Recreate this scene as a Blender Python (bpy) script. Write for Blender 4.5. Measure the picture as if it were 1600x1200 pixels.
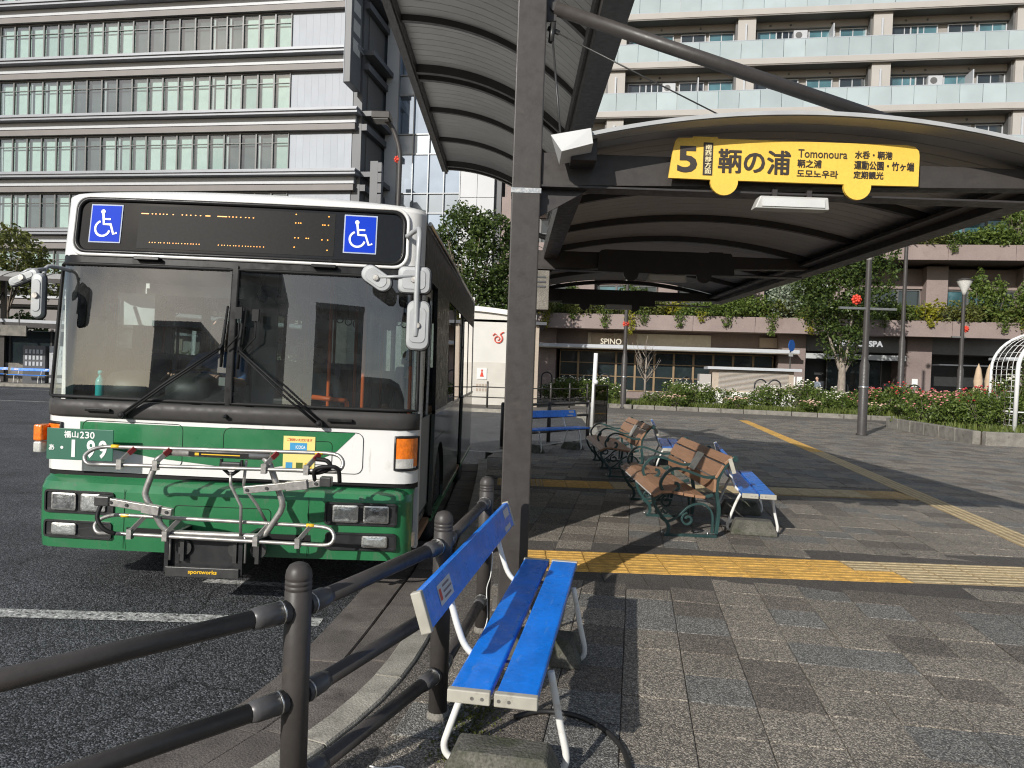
import bpy, bmesh, math, random
from mathutils import Vector, Matrix, noise
for o in list(bpy.data.objects): bpy.data.objects.remove(o)
scene = bpy.context.scene
col = scene.collection
R = math.radians
PI = math.pi

# ------------------------------------------------------------------ camera
F_PX, CAM_Z, PITCH, ROLL = 1150.0, 1.47, R(-1.1), R(2.0)
cam_d = bpy.data.cameras.new('camera'); cam = bpy.data.objects.new('camera', cam_d); col.objects.link(cam)
cam_d.sensor_width = 36.0; cam_d.lens = 36.0*F_PX/1600.0
cam_d.clip_start = 0.05; cam_d.clip_end = 2000
_f = Vector((0, math.cos(PITCH), math.sin(PITCH))); _u0 = Vector((1, 0, 0)).cross(_f)
_r = Vector((1, 0, 0))*math.cos(ROLL) + _u0*math.sin(ROLL)
_u = _u0*math.cos(ROLL) - Vector((1, 0, 0))*math.sin(ROLL)
cam.matrix_world = Matrix(((_r.x, _u.x, -_f.x, 0), (_r.y, _u.y, -_f.y, 0), (_r.z, _u.z, -_f.z, CAM_Z), (0, 0, 0, 1)))
scene.camera = cam

# ------------------------------------------------------------------ sky, sun, exposure
SUN_AZ, SUN_EL = R(33.0), R(26.0)          # shadows run 33 degrees to the right of straight ahead
world = bpy.data.worlds.new('World'); scene.world = world; world.use_nodes = True
nt = world.node_tree; nt.nodes.clear()
sky = nt.nodes.new('ShaderNodeTexSky'); sky.sky_type = 'NISHITA'; sky.sun_disc = False
sky.sun_elevation = SUN_EL; sky.sun_rotation = PI + SUN_AZ
sky.air_density = 1.0; sky.dust_density = 1.0
tc = nt.nodes.new('ShaderNodeTexCoord')
nz = nt.nodes.new('ShaderNodeTexNoise'); nz.inputs['Scale'].default_value = 2.2; nz.inputs['Detail'].default_value = 9; nz.inputs['Roughness'].default_value = .58; nz.inputs['Distortion'].default_value = .6
mp = nt.nodes.new('ShaderNodeMapping'); mp.inputs['Scale'].default_value = (1, 1, 2.6)
rp = nt.nodes.new('ShaderNodeValToRGB'); rp.color_ramp.elements[0].position = .47; rp.color_ramp.elements[1].position = .72
mx = nt.nodes.new('ShaderNodeMixRGB'); mx.inputs['Color2'].default_value = (8.5, 8.7, 9.0, 1)
bg = nt.nodes.new('ShaderNodeBackground'); bg.inputs['Strength'].default_value = .105
ow = nt.nodes.new('ShaderNodeOutputWorld')
L = nt.links.new
L(tc.outputs['Generated'], mp.inputs['Vector']); L(mp.outputs['Vector'], nz.inputs['Vector']); L(nz.outputs['Fac'], rp.inputs['Fac'])
L(rp.outputs['Color'], mx.inputs['Fac']); L(sky.outputs['Color'], mx.inputs['Color1']); L(mx.outputs['Color'], bg.inputs['Color']); L(bg.outputs['Background'], ow.inputs['Surface'])
sun_d = bpy.data.lights.new('sun', 'SUN'); sun_d.energy = 4.6; sun_d.angle = R(.53); sun_d.color = (1, .965, .91)
sun = bpy.data.objects.new('sun', sun_d); col.objects.link(sun)
sdir = Vector((math.sin(SUN_AZ)*math.cos(SUN_EL), math.cos(SUN_AZ)*math.cos(SUN_EL), -math.sin(SUN_EL)))
sun.rotation_euler = sdir.to_track_quat('-Z', 'Y').to_euler(); sun.location = (-20, -30, 30)
scene.view_settings.view_transform = 'Standard'; scene.view_settings.look = 'None'
scene.view_settings.exposure = 0.0; scene.view_settings.gamma = 1.0
scene.render.engine = 'CYCLES'
scene.cycles.use_denoising = True
scene.cycles.max_bounces = 8; scene.cycles.transparent_max_bounces = 16; scene.cycles.glossy_bounces = 4; scene.cycles.transmission_bounces = 6
scene.cycles.caustics_reflective = False; scene.cycles.caustics_refractive = False
scene.cycles.sample_clamp_indirect = 6.0
scene.cycles.pixel_filter_type = 'BLACKMAN_HARRIS'; scene.cycles.filter_width = 1.15

# ------------------------------------------------------------------ materials
MATS = {}
def _tree(name):
    m = bpy.data.materials.new(name); m.use_nodes = True
    t = m.node_tree; t.nodes.clear()
    o = t.nodes.new('ShaderNodeOutputMaterial'); p = t.nodes.new('ShaderNodeBsdfPrincipled')
    t.links.new(p.outputs[0], o.inputs[0]); MATS[name] = m
    return m, t, p, o
def mat(name, c, rough=.5, metal=0, var=.12, scale=6.0, fine=0.0, fscale=60, bump=0.0, bscale=80, coat=0, spec=.5, rvar=0.0, dirt=None, dscale=2.5, dth=.55, emit=0, perobj=0, stretch=(1, 1, 1), d2=None):
    """colour with soft blotches, fine grain, optional dirt patches and relief, all in the object's own space"""
    m, t, p, o = _tree(name); N = t.nodes.new; K = t.links.new
    tc = N('ShaderNodeTexCoord'); mp = N('ShaderNodeMapping'); mp.inputs['Scale'].default_value = stretch
    oi = N('ShaderNodeObjectInfo'); ad = N('ShaderNodeVectorMath'); ad.operation = 'ADD'
    sc_ = N('ShaderNodeVectorMath'); sc_.operation = 'SCALE'; sc_.inputs['Scale'].default_value = 17.0
    cb = N('ShaderNodeCombineXYZ'); K(oi.outputs['Random'], cb.inputs[0]); K(oi.outputs['Random'], cb.inputs[1]); K(cb.outputs[0], sc_.inputs[0])
    K(tc.outputs['Object'], ad.inputs[0]); K(sc_.outputs[0], ad.inputs[1]); K(ad.outputs[0], mp.inputs['Vector'])
    n1 = N('ShaderNodeTexNoise'); n1.inputs['Scale'].default_value = scale; n1.inputs['Detail'].default_value = 4
    K(mp.outputs[0], n1.inputs['Vector'])
    mr = N('ShaderNodeMapRange'); mr.inputs['From Min'].default_value = .3; mr.inputs['From Max'].default_value = .7
    mr.inputs['To Min'].default_value = 1-var; mr.inputs['To Max'].default_value = 1+var
    K(n1.outputs['Fac'], mr.inputs['Value'])
    fac = mr.outputs[0]
    if fine:
        n2 = N('ShaderNodeTexNoise'); n2.inputs['Scale'].default_value = fscale; n2.inputs['Detail'].default_value = 2
        K(mp.outputs[0], n2.inputs['Vector'])
        m2 = N('ShaderNodeMapRange'); m2.inputs['From Min'].default_value = .3; m2.inputs['From Max'].default_value = .7
        m2.inputs['To Min'].default_value = 1-fine; m2.inputs['To Max'].default_value = 1+fine
        K(n2.outputs['Fac'], m2.inputs['Value'])
        mu = N('ShaderNodeMath'); mu.operation = 'MULTIPLY'; K(fac, mu.inputs[0]); K(m2.outputs[0], mu.inputs[1]); fac = mu.outputs[0]
    if perobj:
        m3 = N('ShaderNodeMapRange'); m3.inputs['To Min'].default_value = 1-perobj; m3.inputs['To Max'].default_value = 1+perobj
        K(oi.outputs['Random'], m3.inputs['Value'])
        mu = N('ShaderNodeMath'); mu.operation = 'MULTIPLY'; K(fac, mu.inputs[0]); K(m3.outputs[0], mu.inputs[1]); fac = mu.outputs[0]
    sv = N('ShaderNodeVectorMath'); sv.operation = 'SCALE'; sv.inputs[0].default_value = c[:3]; K(fac, sv.inputs['Scale'])
    cout = sv.outputs[0]
    if dirt:
        n4 = N('ShaderNodeTexNoise'); n4.inputs['Scale'].default_value = dscale; n4.inputs['Detail'].default_value = 6; n4.inputs['Roughness'].default_value = .65
        K(mp.outputs[0], n4.inputs['Vector'])
        r4 = N('ShaderNodeMapRange'); r4.inputs['From Min'].default_value = dth; r4.inputs['From Max'].default_value = dth+.16
        K(n4.outputs['Fac'], r4.inputs['Value'])
        mxx = N('ShaderNodeMixRGB'); mxx.inputs['Color2'].default_value = tuple(dirt)+(1,)
        K(r4.outputs[0], mxx.inputs['Fac']); K(cout, mxx.inputs['Color1']); cout = mxx.outputs[0]
    if d2:
        (c2, s2, th2, st2) = d2
        mp2 = N('ShaderNodeMapping'); mp2.inputs['Scale'].default_value = st2; K(ad.outputs[0], mp2.inputs['Vector'])
        n6 = N('ShaderNodeTexNoise'); n6.inputs['Scale'].default_value = s2; n6.inputs['Detail'].default_value = 8; n6.inputs['Roughness'].default_value = .72; K(mp2.outputs[0], n6.inputs['Vector'])
        r6 = N('ShaderNodeMapRange'); r6.inputs['From Min'].default_value = th2; r6.inputs['From Max'].default_value = th2+.09; r6.inputs['To Max'].default_value = .85; K(n6.outputs['Fac'], r6.inputs['Value'])
        mx6 = N('ShaderNodeMixRGB'); mx6.inputs['Color2'].default_value = tuple(c2)+(1,); K(r6.outputs[0], mx6.inputs['Fac']); K(cout, mx6.inputs['Color1']); cout = mx6.outputs[0]
    K(cout, p.inputs['Base Color'])
    p.inputs['Roughness'].default_value = rough; p.inputs['Metallic'].default_value = metal
    p.inputs['Specular IOR Level'].default_value = spec
    if rvar:
        m5 = N('ShaderNodeMapRange'); m5.inputs['From Min'].default_value = .3; m5.inputs['From Max'].default_value = .7
        m5.inputs['To Min'].default_value = max(0, rough-rvar); m5.inputs['To Max'].default_value = min(1, rough+rvar)
        n5 = N('ShaderNodeTexNoise'); n5.inputs['Scale'].default_value = scale*2.3; n5.inputs['Detail'].default_value = 5
        K(mp.outputs[0], n5.inputs['Vector']); K(n5.outputs['Fac'], m5.inputs['Value']); K(m5.outputs[0], p.inputs['Roughness'])
    if coat: p.inputs['Coat Weight'].default_value = coat; p.inputs['Coat Roughness'].default_value = .08
    if bump:
        n3 = N('ShaderNodeTexNoise'); n3.inputs['Scale'].default_value = bscale; n3.inputs['Detail'].default_value = 3
        K(mp.outputs[0], n3.inputs['Vector'])
        b = N('ShaderNodeBump'); b.inputs['Strength'].default_value = bump; b.inputs['Distance'].default_value = .01
        K(n3.outputs['Fac'], b.inputs['Height']); K(b.outputs[0], p.inputs['Normal'])
    if emit:
        p.inputs['Emission Color'].default_value = tuple(c[:3])+(1,); p.inputs['Emission Strength'].default_value = emit
    return m
def stone_mat(name, c, scale=170, lo=.45, hi=2.1, rough=.85, bump=.6, blotch=.2, per=0.0, spark=0.0, bl_scale=1.3, stain=0.0, worn=None, crack=False):
    """aggregate: every little stone has its own tone (asphalt, exposed-aggregate paving)"""
    m, t, p, o = _tree(name); N = t.nodes.new; K = t.links.new
    tc = N('ShaderNodeTexCoord'); geo = N('ShaderNodeNewGeometry')
    v = N('ShaderNodeTexVoronoi'); v.inputs['Scale'].default_value = scale; K(geo.outputs['Position'], v.inputs['Vector'])
    sp = N('ShaderNodeSeparateColor'); K(v.outputs['Color'], sp.inputs[0])
    pw = N('ShaderNodeMath'); pw.operation = 'POWER'; pw.inputs[1].default_value = 2.2; K(sp.outputs[0], pw.inputs[0])
    mr = N('ShaderNodeMapRange'); mr.inputs['To Min'].default_value = lo; mr.inputs['To Max'].default_value = hi; K(pw.outputs[0], mr.inputs['Value'])
    n = N('ShaderNodeTexNoise'); n.inputs['Scale'].default_value = bl_scale; n.inputs['Detail'].default_value = 6; K(geo.outputs['Position'], n.inputs['Vector'])
    m2 = N('ShaderNodeMapRange'); m2.inputs['From Min'].default_value = .3; m2.inputs['From Max'].default_value = .7; m2.inputs['To Min'].default_value = 1-blotch; m2.inputs['To Max'].default_value = 1+blotch
    K(n.outputs['Fac'], m2.inputs['Value'])
    mu = N('ShaderNodeMath'); mu.operation = 'MULTIPLY'; K(mr.outputs[0], mu.inputs[0]); K(m2.outputs[0], mu.inputs[1]); fac = mu.outputs[0]
    if per:
        oi = N('ShaderNodeObjectInfo'); m3 = N('ShaderNodeMapRange'); m3.inputs['To Min'].default_value = 1-per; m3.inputs['To Max'].default_value = 1+per
        K(oi.outputs['Random'], m3.inputs['Value']); mu2 = N('ShaderNodeMath'); mu2.operation = 'MULTIPLY'; K(fac, mu2.inputs[0]); K(m3.outputs[0], mu2.inputs[1]); fac = mu2.outputs[0]
    if stain:
        for (kind, sc_, a, b, dk) in (('n', .55, .52, .72, 1-stain), ('n', 3.1, .60, .72, 1-stain*.8), ('v', 2.1, .034, .022, 1-stain*1.4)):
            if kind == 'n':
                q = N('ShaderNodeTexNoise'); q.inputs['Scale'].default_value = sc_; q.inputs['Detail'].default_value = 7; q.inputs['Roughness'].default_value = .7; q.inputs['Distortion'].default_value = .8; out = q.outputs['Fac']
            else:
                q = N('ShaderNodeTexVoronoi'); q.inputs['Scale'].default_value = sc_; out = q.outputs['Distance']
            K(geo.outputs['Position'], q.inputs['Vector'])
            mm_ = N('ShaderNodeMapRange'); mm_.inputs['From Min'].default_value = a; mm_.inputs['From Max'].default_value = b; mm_.inputs['To Min'].default_value = 1.0; mm_.inputs['To Max'].default_value = max(0, dk); K(out, mm_.inputs['Value'])
            mu3 = N('ShaderNodeMath'); mu3.operation = 'MULTIPLY'; K(fac, mu3.inputs[0]); K(mm_.outputs[0], mu3.inputs[1]); fac = mu3.outputs[0]
    sv = N('ShaderNodeVectorMath'); sv.operation = 'SCALE'; sv.inputs[0].default_value = c[:3]; K(fac, sv.inputs['Scale'])
    cout = sv.outputs[0]
    if crack:
        wn = N('ShaderNodeTexNoise'); wn.inputs['Scale'].default_value = 1.7; wn.inputs['Detail'].default_value = 5; K(geo.outputs['Position'], wn.inputs['Vector'])
        wm = N('ShaderNodeMixRGB'); wm.blend_type = 'ADD'; wm.inputs['Fac'].default_value = .55; K(geo.outputs['Position'], wm.inputs['Color1']); K(wn.outputs['Color'], wm.inputs['Color2'])
        ce = N('ShaderNodeTexVoronoi'); ce.feature = 'DISTANCE_TO_EDGE'; ce.inputs['Scale'].default_value = .42; K(wm.outputs[0], ce.inputs['Vector'])
        cm = N('ShaderNodeMapRange'); cm.inputs['From Min'].default_value = .001; cm.inputs['From Max'].default_value = .0045; cm.inputs['To Min'].default_value = .25; K(ce.outputs['Distance'], cm.inputs['Value'])
        cs = N('ShaderNodeVectorMath'); cs.operation = 'SCALE'; K(cout, cs.inputs[0]); K(cm.outputs[0], cs.inputs['Scale']); cout = cs.outputs[0]
    if worn:
        q = N('ShaderNodeTexNoise'); q.inputs['Scale'].default_value = 26; q.inputs['Detail'].default_value = 8; q.inputs['Roughness'].default_value = .8; K(geo.outputs['Position'], q.inputs['Vector'])
        mm_ = N('ShaderNodeMapRange'); mm_.inputs['From Min'].default_value = .51; mm_.inputs['From Max'].default_value = .57; K(q.outputs['Fac'], mm_.inputs['Value'])
        mxw = N('ShaderNodeMixRGB'); mxw.inputs['Color2'].default_value = tuple(worn)+(1,); K(mm_.outputs[0], mxw.inputs['Fac']); K(cout, mxw.inputs['Color1']); cout = mxw.outputs[0]
    K(cout, p.inputs['Base Color']); p.inputs['Roughness'].default_value = rough
    if spark:
        gr = N('ShaderNodeMath'); gr.operation = 'GREATER_THAN'; gr.inputs[1].default_value = 1-spark; K(sp.outputs[1], gr.inputs[0])
        mm = N('ShaderNodeMapRange'); mm.inputs['To Min'].default_value = rough; mm.inputs['To Max'].default_value = .28; K(gr.outputs[0], mm.inputs['Value']); K(mm.outputs[0], p.inputs['Roughness'])
    b = N('ShaderNodeBump'); b.inputs['Strength'].default_value = bump; b.inputs['Distance'].default_value = .006; b.invert = True
    K(v.outputs['Distance'], b.inputs['Height']); K(b.outputs[0], p.inputs['Normal'])
    return m
def glass_mat(name, tint=(.8, .88, .86), ior=1.5, rough=0.0, boost=1.0):
    """thin pane: transparent by facing, mirror by Fresnel"""
    m = bpy.data.materials.new(name); m.use_nodes = True; t = m.node_tree; t.nodes.clear(); MATS[name] = m
    N = t.nodes.new; K = t.links.new
    o = N('ShaderNodeOutputMaterial'); mx = N('ShaderNodeMixShader'); tr = N('ShaderNodeBsdfTransparent'); gl = N('ShaderNodeBsdfGlossy')
    fr = N('ShaderNodeFresnel'); fr.inputs['IOR'].default_value = ior
    mu = N('ShaderNodeMath'); mu.operation = 'MULTIPLY'; mu.use_clamp = True; mu.inputs[1].default_value = boost
    tr.inputs['Color'].default_value = tint+(1,); gl.inputs['Roughness'].default_value = rough; gl.inputs['Color'].default_value = (1, 1, 1, 1)
    K(fr.outputs[0], mu.inputs[0]); K(mu.outputs[0], mx.inputs[0]); K(tr.outputs[0], mx.inputs[1]); K(gl.outputs[0], mx.inputs[2]); K(mx.outputs[0], o.inputs[0])
    return m
def dusty(name, amount=.07, col_=(.55, .55, .53)):
    t = MATS[name].node_tree; N = t.nodes.new; K = t.links.new; o = [n for n in t.nodes if n.type == 'OUTPUT_MATERIAL'][0]; src = o.inputs[0].links[0].from_socket
    tc = N('ShaderNodeTexCoord'); n = N('ShaderNodeTexNoise'); n.inputs['Scale'].default_value = 2.2; n.inputs['Detail'].default_value = 9; n.inputs['Roughness'].default_value = .7; n.inputs['Distortion'].default_value = 1.2
    K(tc.outputs['Object'], n.inputs['Vector']); r = N('ShaderNodeMapRange'); r.inputs['From Min'].default_value = .32; r.inputs['From Max'].default_value = .75; r.inputs['To Max'].default_value = amount*2.2; r.inputs['To Min'].default_value = amount*.25
    K(n.outputs['Fac'], r.inputs['Value']); d = N('ShaderNodeBsdfDiffuse'); d.inputs['Color'].default_value = col_+(1,); m = N('ShaderNodeMixShader'); K(r.outputs[0], m.inputs[0]); K(src, m.inputs[1]); K(d.outputs[0], m.inputs[2]); K(m.outputs[0], o.inputs[0])
def leaf_mat(name, c, c2, rough=.5, trans=.35):
    m, t, p, o = _tree(name); N = t.nodes.new; K = t.links.new
    oi = N('ShaderNodeNewGeometry')
    mx = N('ShaderNodeMixRGB'); mx.inputs['Color1'].default_value = tuple(c)+(1,); mx.inputs['Color2'].default_value = tuple(c2)+(1,)
    K(oi.outputs['Random Per Island'], mx.inputs['Fac']); K(mx.outputs[0], p.inputs['Base Color']); p.inputs['Roughness'].default_value = rough
    tl = N('ShaderNodeBsdfTranslucent'); ms = N('ShaderNodeMixShader'); ms.inputs[0].default_value = trans
    K(mx.outputs[0], tl.inputs['Color']); K(p.outputs[0], ms.inputs[1]); K(tl.outputs[0], ms.inputs[2]); K(ms.outputs[0], o.inputs[0])
    return m
M = MATS
# ground
stone_mat('asphalt', (.030, .031, .033), scale=115, lo=.25, hi=5.5, rough=.7, bump=1.0, blotch=.3, spark=.12, stain=.5, crack=True)
stone_mat('asphalt_worn', (.075, .077, .08), scale=105, lo=.5, hi=2.2, rough=.8, bump=.6, blotch=.2)
stone_mat('paint_white', (.56, .56, .53), scale=70, lo=.55, hi=1.2, rough=.8, bump=.5, blotch=.25, bl_scale=9, worn=(.055, .055, .055))
stone_mat('tile_beige', (.200, .176, .144), scale=170, stain=.16, lo=.45, hi=2.4, bump=.7, blotch=.14, per=.10, spark=.05)
stone_mat('tile_blue', (.156, .150, .136), scale=170, stain=.16, lo=.45, hi=2.4, bump=.7, blotch=.14, per=.10, spark=.05)
stone_mat('tile_brown', (.140, .121, .100), scale=170, stain=.16, lo=.45, hi=2.3, bump=.7, blotch=.14, per=.12, spark=.04)
stone_mat('tile_border', (.088, .078, .068), scale=210, stain=.16, lo=.5, hi=2.0, bump=.6, blotch=.14, per=.08)
stone_mat('joint', (.035, .032, .028), scale=120, lo=.6, hi=1.5, bump=.3)
stone_mat('plaza_far', (.122, .108, .092), scale=150, lo=.5, hi=2.1, bump=.5, blotch=.2, bl_scale=.6, stain=.2)
mat('tactile_yellow', (.56, .325, .075), .75, var=.25, scale=14, fine=.25, fscale=150, bump=.3, dirt=(.36, .22, .08), dscale=9, dth=.54, perobj=.12)
mat('tactile_pale', (.34, .25, .13), .8, var=.2, scale=14, fine=.3, fscale=150, bump=.3, perobj=.12)
mat('tactile_bar', (.46, .37, .22), .75, var=.2, scale=20, fine=.25, fscale=150, bump=.2)
mat('concrete', (.20, .185, .16), .9, var=.25, scale=5, fine=.3, fscale=120, bump=.5, bscale=90, dirt=(.09, .08, .06), dscale=4, dth=.56, perobj=.1)
mat('gutter', (.125, .108, .095), .9, var=.25, scale=5, fine=.3, fscale=140, bump=.5, bscale=110, dirt=(.06, .05, .045), dscale=3, dth=.55, perobj=.1)
mat('kerb', (.30, .28, .235), .88, var=.25, scale=6, fine=.25, fscale=140, bump=.4, bscale=100, dirt=(.13, .12, .10), dscale=4, dth=.56, perobj=.1)
mat('block_concrete', (.105, .10, .082), .95, var=.35, scale=9, fine=.35, fscale=110, bump=.7, bscale=80, dirt=(.05, .055, .03), dscale=6, dth=.5)
leaf_mat('moss', (.035, .05, .008), (.10, .11, .02), .9, .1)
# metal and paint
mat('brown_paint', (.052, .046, .042), .45, var=.1, scale=9, fine=.06, bump=.03, rvar=.1, spec=.4, dirt=(.085, .072, .06), dscale=6, dth=.62, d2=((.12, .075, .045), 14, .70, (1, 1, .6)))
mat('brown_dark', (.040, .036, .034), .45, var=.1, scale=9, rvar=.1)
mat('grey_sleeve', (.075, .072, .072), .35, var=.1, scale=12)
mat('silver_trim', (.62, .61, .58), .32, 1, var=.12, scale=30, rvar=.1)
mat('white_pipe', (.74, .73, .69), .38, var=.06, scale=14, dirt=(.45, .40, .32), dscale=11, dth=.62, d2=((.25, .13, .06), 16, .69, (1, 1, 1)))
mat('bench_blue', (.004, .205, .80), .33, var=.16, scale=5, fine=.08, fscale=35, bump=.10, bscale=45, rvar=.15, dirt=(.05, .28, .82), dscale=55, dth=.63, coat=.2, d2=((.13, .30, .66), 7, .60, (6, .5, 6)))
mat('bench_edge', (.06, .22, .62), .5, var=.2, scale=30)
mat('cap_grey', (.40, .38, .32), .6, var=.12, scale=15, dirt=(.25, .23, .19), dscale=10, dth=.6)
mat('sticker_white', (.55, .56, .58), .35, var=.06)
mat('sticker_mark', (.16, .12, .14), .5)
mat('iron_green', (.020, .052, .050), .38, var=.25, scale=9, bump=.12, bscale=90, rvar=.1)
mat('wood_plastic', (.30, .165, .095), .55, var=.14, scale=4, fine=.14, fscale=30, stretch=(18, 1, 18), bump=.1, bscale=20)
mat('plaque', (.55, .54, .50), .4, .6, var=.15, scale=20)
mat('steel', (.46, .44, .41), .36, 1, var=.15, scale=14, rvar=.12)
mat('roof_sheet', (.40, .39, .37), .5, var=.08, scale=3, dirt=(.34, .33, .31), dscale=2, dth=.6)
mat('sign_yellow', (.86, .56, .085), .5, var=.05, scale=5, fine=.05, dirt=(.70, .44, .06), dscale=5, dth=.62)
mat('sign_black', (.045, .035, .03), .5)
mat('led_board', (.012, .012, .011), .5, spec=.12, var=.2, scale=60)
mat('sign_cream', (.85, .74, .45), .5)
mat('lamp_white', (.62, .62, .60), .4, var=.06)
mat('lamp_body', (.5, .5, .47), .45, var=.1)
mat('light_grey', (.42, .43, .43), .5, var=.08)
mat('rubber', (.012, .012, .012), .6, spec=.25)
mat('black_plastic', (.016, .016, .017), .42, var=.15, rvar=.1)
mat('white_paint', (.78, .77, .74), .32, var=.04, scale=4, coat=.3, dirt=(.60, .56, .49), dscale=3, dth=.60, d2=((.52, .48, .41), 4, .62, (4, 4, .45)))
mat('bus_green', (.024, .165, .062), .32, var=.09, scale=3, coat=.35, dirt=(.060, .155, .085), dscale=4, dth=.58, rvar=.1, d2=((.10, .15, .10), 3.5, .58, (3, 3, .5)))
mat('bus_black', (.016, .016, .016), .32, spec=.2, var=.1, rvar=.1, dirt=(.05, .048, .045), dscale=5, dth=.62)
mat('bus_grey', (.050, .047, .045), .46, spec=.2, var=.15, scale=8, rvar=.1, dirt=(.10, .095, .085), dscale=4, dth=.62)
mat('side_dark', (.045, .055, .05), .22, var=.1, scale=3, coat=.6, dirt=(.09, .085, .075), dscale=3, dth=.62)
mat('plate_green', (.030, .135, .085), .45, var=.06)
mat('plate_white', (.85, .86, .82), .4, var=.02)
mat('wc_blue', (.006, .045, .52), .5, var=.05, spec=.08)
mat('wc_frame', (.45, .50, .62), .5, var=.04, spec=.08)
mat('led_panel', (.008, .008, .008), .06, var=.2, scale=40, spec=.4)
mat('led', (1.0, .36, .03), .4, emit=1.6)
mat('lens', (.60, .62, .60), .12, .75, var=.25, scale=40, bump=.35, bscale=45)
mat('lens_dark', (.30, .31, .31), .12, .8, var=.5, scale=28, bump=.6, bscale=36)
mat('amber', (.85, .20, .015), .2, var=.2, scale=30, bump=.3, bscale=70, coat=.6)
mat('clear_lens', (.55, .54, .50), .2, var=.2, scale=30, bump=.3, bscale=70, coat=.6)
mat('mirror_shell', (.40, .41, .41), .4, .1, var=.08, rvar=.1, dirt=(.5, .48, .42), dscale=9, dth=.6)
mat('rack_metal', (.40, .385, .36), .42, .65, var=.12, scale=20, rvar=.12, dirt=(.30, .28, .25), dscale=12, dth=.6)
mat('rack_dark', (.06, .06, .058), .4, .4, var=.2, scale=20)
mat('red_mark', (.22, .02, .02), .5)
mat('yellow_mark', (.80, .48, .02), .5)
mat('sticker_yellow', (.78, .66, .22), .5, var=.05)
mat('sticker_blue', (.05, .30, .55), .5)
mat('orange_grip', (.75, .14, .03), .45, var=.06)
mat('seat_fabric', (.035, .05, .11), .9, var=.25, scale=40)
mat('interior_grey', (.22, .225, .22), .6, var=.08)
mat('interior_dark', (.022, .024, .024), .5, var=.15)
mat('interior_green', (.20, .30, .26), .5, var=.06)
mat('tyre', (.016, .016, .016), .85, var=.15)
mat('bottle_teal', (.02, .38, .38), .25, var=.1)
glass_mat('screen_glass', (.78, .86, .83), 1.5, boost=2.7); dusty('screen_glass', .02)
glass_mat('side_glass', (.42, .47, .46), 1.5, boost=1.3)
glass_mat('thin_glass', (.86, .9, .88), 1.45)
# buildings
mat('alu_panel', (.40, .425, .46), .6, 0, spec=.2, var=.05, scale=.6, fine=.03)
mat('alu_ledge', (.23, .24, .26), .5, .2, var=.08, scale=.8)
mat('white_band', (.45, .465, .485), .5, var=.04)
mat('brown_band', (.165, .15, .142), .55, var=.08, scale=1)
mat('window_frame', (.11, .108, .105), .45, var=.1)
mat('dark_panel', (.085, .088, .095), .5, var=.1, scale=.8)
mat('blind', (.50, .60, .57), .8, var=.06, scale=2)
mat('blind_pale', (.66, .76, .72), .8, var=.06, scale=2)
mat('room_dark', (.10, .12, .125), .8, var=.3, scale=1)
glass_mat('office_glass', (.84, .94, .91), 1.55, boost=3.4)
mat('tower_glass', (.30, .37, .46), .03, .8, var=.12, scale=.5, spec=1.0, coat=1.0)
mat('spandrel', (.24, .27, .30), .22, .3, var=.08, scale=.5)
mat('mullion', (.20, .21, .22), .4, .5, var=.06)
mat('pale_panel', (.46, .47, .48), .45, var=.05, scale=.6)
mat('tile_wall', (.205, .160, .145), .7, var=.10, scale=1.2, fine=.10, fscale=14, bump=.1, bscale=20, dirt=(.15, .11, .098), dscale=.7, dth=.58)
mat('tile_ledge', (.25, .195, .176), .65, var=.08, scale=1.0, fine=.07, fscale=14, dirt=(.19, .14, .125), dscale=.7, dth=.6)
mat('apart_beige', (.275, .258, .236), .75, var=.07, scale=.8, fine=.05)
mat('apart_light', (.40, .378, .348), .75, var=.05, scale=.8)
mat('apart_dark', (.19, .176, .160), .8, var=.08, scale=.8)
mat('balcony_glass', (.38, .44, .44), .12, var=.10, scale=.5, perobj=.10, coat=.5, spec=.8)
mat('dark_glass', (.020, .028, .030), .05, var=.4, scale=.6, coat=.8)
mat('teal_glass', (.06, .14, .16), .06, var=.5, scale=.7, coat=.8)
mat('bronze_frame', (.26, .18, .10), .45, .3, var=.1)
mat('cream_fascia', (.60, .55, .45), .6, var=.08)
mat('louver', (.40, .33, .26), .6, var=.08)
mat('rest_cream', (.64, .62, .57), .7, var=.05, scale=1.5, dirt=(.55, .50, .41), dscale=1.5, dth=.62)
mat('rest_tile', (.56, .53, .47), .6, var=.06, scale=2)
mat('rest_trim', (.80, .78, .72), .5, var=.04)
mat('emblem_red', (.62, .06, .03), .5, var=.08)
mat('hoop_steel', (.03, .03, .032), .4, .3)
mat('parasol_cloth', (.50, .37, .25), .9, var=.1)
mat('blue_sign', (.02, .12, .45), .4)
mat('lit_letter', (.85, .86, .88), .5, emit=.55)
mat('white_enamel', (.72, .72, .70), .35, var=.03)
mat('bark', (.16, .13, .10), .9, var=.35, scale=5, fine=.3, fscale=30, bump=.8, bscale=14, stretch=(4, 4, 1))
mat('bark_pale', (.26, .22, .18), .9, var=.3, scale=5, bump=.6, bscale=14, stretch=(4, 4, 1))
mat('soil', (.055, .042, .03), .95, var=.3, scale=3, bump=.6, bscale=20)
leaf_mat('leaf_dark', (.032, .060, .014), (.105, .150, .032), .45)
leaf_mat('leaf_mid', (.06, .10, .018), (.17, .23, .045), .5)
leaf_mat('leaf_olive', (.08, .10, .025), (.20, .21, .055), .5)
leaf_mat('leaf_yellow', (.20, .22, .02), (.38, .34, .03), .5)
leaf_mat('leaf_silver', (.20, .25, .18), (.40, .45, .34), .6)
leaf_mat('grass', (.07, .11, .02), (.19, .22, .05), .6)
leaf_mat('rose_white', (.75, .72, .58), (.85, .82, .74), .6, .2)
leaf_mat('rose_pink', (.62, .16, .16), (.75, .36, .34), .6, .2)
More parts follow.
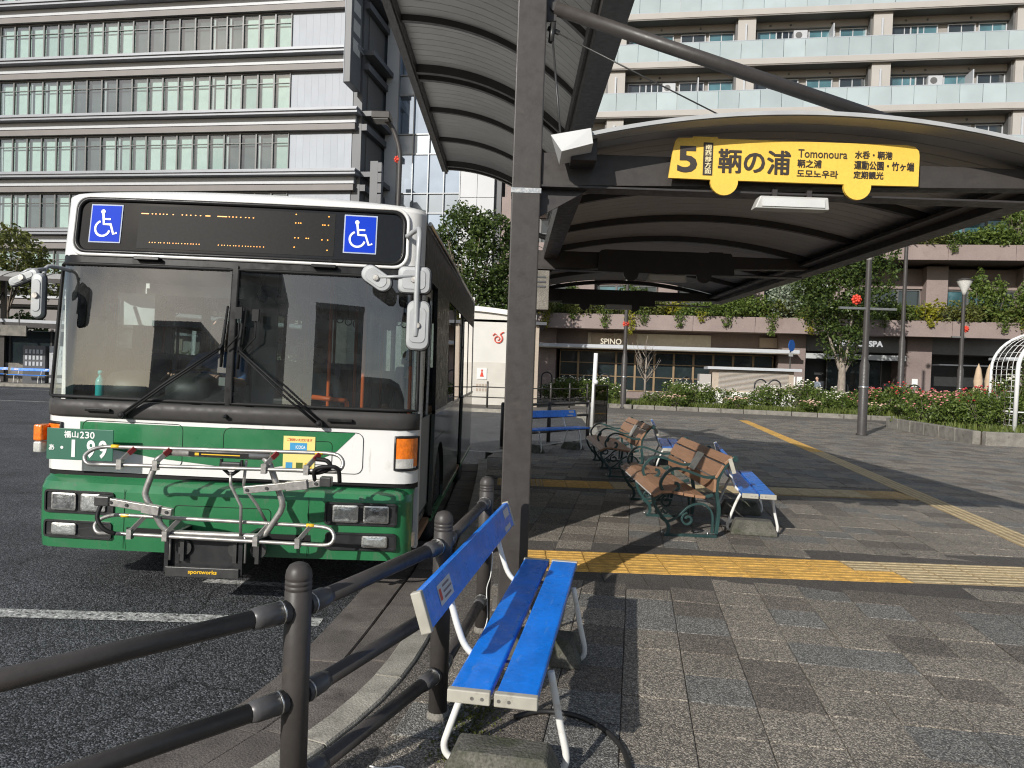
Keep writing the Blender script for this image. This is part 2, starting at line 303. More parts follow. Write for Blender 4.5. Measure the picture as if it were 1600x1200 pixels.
leaf_mat('rose_red', (.50, .02, .03), (.62, .07, .08), .6, .2)
leaf_mat('rose_peach', (.75, .45, .33), (.80, .62, .50), .6, .2)
mat('skin', (.52, .32, .23), .6, var=.06)
mat('hair', (.012, .010, .009), .6)
mat('cloth_blue', (.05, .12, .28), .85, var=.12)
mat('cloth_white', (.62, .63, .65), .85, var=.08)
mat('cloth_grey', (.20, .23, .27), .85, var=.12)
mat('cloth_dark', (.03, .032, .04), .85, var=.12)
mat('cord_black', (.018, .017, .016), .55)
mat('zip_white', (.75, .75, .72), .5)
# ------------------------------------------------------------------ mesh helpers
def V(*a): return Vector(a)
class MB:
    """collects shapes; build() links them as one mesh object"""
    def __init__(s): s.v = []; s.f = []; s.m = []; s.s = []
    def add(s, vs, fs, mi=0, smooth=False):
        b = len(s.v); s.v.extend([tuple(p) for p in vs])
        for f in fs: s.f.append(tuple(b+i for i in f)); s.m.append(mi); s.s.append(smooth)
        return s
    def box(s, x0, x1, y0, y1, z0, z1, mi=0):
        return s.add([(x0, y0, z0), (x1, y0, z0), (x1, y1, z0), (x0, y1, z0), (x0, y0, z1), (x1, y0, z1), (x1, y1, z1), (x0, y1, z1)],
                     [(3, 2, 1, 0), (4, 5, 6, 7), (0, 1, 5, 4), (1, 2, 6, 5), (2, 3, 7, 6), (3, 0, 4, 7)], mi)
    def bar(s, p, q, w, h, mi=0, up=(0, 0, 1)):
        """rectangular bar from p to q, w across, h along up"""
        p = Vector(p); q = Vector(q); d = (q-p).normalized(); sd = d.cross(Vector(up))
        if sd.length < 1e-5: sd = d.cross(Vector((1, 0, 0)))
        sd.normalize(); u = sd.cross(d).normalized()
        a = sd*(w/2); b = u*(h/2)
        vs = [p-a-b, p+a-b, p+a+b, p-a+b, q-a-b, q+a-b, q+a+b, q-a+b]
        return s.add(vs, [(0, 1, 2, 3), (7, 6, 5, 4), (4, 5, 1, 0), (5, 6, 2, 1), (6, 7, 3, 2), (7, 4, 0, 3)], mi)
    def tube(s, pts, r, n=8, mi=0, cap=True, closed=False):
        P = [Vector(p) for p in pts]; k = len(P); rr = r if isinstance(r, (list, tuple)) else [r]*k
        vs = []; prev = None
        for i in range(k):
            if closed: d = P[(i+1) % k]-P[i-1]
            else: d = P[min(i+1, k-1)]-P[max(i-1, 0)]
            d.normalize()
            if prev is None:
                a = Vector((0, 0, 1)) if abs(d.z) < .9 else Vector((1, 0, 0)); sd = d.cross(a).normalized()
            else:
                sd = prev-d*prev.dot(d)
                if sd.length < 1e-6: sd = d.cross(Vector((.3, .5, .8)))
                sd.normalize()
            prev = sd; u = sd.cross(d)
            for j in range(n):
                a = 2*PI*j/n; vs.append(P[i]+(sd*math.cos(a)+u*math.sin(a))*rr[i])
        fs = []
        for i in range(k if closed else k-1):
            i2 = (i+1) % k
            for j in range(n):
                j2 = (j+1) % n; fs.append((i*n+j, i*n+j2, i2*n+j2, i2*n+j))
        s.add(vs, fs, mi, True)
        if cap and not closed:
            b = len(s.v)-len(vs)
            s.f.append(tuple(b+j for j in reversed(range(n)))); s.m.append(mi); s.s.append(False)
            s.f.append(tuple(b+(k-1)*n+j for j in range(n))); s.m.append(mi); s.s.append(False)
        return s
    def lathe(s, prof, n=16, c=(0, 0, 0), mi=0, axis='z', smooth=True):
        vs = []; k = len(prof)
        for (r, z) in prof:
            for j in range(n):
                a = 2*PI*j/n; x, y = r*math.cos(a), r*math.sin(a)
                p = (x, y, z) if axis == 'z' else ((x, z, y) if axis == 'y' else (z, x, y))
                vs.append((p[0]+c[0], p[1]+c[1], p[2]+c[2]))
        fs = [(i*n+j, i*n+(j+1) % n, (i+1)*n+(j+1) % n, (i+1)*n+j) for i in range(k-1) for j in range(n)]
        if axis == 'y': fs = [tuple(reversed(f)) for f in fs]
        s.add(vs, fs, mi, smooth)
        b = len(s.v)-len(vs)
        for i0, rev in ((0, True), (k-1, False)):
            if prof[i0][0] > 1e-6:
                f = [b+i0*n+j for j in range(n)]
                if rev != (axis == 'y'): f.reverse()
                s.f.append(tuple(f)); s.m.append(mi); s.s.append(False)
        return s
    def extr(s, poly, o=(0, 0, 0), ux=(1, 0, 0), uy=(0, 0, 1), t=.02, mi=0, side=None):
        """polygon in plane (ux, uy) at o, pushed t along ux x uy backwards (front face looks along -(n))"""
        o = Vector(o); ux = Vector(ux); uy = Vector(uy); n = ux.cross(uy).normalized()
        k = len(poly); a = [o+ux*x+uy*y for x, y in poly]; b = [p-n*t for p in a]
        ar = sum(poly[i][0]*poly[(i+1) % k][1]-poly[(i+1) % k][0]*poly[i][1] for i in range(k))
        fs = [tuple(range(k)), tuple(reversed(range(k, 2*k)))] + [(i, k+i, k+(i+1) % k, (i+1) % k) for i in range(k)]
        if ar < 0: fs = [tuple(reversed(f)) for f in fs]
        s.add(a+b, fs[:2], mi)
        base = len(s.v)-2*k
        for f in fs[2:]: s.f.append(tuple(base+i for i in f)); s.m.append(mi if side is None else side); s.s.append(False)
        return s
    def grid(s, fn, nu, nv, mi=0, smooth=True, flip=False):
        vs = [fn(i/nu, j/nv) for j in range(nv+1) for i in range(nu+1)]
        fs = [(j*(nu+1)+i, j*(nu+1)+i+1, (j+1)*(nu+1)+i+1, (j+1)*(nu+1)+i) for j in range(nv) for i in range(nu)]
        if flip: fs = [tuple(reversed(f)) for f in fs]
        return s.add(vs, fs, mi, smooth)
    def ball(s, c, r, n=10, m=6, mi=0):
        rx, ry, rz = (r, r, r) if not isinstance(r, (tuple, list)) else r
        vs = []
        for i in range(m+1):
            th = PI*i/m
            for j in range(n):
                a = 2*PI*j/n; vs.append((c[0]+rx*math.sin(th)*math.cos(a), c[1]+ry*math.sin(th)*math.sin(a), c[2]-rz*math.cos(th)))
        return s.add(vs, [(i*n+j, i*n+(j+1) % n, (i+1)*n+(j+1) % n, (i+1)*n+j) for i in range(m) for j in range(n)], mi, True)
    def ribbon(s, path, w, y0, y1, mi=0):
        """flat bar following a path in the x-z plane, w wide, between y0 and y1"""
        P = [Vector((p[0], p[1])) for p in path]; k = len(P); ww = w if isinstance(w, (list, tuple)) else [w]*k
        A = []; B = []
        for i in range(k):
            d = P[min(i+1, k-1)]-P[max(i-1, 0)]
            if d.length < 1e-9: d = Vector((1, 0))
            d.normalize(); n = Vector((-d.y, d.x)); A.append(P[i]+n*ww[i]/2); B.append(P[i]-n*ww[i]/2)
        vs = []
        for i in range(k): vs += [(A[i].x, y0, A[i].y), (B[i].x, y0, B[i].y), (B[i].x, y1, B[i].y), (A[i].x, y1, A[i].y)]
        fs = []
        for i in range(k-1):
            a = 4*i; b = a+4
            fs += [(a, b, b+1, a+1), (a+1, b+1, b+2, a+2), (a+2, b+2, b+3, a+3), (a+3, b+3, b, a)]
        fs += [(0, 1, 2, 3), (4*k-1, 4*k-2, 4*k-3, 4*k-4)]
        return s.add(vs, fs, mi, False)
    def mesh(s, name, mats):
        me = bpy.data.meshes.new(name); me.from_pydata(s.v, [], s.f)
        for m in (mats if isinstance(mats, (list, tuple)) else [mats]): me.materials.append(MATS[m])
        me.polygons.foreach_set('material_index', s.m); me.polygons.foreach_set('use_smooth', s.s)
        me.update(); return me
    def build(s, name, mats, parent=None, loc=None, rotz=0, bevel=0, bseg=2, fix=False):
        me = s.mesh(name, mats)
        if fix:
            bm = bmesh.new(); bm.from_mesh(me); bmesh.ops.recalc_face_normals(bm, faces=bm.faces); bm.to_mesh(me); bm.free()
        return put(me, name, parent, loc, rotz, bevel, bseg)
def put(me, name, parent=None, loc=None, rotz=0, bevel=0, bseg=2):
    o = bpy.data.objects.new(name, me); col.objects.link(o)
    if parent is not None: o.parent = parent
    if loc is not None: o.location = loc
    if rotz: o.rotation_euler = (0, 0, rotz)
    if bevel:
        b = o.modifiers.new('edge', 'BEVEL'); b.width = bevel; b.segments = bseg; b.limit_method = 'ANGLE'; b.angle_limit = R(40)
    return o
LABELS = {}
def tag(o, label=None, cat=None, group=None, kind=None):
    if label: o['label'] = label
    if cat: o['category'] = cat
    if group: o['group'] = group
    if kind: o['kind'] = kind
    return o
def thing(name, label, cat, loc=(0, 0, 0), rotz=0, group=None):
    o = bpy.data.objects.new(name, None); col.objects.link(o); o.location = loc; o.rotation_euler = (0, 0, rotz); o.empty_display_size = .1
    return tag(o, label, cat, group)
KIDS = {}
def copy_tree(o, parent=None):
    c = o.copy(); col.objects.link(c); c.parent = parent
    for ch in list(o.children): copy_tree(ch, c)
    return c
ORD = ['first', 'second', 'third', 'fourth', 'fifth', 'sixth', 'seventh', 'eighth', 'ninth', 'tenth', 'eleventh', 'twelfth', 'thirteenth', 'fourteenth', 'fifteenth', 'sixteenth', 'seventeenth', 'eighteenth', 'nineteenth', 'twentieth', 'twenty-first', 'twenty-second', 'twenty-third', 'twenty-fourth', 'twenty-fifth', 'twenty-sixth', 'twenty-seventh', 'twenty-eighth', 'twenty-ninth', 'thirtieth']
def arc(cx, cy, r, a0, a1, n=8): return [(cx+r*math.cos(R(a0+(a1-a0)*i/n)), cy+r*math.sin(R(a0+(a1-a0)*i/n))) for i in range(n+1)]
def rrect(x0, x1, y0, y1, r, n=4):
    return arc(x1-r, y0+r, r, -90, 0, n)+arc(x1-r, y1-r, r, 0, 90, n)+arc(x0+r, y1-r, r, 90, 180, n)+arc(x0+r, y0+r, r, 180, 270, n)
def smooth_path(pts, n=6):
    """Catmull-Rom through the points"""
    P = [Vector(p) for p in pts]; out = []
    for i in range(len(P)-1):
        a = P[max(i-1, 0)]; b = P[i]; c = P[i+1]; d = P[min(i+2, len(P)-1)]
        for k in range(n):
            t = k/n; out.append(.5*((2*b)+(c-a)*t+(2*a-5*b+4*c-d)*t*t+(3*b-a-3*c+d)*t**3))
    out.append(P[-1]); return out
def spiral(cx, cy, r0, r1, a0, a1, n=18):
    return [(cx+(r0+(r1-r0)*i/n)*math.cos(R(a0+(a1-a0)*i/n)), cy+(r0+(r1-r0)*i/n)*math.sin(R(a0+(a1-a0)*i/n))) for i in range(n+1)]
def rim(pts, r, n=6): return pts
# lettering: glyph outlines turned into flat solid letters
_tc = {}
def text_data(body, bold=0.0):
    k = (body, bold)
    if k in _tc: return _tc[k]
    cu = bpy.data.curves.new('lettering', 'FONT'); cu.body = body; cu.size = 1; cu.extrude = .02; cu.offset = bold; cu.resolution_u = 3
    o = bpy.data.objects.new('lettering', cu); col.objects.link(o)
    dg = bpy.context.evaluated_depsgraph_get(); me = bpy.data.meshes.new_from_object(o.evaluated_get(dg))
    vs = [tuple(v.co) for v in me.vertices]; fs = [tuple(p.vertices) for p in me.polygons]
    bpy.data.objects.remove(o); bpy.data.curves.remove(cu); bpy.data.meshes.remove(me)
    _tc[k] = (vs, fs); return _tc[k]
def letters(mb, body, x0, x1, z0, z1, y, t=.003, mi=0, bold=0.0, keep=False):
    """fit the text into the rectangle x0..x1, z0..z1 on the plane y, facing -y, t thick"""
    vs, fs = text_data(body, bold)
    if not vs: return mb
    a = min(v[0] for v in vs); b = max(v[0] for v in vs); c = min(v[1] for v in vs); d = max(v[1] for v in vs)
    sx = (x1-x0)/(b-a); sz = (z1-z0)/(d-c)
    if keep: sx = sz = min(sx, sz)
    mb.add([(x0+(v[0]-a)*sx, y-t if v[2] > 0 else y, z0+(v[1]-c)*sz) for v in vs], fs, mi)
    return mb
# leaves
def leaf_quads(mb, pts, size, rnd, mi=0, droop=.3):
    vs = []; fs = []
    for p in pts:
        s = size*(.6+.8*rnd.random()); n = Vector((rnd.gauss(0, 1), rnd.gauss(0, 1), abs(rnd.gauss(0, 1))+.25)).normalized()
        a = n.orthogonal().normalized(); a.rotate(Matrix.Rotation(rnd.random()*6.283, 3, n)); b = n.cross(a)
        a *= s*.5; b *= s*.30; q = Vector(p); k = len(vs); dz = n*s*.12
        vs += [q-a, q-b+dz*.3, q+a-dz, q+b+dz*.3]; fs.append((k, k+1, k+2, k+3))
    mb.add(vs, fs, mi)
def blob_points(rnd, blobs, n, shell=.55, gap=.35, gs=1.1, seed=0):
    out = []; tot = sum(b[3]*b[4]*b[5] for b in blobs)**1.0; off = Vector((seed*3.7, seed*1.3, seed*2.1))
    for (cx, cy, cz, rx, ry, rz) in blobs:
        k = int(n*(rx*ry*rz)/tot); c = 0; tries = 0
        while c < k and tries < k*6:
            tries += 1
            d = Vector((rnd.gauss(0, 1), rnd.gauss(0, 1), rnd.gauss(0, 1))).normalized(); r = (shell+(1-shell)*rnd.random())**.6
            r *= 1+.22*noise.noise((d+off)*2.3)
            p = Vector((cx+d.x*rx*r, cy+d.y*ry*r, cz+d.z*rz*r))
            if noise.noise((p+off)*gs) < -gap*.45 and rnd.random() < .85: continue
            out.append(p); c += 1
    return out
# ------------------------------------------------------------------ ground, kerb, paving
PLAZA = R(9.5)                                        # the plaza, its paving and both big buildings are turned 9.5 degrees clockwise
UX = Vector((math.cos(PLAZA), -math.sin(PLAZA))); VX = Vector((math.sin(PLAZA), math.cos(PLAZA)))
def plaza(u, v): return (UX.x*u+VX.x*v, UX.y*u+VX.y*v)
def to_plaza(x, y): return (UX.x*x+UX.y*y, VX.x*x+VX.y*y)
ROAD_Z = -.12
rd = MB(); rd.add([(-400, -100, ROAD_Z), (400, -100, ROAD_Z), (400, 600, ROAD_Z), (-400, 600, ROAD_Z)], [(0, 1, 2, 3)])
tag(rd.build('road', 'asphalt'), kind='structure')
def flat(name, poly, z, m, kind='structure', h=0):
    b = MB(); b.extr(poly, (0, 0, z), (1, 0, 0), (0, 1, 0), max(h, .002), 0); o = b.build(name, m); tag(o, kind=kind); return o
# worn lighter lane beyond the bus
KN = [(-4.6, -.6), (-3.2, .35), (-2.1, 1.1), (-1.35, 1.75), (-.95, 2.25), (-.64, 2.87), (-.47, 3.45), (-.39, 4.13), (-.33, 5.0), (-.28, 5.93), (-.28, 8), (-.32, 10.5), (-.38, 12.4)]
KN = [tuple(p) for p in smooth_path([Vector((a, b, 0)) for a, b in KN], 5)]; KN = [(p[0], p[1]) for p in KN]
KF = [(-.30, 12.9), (.1, 13.55), (1.8, 16.3), (2.2, 18.5), (2.35, 20), (2.6, 25.3), (2.2, 26.9), (-1.3, 27.2), (-6, 27.8), (-14, 29.5)]
PAVE = KN+KF+[(-14, 75), (95, 75), (95, -14), (-6, -14)]
pv = MB(); pv.extr(PAVE, (0, 0, -.012), (1, 0, 0), (0, 1, 0), .2, 0)
pavement = tag(pv.build('pavement', 'plaza_far'), kind='structure')
def offset_curve(C, d):
    out = []
    for i in range(len(C)):
        a = Vector(C[max(i-1, 0)]); b = Vector(C[min(i+1, len(C)-1)]); t = (b-a).normalized(); n = Vector((-t.y, t.x)); p = Vector(C[i])+n*d; out.append((p.x, p.y))
    return out
def resample(C, step):
    P = [Vector(p) for p in C]; out = [P[0]]; acc = 0
    for i in range(len(P)-1):
        seg = (P[i+1]-P[i]).length; d = step-acc
        while d <= seg: out.append(P[i].lerp(P[i+1], d/seg)); d += step
        acc = seg-(d-step)
    return [(p.x, p.y) for p in out]
kerb = bpy.data.objects.new('kerb', None); col.objects.link(kerb); tag(kerb, kind='structure')
gutter = bpy.data.objects.new('gutter', None); col.objects.link(gutter); tag(gutter, kind='structure')
rk = random.Random(5)
def course(parent, name, d0, d1, ztop, zbot, m, step, sub=3, gap=.006):
    fine = resample(KN, step/sub)
    a = offset_curve(fine, d0); b = offset_curve(fine, d1)
    for i in range(0, len(fine)-sub, sub):
        if fine[i][1] < .6: continue
        dz = rk.uniform(-.003, .003); mb = MB(); top = []; n = sub+1
        for k in range(n):
            j = i+k; q = Vector(fine[min(j+1, len(fine)-1)])-Vector(fine[max(j-1, 0)]); q.normalize(); s = gap if k == 0 else (-gap if k == sub else 0)
            pa = Vector(a[j])+q*s; pb = Vector(b[j])+q*s; e = (pb-pa).normalized()*.008
            top.append((pa, pb, e))
        vs = []
        for pa, pb, e in top:
            vs += [(pa.x, pa.y, zbot), (pa.x, pa.y, ztop+dz-.008), (pa.x+e.x, pa.y+e.y, ztop+dz), (pb.x-e.x, pb.y-e.y, ztop+dz), (pb.x, pb.y, ztop+dz-.008), (pb.x, pb.y, zbot)]
        fs = []
        for k in range(sub):
            for c in range(5): fs.append((k*6+c, k*6+c+1, (k+1)*6+c+1, (k+1)*6+c))
        fs += [tuple(reversed(range(6))), tuple(sub*6+c for c in range(6))]
        mb.add(vs, fs); mb.build(name, m, parent, fix=True)
course(kerb, 'kerb_stone', .0, .135, .004, -.2, 'kerb', .66)
course(gutter, 'gutter_slab', .142, .40, -.072, -.2, 'gutter', .9)
course(gutter, 'gutter_slab', .425, .68, -.098, -.2, 'gutter', .9)
fk = MB(); C2 = KF; a = offset_curve(C2, 0); b = offset_curve(C2, .15)
for i in range(len(C2)-1):
    fk.add([(*a[i], .004), (*b[i], .004), (*b[i+1], .004), (*a[i+1], .004), (*b[i], -.2), (*b[i+1], -.2)], [(0, 3, 2, 1), (1, 2, 5, 4)])
fk.build('kerb_run', 'kerb', kerb)
# painted lines on the road
def strip_mark(name, p, q, w, m='paint_white', z=ROAD_Z+.004):
    p = Vector(p); q = Vector(q); d = (q-p).normalized(); n = Vector((-d.y, d.x))*(w/2)
    mb = MB(); mb.add([(*(p-n), z), (*(q-n), z), (*(q+n), z), (*(p+n), z)], [(0, 1, 2, 3)]); return tag(mb.build(name, m), kind='structure')
strip_mark('road_line', (-4.6, 4.43), (-1.12, 4.485), .145)
strip_mark('road_line', (-2.15, 5.25), (-1.55, 5.21), .09)
strip_mark('road_line', (-40, 32.6), (-9, 31.4), .15)
strip_mark('road_line', (-40, 24.5), (-5, 24.0), .15)
strip_mark('road_line', (-1.9, 14.5), (-.2, 14.0), .12)
# tactile strips and paving stones
def in_poly(x, y, P):
    c = False; j = len(P)-1
    for i in range(len(P)):
        if (P[i][1] > y) != (P[j][1] > y) and x < (P[j][0]-P[i][0])*(y-P[i][1])/(P[j][1]-P[i][1])+P[i][0]: c = not c
        j = i
    return c
def px(x, y, z=0.0):
    q = Vector((x, y, z-CAM_Z)); k = q.dot(_f)
    return (800+F_PX*q.dot(_r)/k, 600-F_PX*q.dot(_u)/k, k) if k > .1 else (9e9, 9e9, k)
rt = random.Random(11)
def slab_tile(s, h=.05, e=.004):
    a = s/2; b = a-e; mb = MB()
    vs = [(-a, -a, -h), (a, -a, -h), (a, a, -h), (-a, a, -h), (-a, -a, -e*.6), (a, -a, -e*.6), (a, a, -e*.6), (-a, a, -e*.6), (-b, -b, 0), (b, -b, 0), (b, b, 0), (-b, b, 0)]
    fs = [(0, 1, 5, 4), (1, 2, 6, 5), (2, 3, 7, 6), (3, 0, 4, 7), (4, 5, 9, 8), (5, 6, 10, 9), (6, 7, 11, 10), (7, 4, 8, 11), (8, 9, 10, 11)]
    return mb.add(vs, fs)
TM = ['tile_beige', 'tile_blue', 'tile_brown']
tile_me = [slab_tile(.2955).mesh('paving_stone', m) for m in TM]
STRIP_A = (5.41, 6.01); STRIP_B = (9.35, 9.95); COL_C = 12
spots = []
for iu in range(-8, 70):
    for iv in range(-12, 110):
        u = -.008+.3*(iu+.5); v = .1+.3*(iv+.5); x, y = plaza(u, v)
        if y > 27 or x > 14 or y < -2.5: continue
        if not in_poly(x, y, PAVE): continue
        if y < 26 and min((x-a)**2+(y-b)**2 for a, b in KN) < .17**2: continue
        if iu == COL_C and v > 3: continue
        if STRIP_A[0]-.22 < y < STRIP_A[1]+.22 and x > -.2 or (STRIP_B[0]-.2 < y < STRIP_B[1]+.2 and -.3 < x < 5.2): continue
        X, Y, k = px(x, y)
        if (X < -250 or X > 1850 or Y > 1450) and (x*x+y*y > 100): continue
        w = rt.random(); c = 0 if w < .5 else (1 if w < .77 else 2)
        inv = 0 <= X <= 1600 and 560 < Y <= 1210
        spots.append((0 if inv else 1, k, x, y, c))
spots.sort()
rest = MB()
for n, (inv, k, x, y, c) in enumerate(spots):
    dz = rt.uniform(-.0028, .0028); tx, ty = rt.uniform(-.009, .009), rt.uniform(-.009, .009)
    if n < 300:
        o = put(tile_me[c], 'paving_stone', pavement, (x, y, dz)); o.rotation_euler = (tx, ty, -PLAZA)
    else:
        a = .1485
        q = [plaza(sx*a, sy*a) for sx, sy in ((-1, -1), (1, -1), (1, 1), (-1, 1))]
        zz = [dz+sx*tx*.14+sy*ty*.14 for sx, sy in ((-1, -1), (1, -1), (1, 1), (-1, 1))]
        rest.add([(x+q[i][0], y+q[i][1], zz[i]) for i in range(4)]+[(x+q[i][0], y+q[i][1], -.03) for i in range(4)], [(0, 1, 2, 3), (0, 4, 5, 1), (1, 5, 6, 2), (2, 6, 7, 3), (3, 7, 4, 0)], c)
tag(rest.build('paving_stones', TM, pavement), kind='stuff')
bd = MB()
# cut border stones along the yellow strips, laid in the gaps between the slanting rows and the strip
def border(x0, x1, y0, y1):
    n = int((x1-x0)/.3)
    for i in range(n): bd.box(x0+.3*i+.003, x0+.3*(i+1)-.003, y0+.003, y1-.003, -.03, rt.uniform(-.002, .0))
border(-.2, 13.9, STRIP_A[0]-.40, STRIP_A[0]); border(-.2, 13.9, STRIP_A[1], STRIP_A[1]+.34)
border(-.2, 3.4, STRIP_B[0]-.34, STRIP_B[0]); border(-.2, 3.4, STRIP_B[1], STRIP_B[1]+.34)
tag(bd.build('border_stones', 'tile_border', pavement), kind='stuff')
def guide_tile(bars=True):
    mb = slab_tile(.296)
    for k in range(4):
        y = -.1125+.075*k; mb.add([(-.14, y-.015, .0), (.14, y-.015, .0), (.14, y+.015, .0), (-.14, y+.015, .0), (-.135, y-.009, .004), (.135, y-.009, .004), (.135, y+.009, .004), (-.135, y+.009, .004)],
                                     [(4, 5, 6, 7), (0, 1, 5, 4), (1, 2, 6, 5), (2, 3, 7, 6), (3, 0, 4, 7)], 1)
    return mb
def dot_tile():
    mb = slab_tile(.296)
    for i in range(5):
        for j in range(5): mb.lathe([(.012, 0), (.008, .005)], 6, (-.12+.06*i, -.12+.06*j, 0), 1, smooth=False)
    return mb
G_Y = guide_tile().mesh('tactile_tile', ['tactile_yellow', 'tactile_yellow']); G_P = guide_tile().mesh('tactile_tile', ['tactile_pale', 'tactile_bar']); D_Y = dot_tile().mesh('tactile_tile', ['tactile_pale', 'tactile_yellow'])
for i in range(32):
    for j in range(2):
        x = .17+.3*i+(.0 if j else .0); me = G_Y if x < 2.75+rt.uniform(-.25, .25) else G_P
        put(me, 'tactile_tile', pavement, (x, STRIP_A[0]+.15+.3*j, .0025))
for i in range(18):
    for j in range(2):
        put(D_Y if i in (0, 1, 16, 17) else G_P if i > 4 else G_Y, 'tactile_tile', pavement, (.0+.3*i, STRIP_B[0]+.15+.3*j, .0025))
for k in range(78):
    v = 3.2+.3*k; u = -.008+.3*(COL_C+.5); x, y = plaza(u, v)
    if STRIP_A[0]-.2 < y < STRIP_A[1]+.2: continue
    o = put(G_P if v < 16 else G_Y, 'tactile_tile', pavement, (x, y, .0025)); o.rotation_euler.z = PI/2-PLAZA
# drain line across the plaza and the moss in the joint under the bench
# ------------------------------------------------------------------ guard railings
def railing(name, label, posts, zs, h=.87, r=.040, sleeves=True, rr=.027):
    t = thing(name, label, 'railing', (posts[0][0], posts[0][1], 0)); ox, oy = posts[0]
    for (x, y) in posts:
        x -= ox; y -= oy
        mb = MB(); mb.lathe([(r, -.02), (r, h-.085), (r*.96, h-.083), (r*.96, h-.079), (r, h-.077), (r, h-.070), (r*.96, h-.068), (r*.96, h-.064), (r, h-.062), (r, h-.055), (r*.96, h-.053), (r*.96, h-.049), (r, h-.047), (r, h-.040), (r*.92, h-.022), (r*.72, h-.008), (r*.4, h-.001), (0, h)], 20, (x, y, 0))
        p = mb.build('post', 'brown_paint', t)
        b = MB(); b.lathe([(r+.006, -.01), (r+.006, .015), (r, .03)], 16, (x, y, 0)); b.build('post_collar', 'concrete', p)
    for i in range(len(posts)-1):
        a = Vector((posts[i][0]-ox, posts[i][1]-oy, 0)); b = Vector((posts[i+1][0]-ox, posts[i+1][1]-oy, 0)); d = (b-a).normalized()
        for z in zs:
            pa = a+d*(r*.6); pb = b-d*(r*.6); zz = Vector((0, 0, z))
            mb = MB(); mb.tube([pa+zz, pb+zz], rr, 12); ra = mb.build('rail', 'brown_paint', t)
            if sleeves:
                for q, s in ((pa, d), (pb, -d)):
                    e = MB(); e.tube([q+zz+s*.012, q+zz+s*.10, q+zz+s*.125], [rr+.007, rr+.006, rr+.0015], 12); e.build('rail_sleeve', 'grey_sleeve', ra)
                    e = MB(); e.tube([q+zz+s*.030, q+zz+s*.036], rr+.0085, 14); e.build('sleeve_ring', 'silver_trim', ra)
    return t
railing('guard_railing', 'dark brown round-post guard railing curving along the kerb beside the blue bench', [(-2.55, .50), (-1.45, 1.30), (-.62, 2.2), (-.265, 3.07), (-.12, 4.1)], (.19, .46, .73))
railing('guard_railing', 'dark brown three-rail railing behind the distant blue bench', [(-.15, 13.75), (.78, 15.0), (1.70, 16.2)], (.24, .54, .80), .86, sleeves=False)
railing('guard_railing', 'thin brown two-rail railing along the pavement before the white restroom', [(-5.6, 27.6), (-4.0, 27.45), (-2.4, 27.35), (-.9, 27.3), (.6, 27.25), (1.5, 28.2), (2.3, 29.2), (3.1, 30.2)], (.42, .80), 1.02, .038, False, .022)

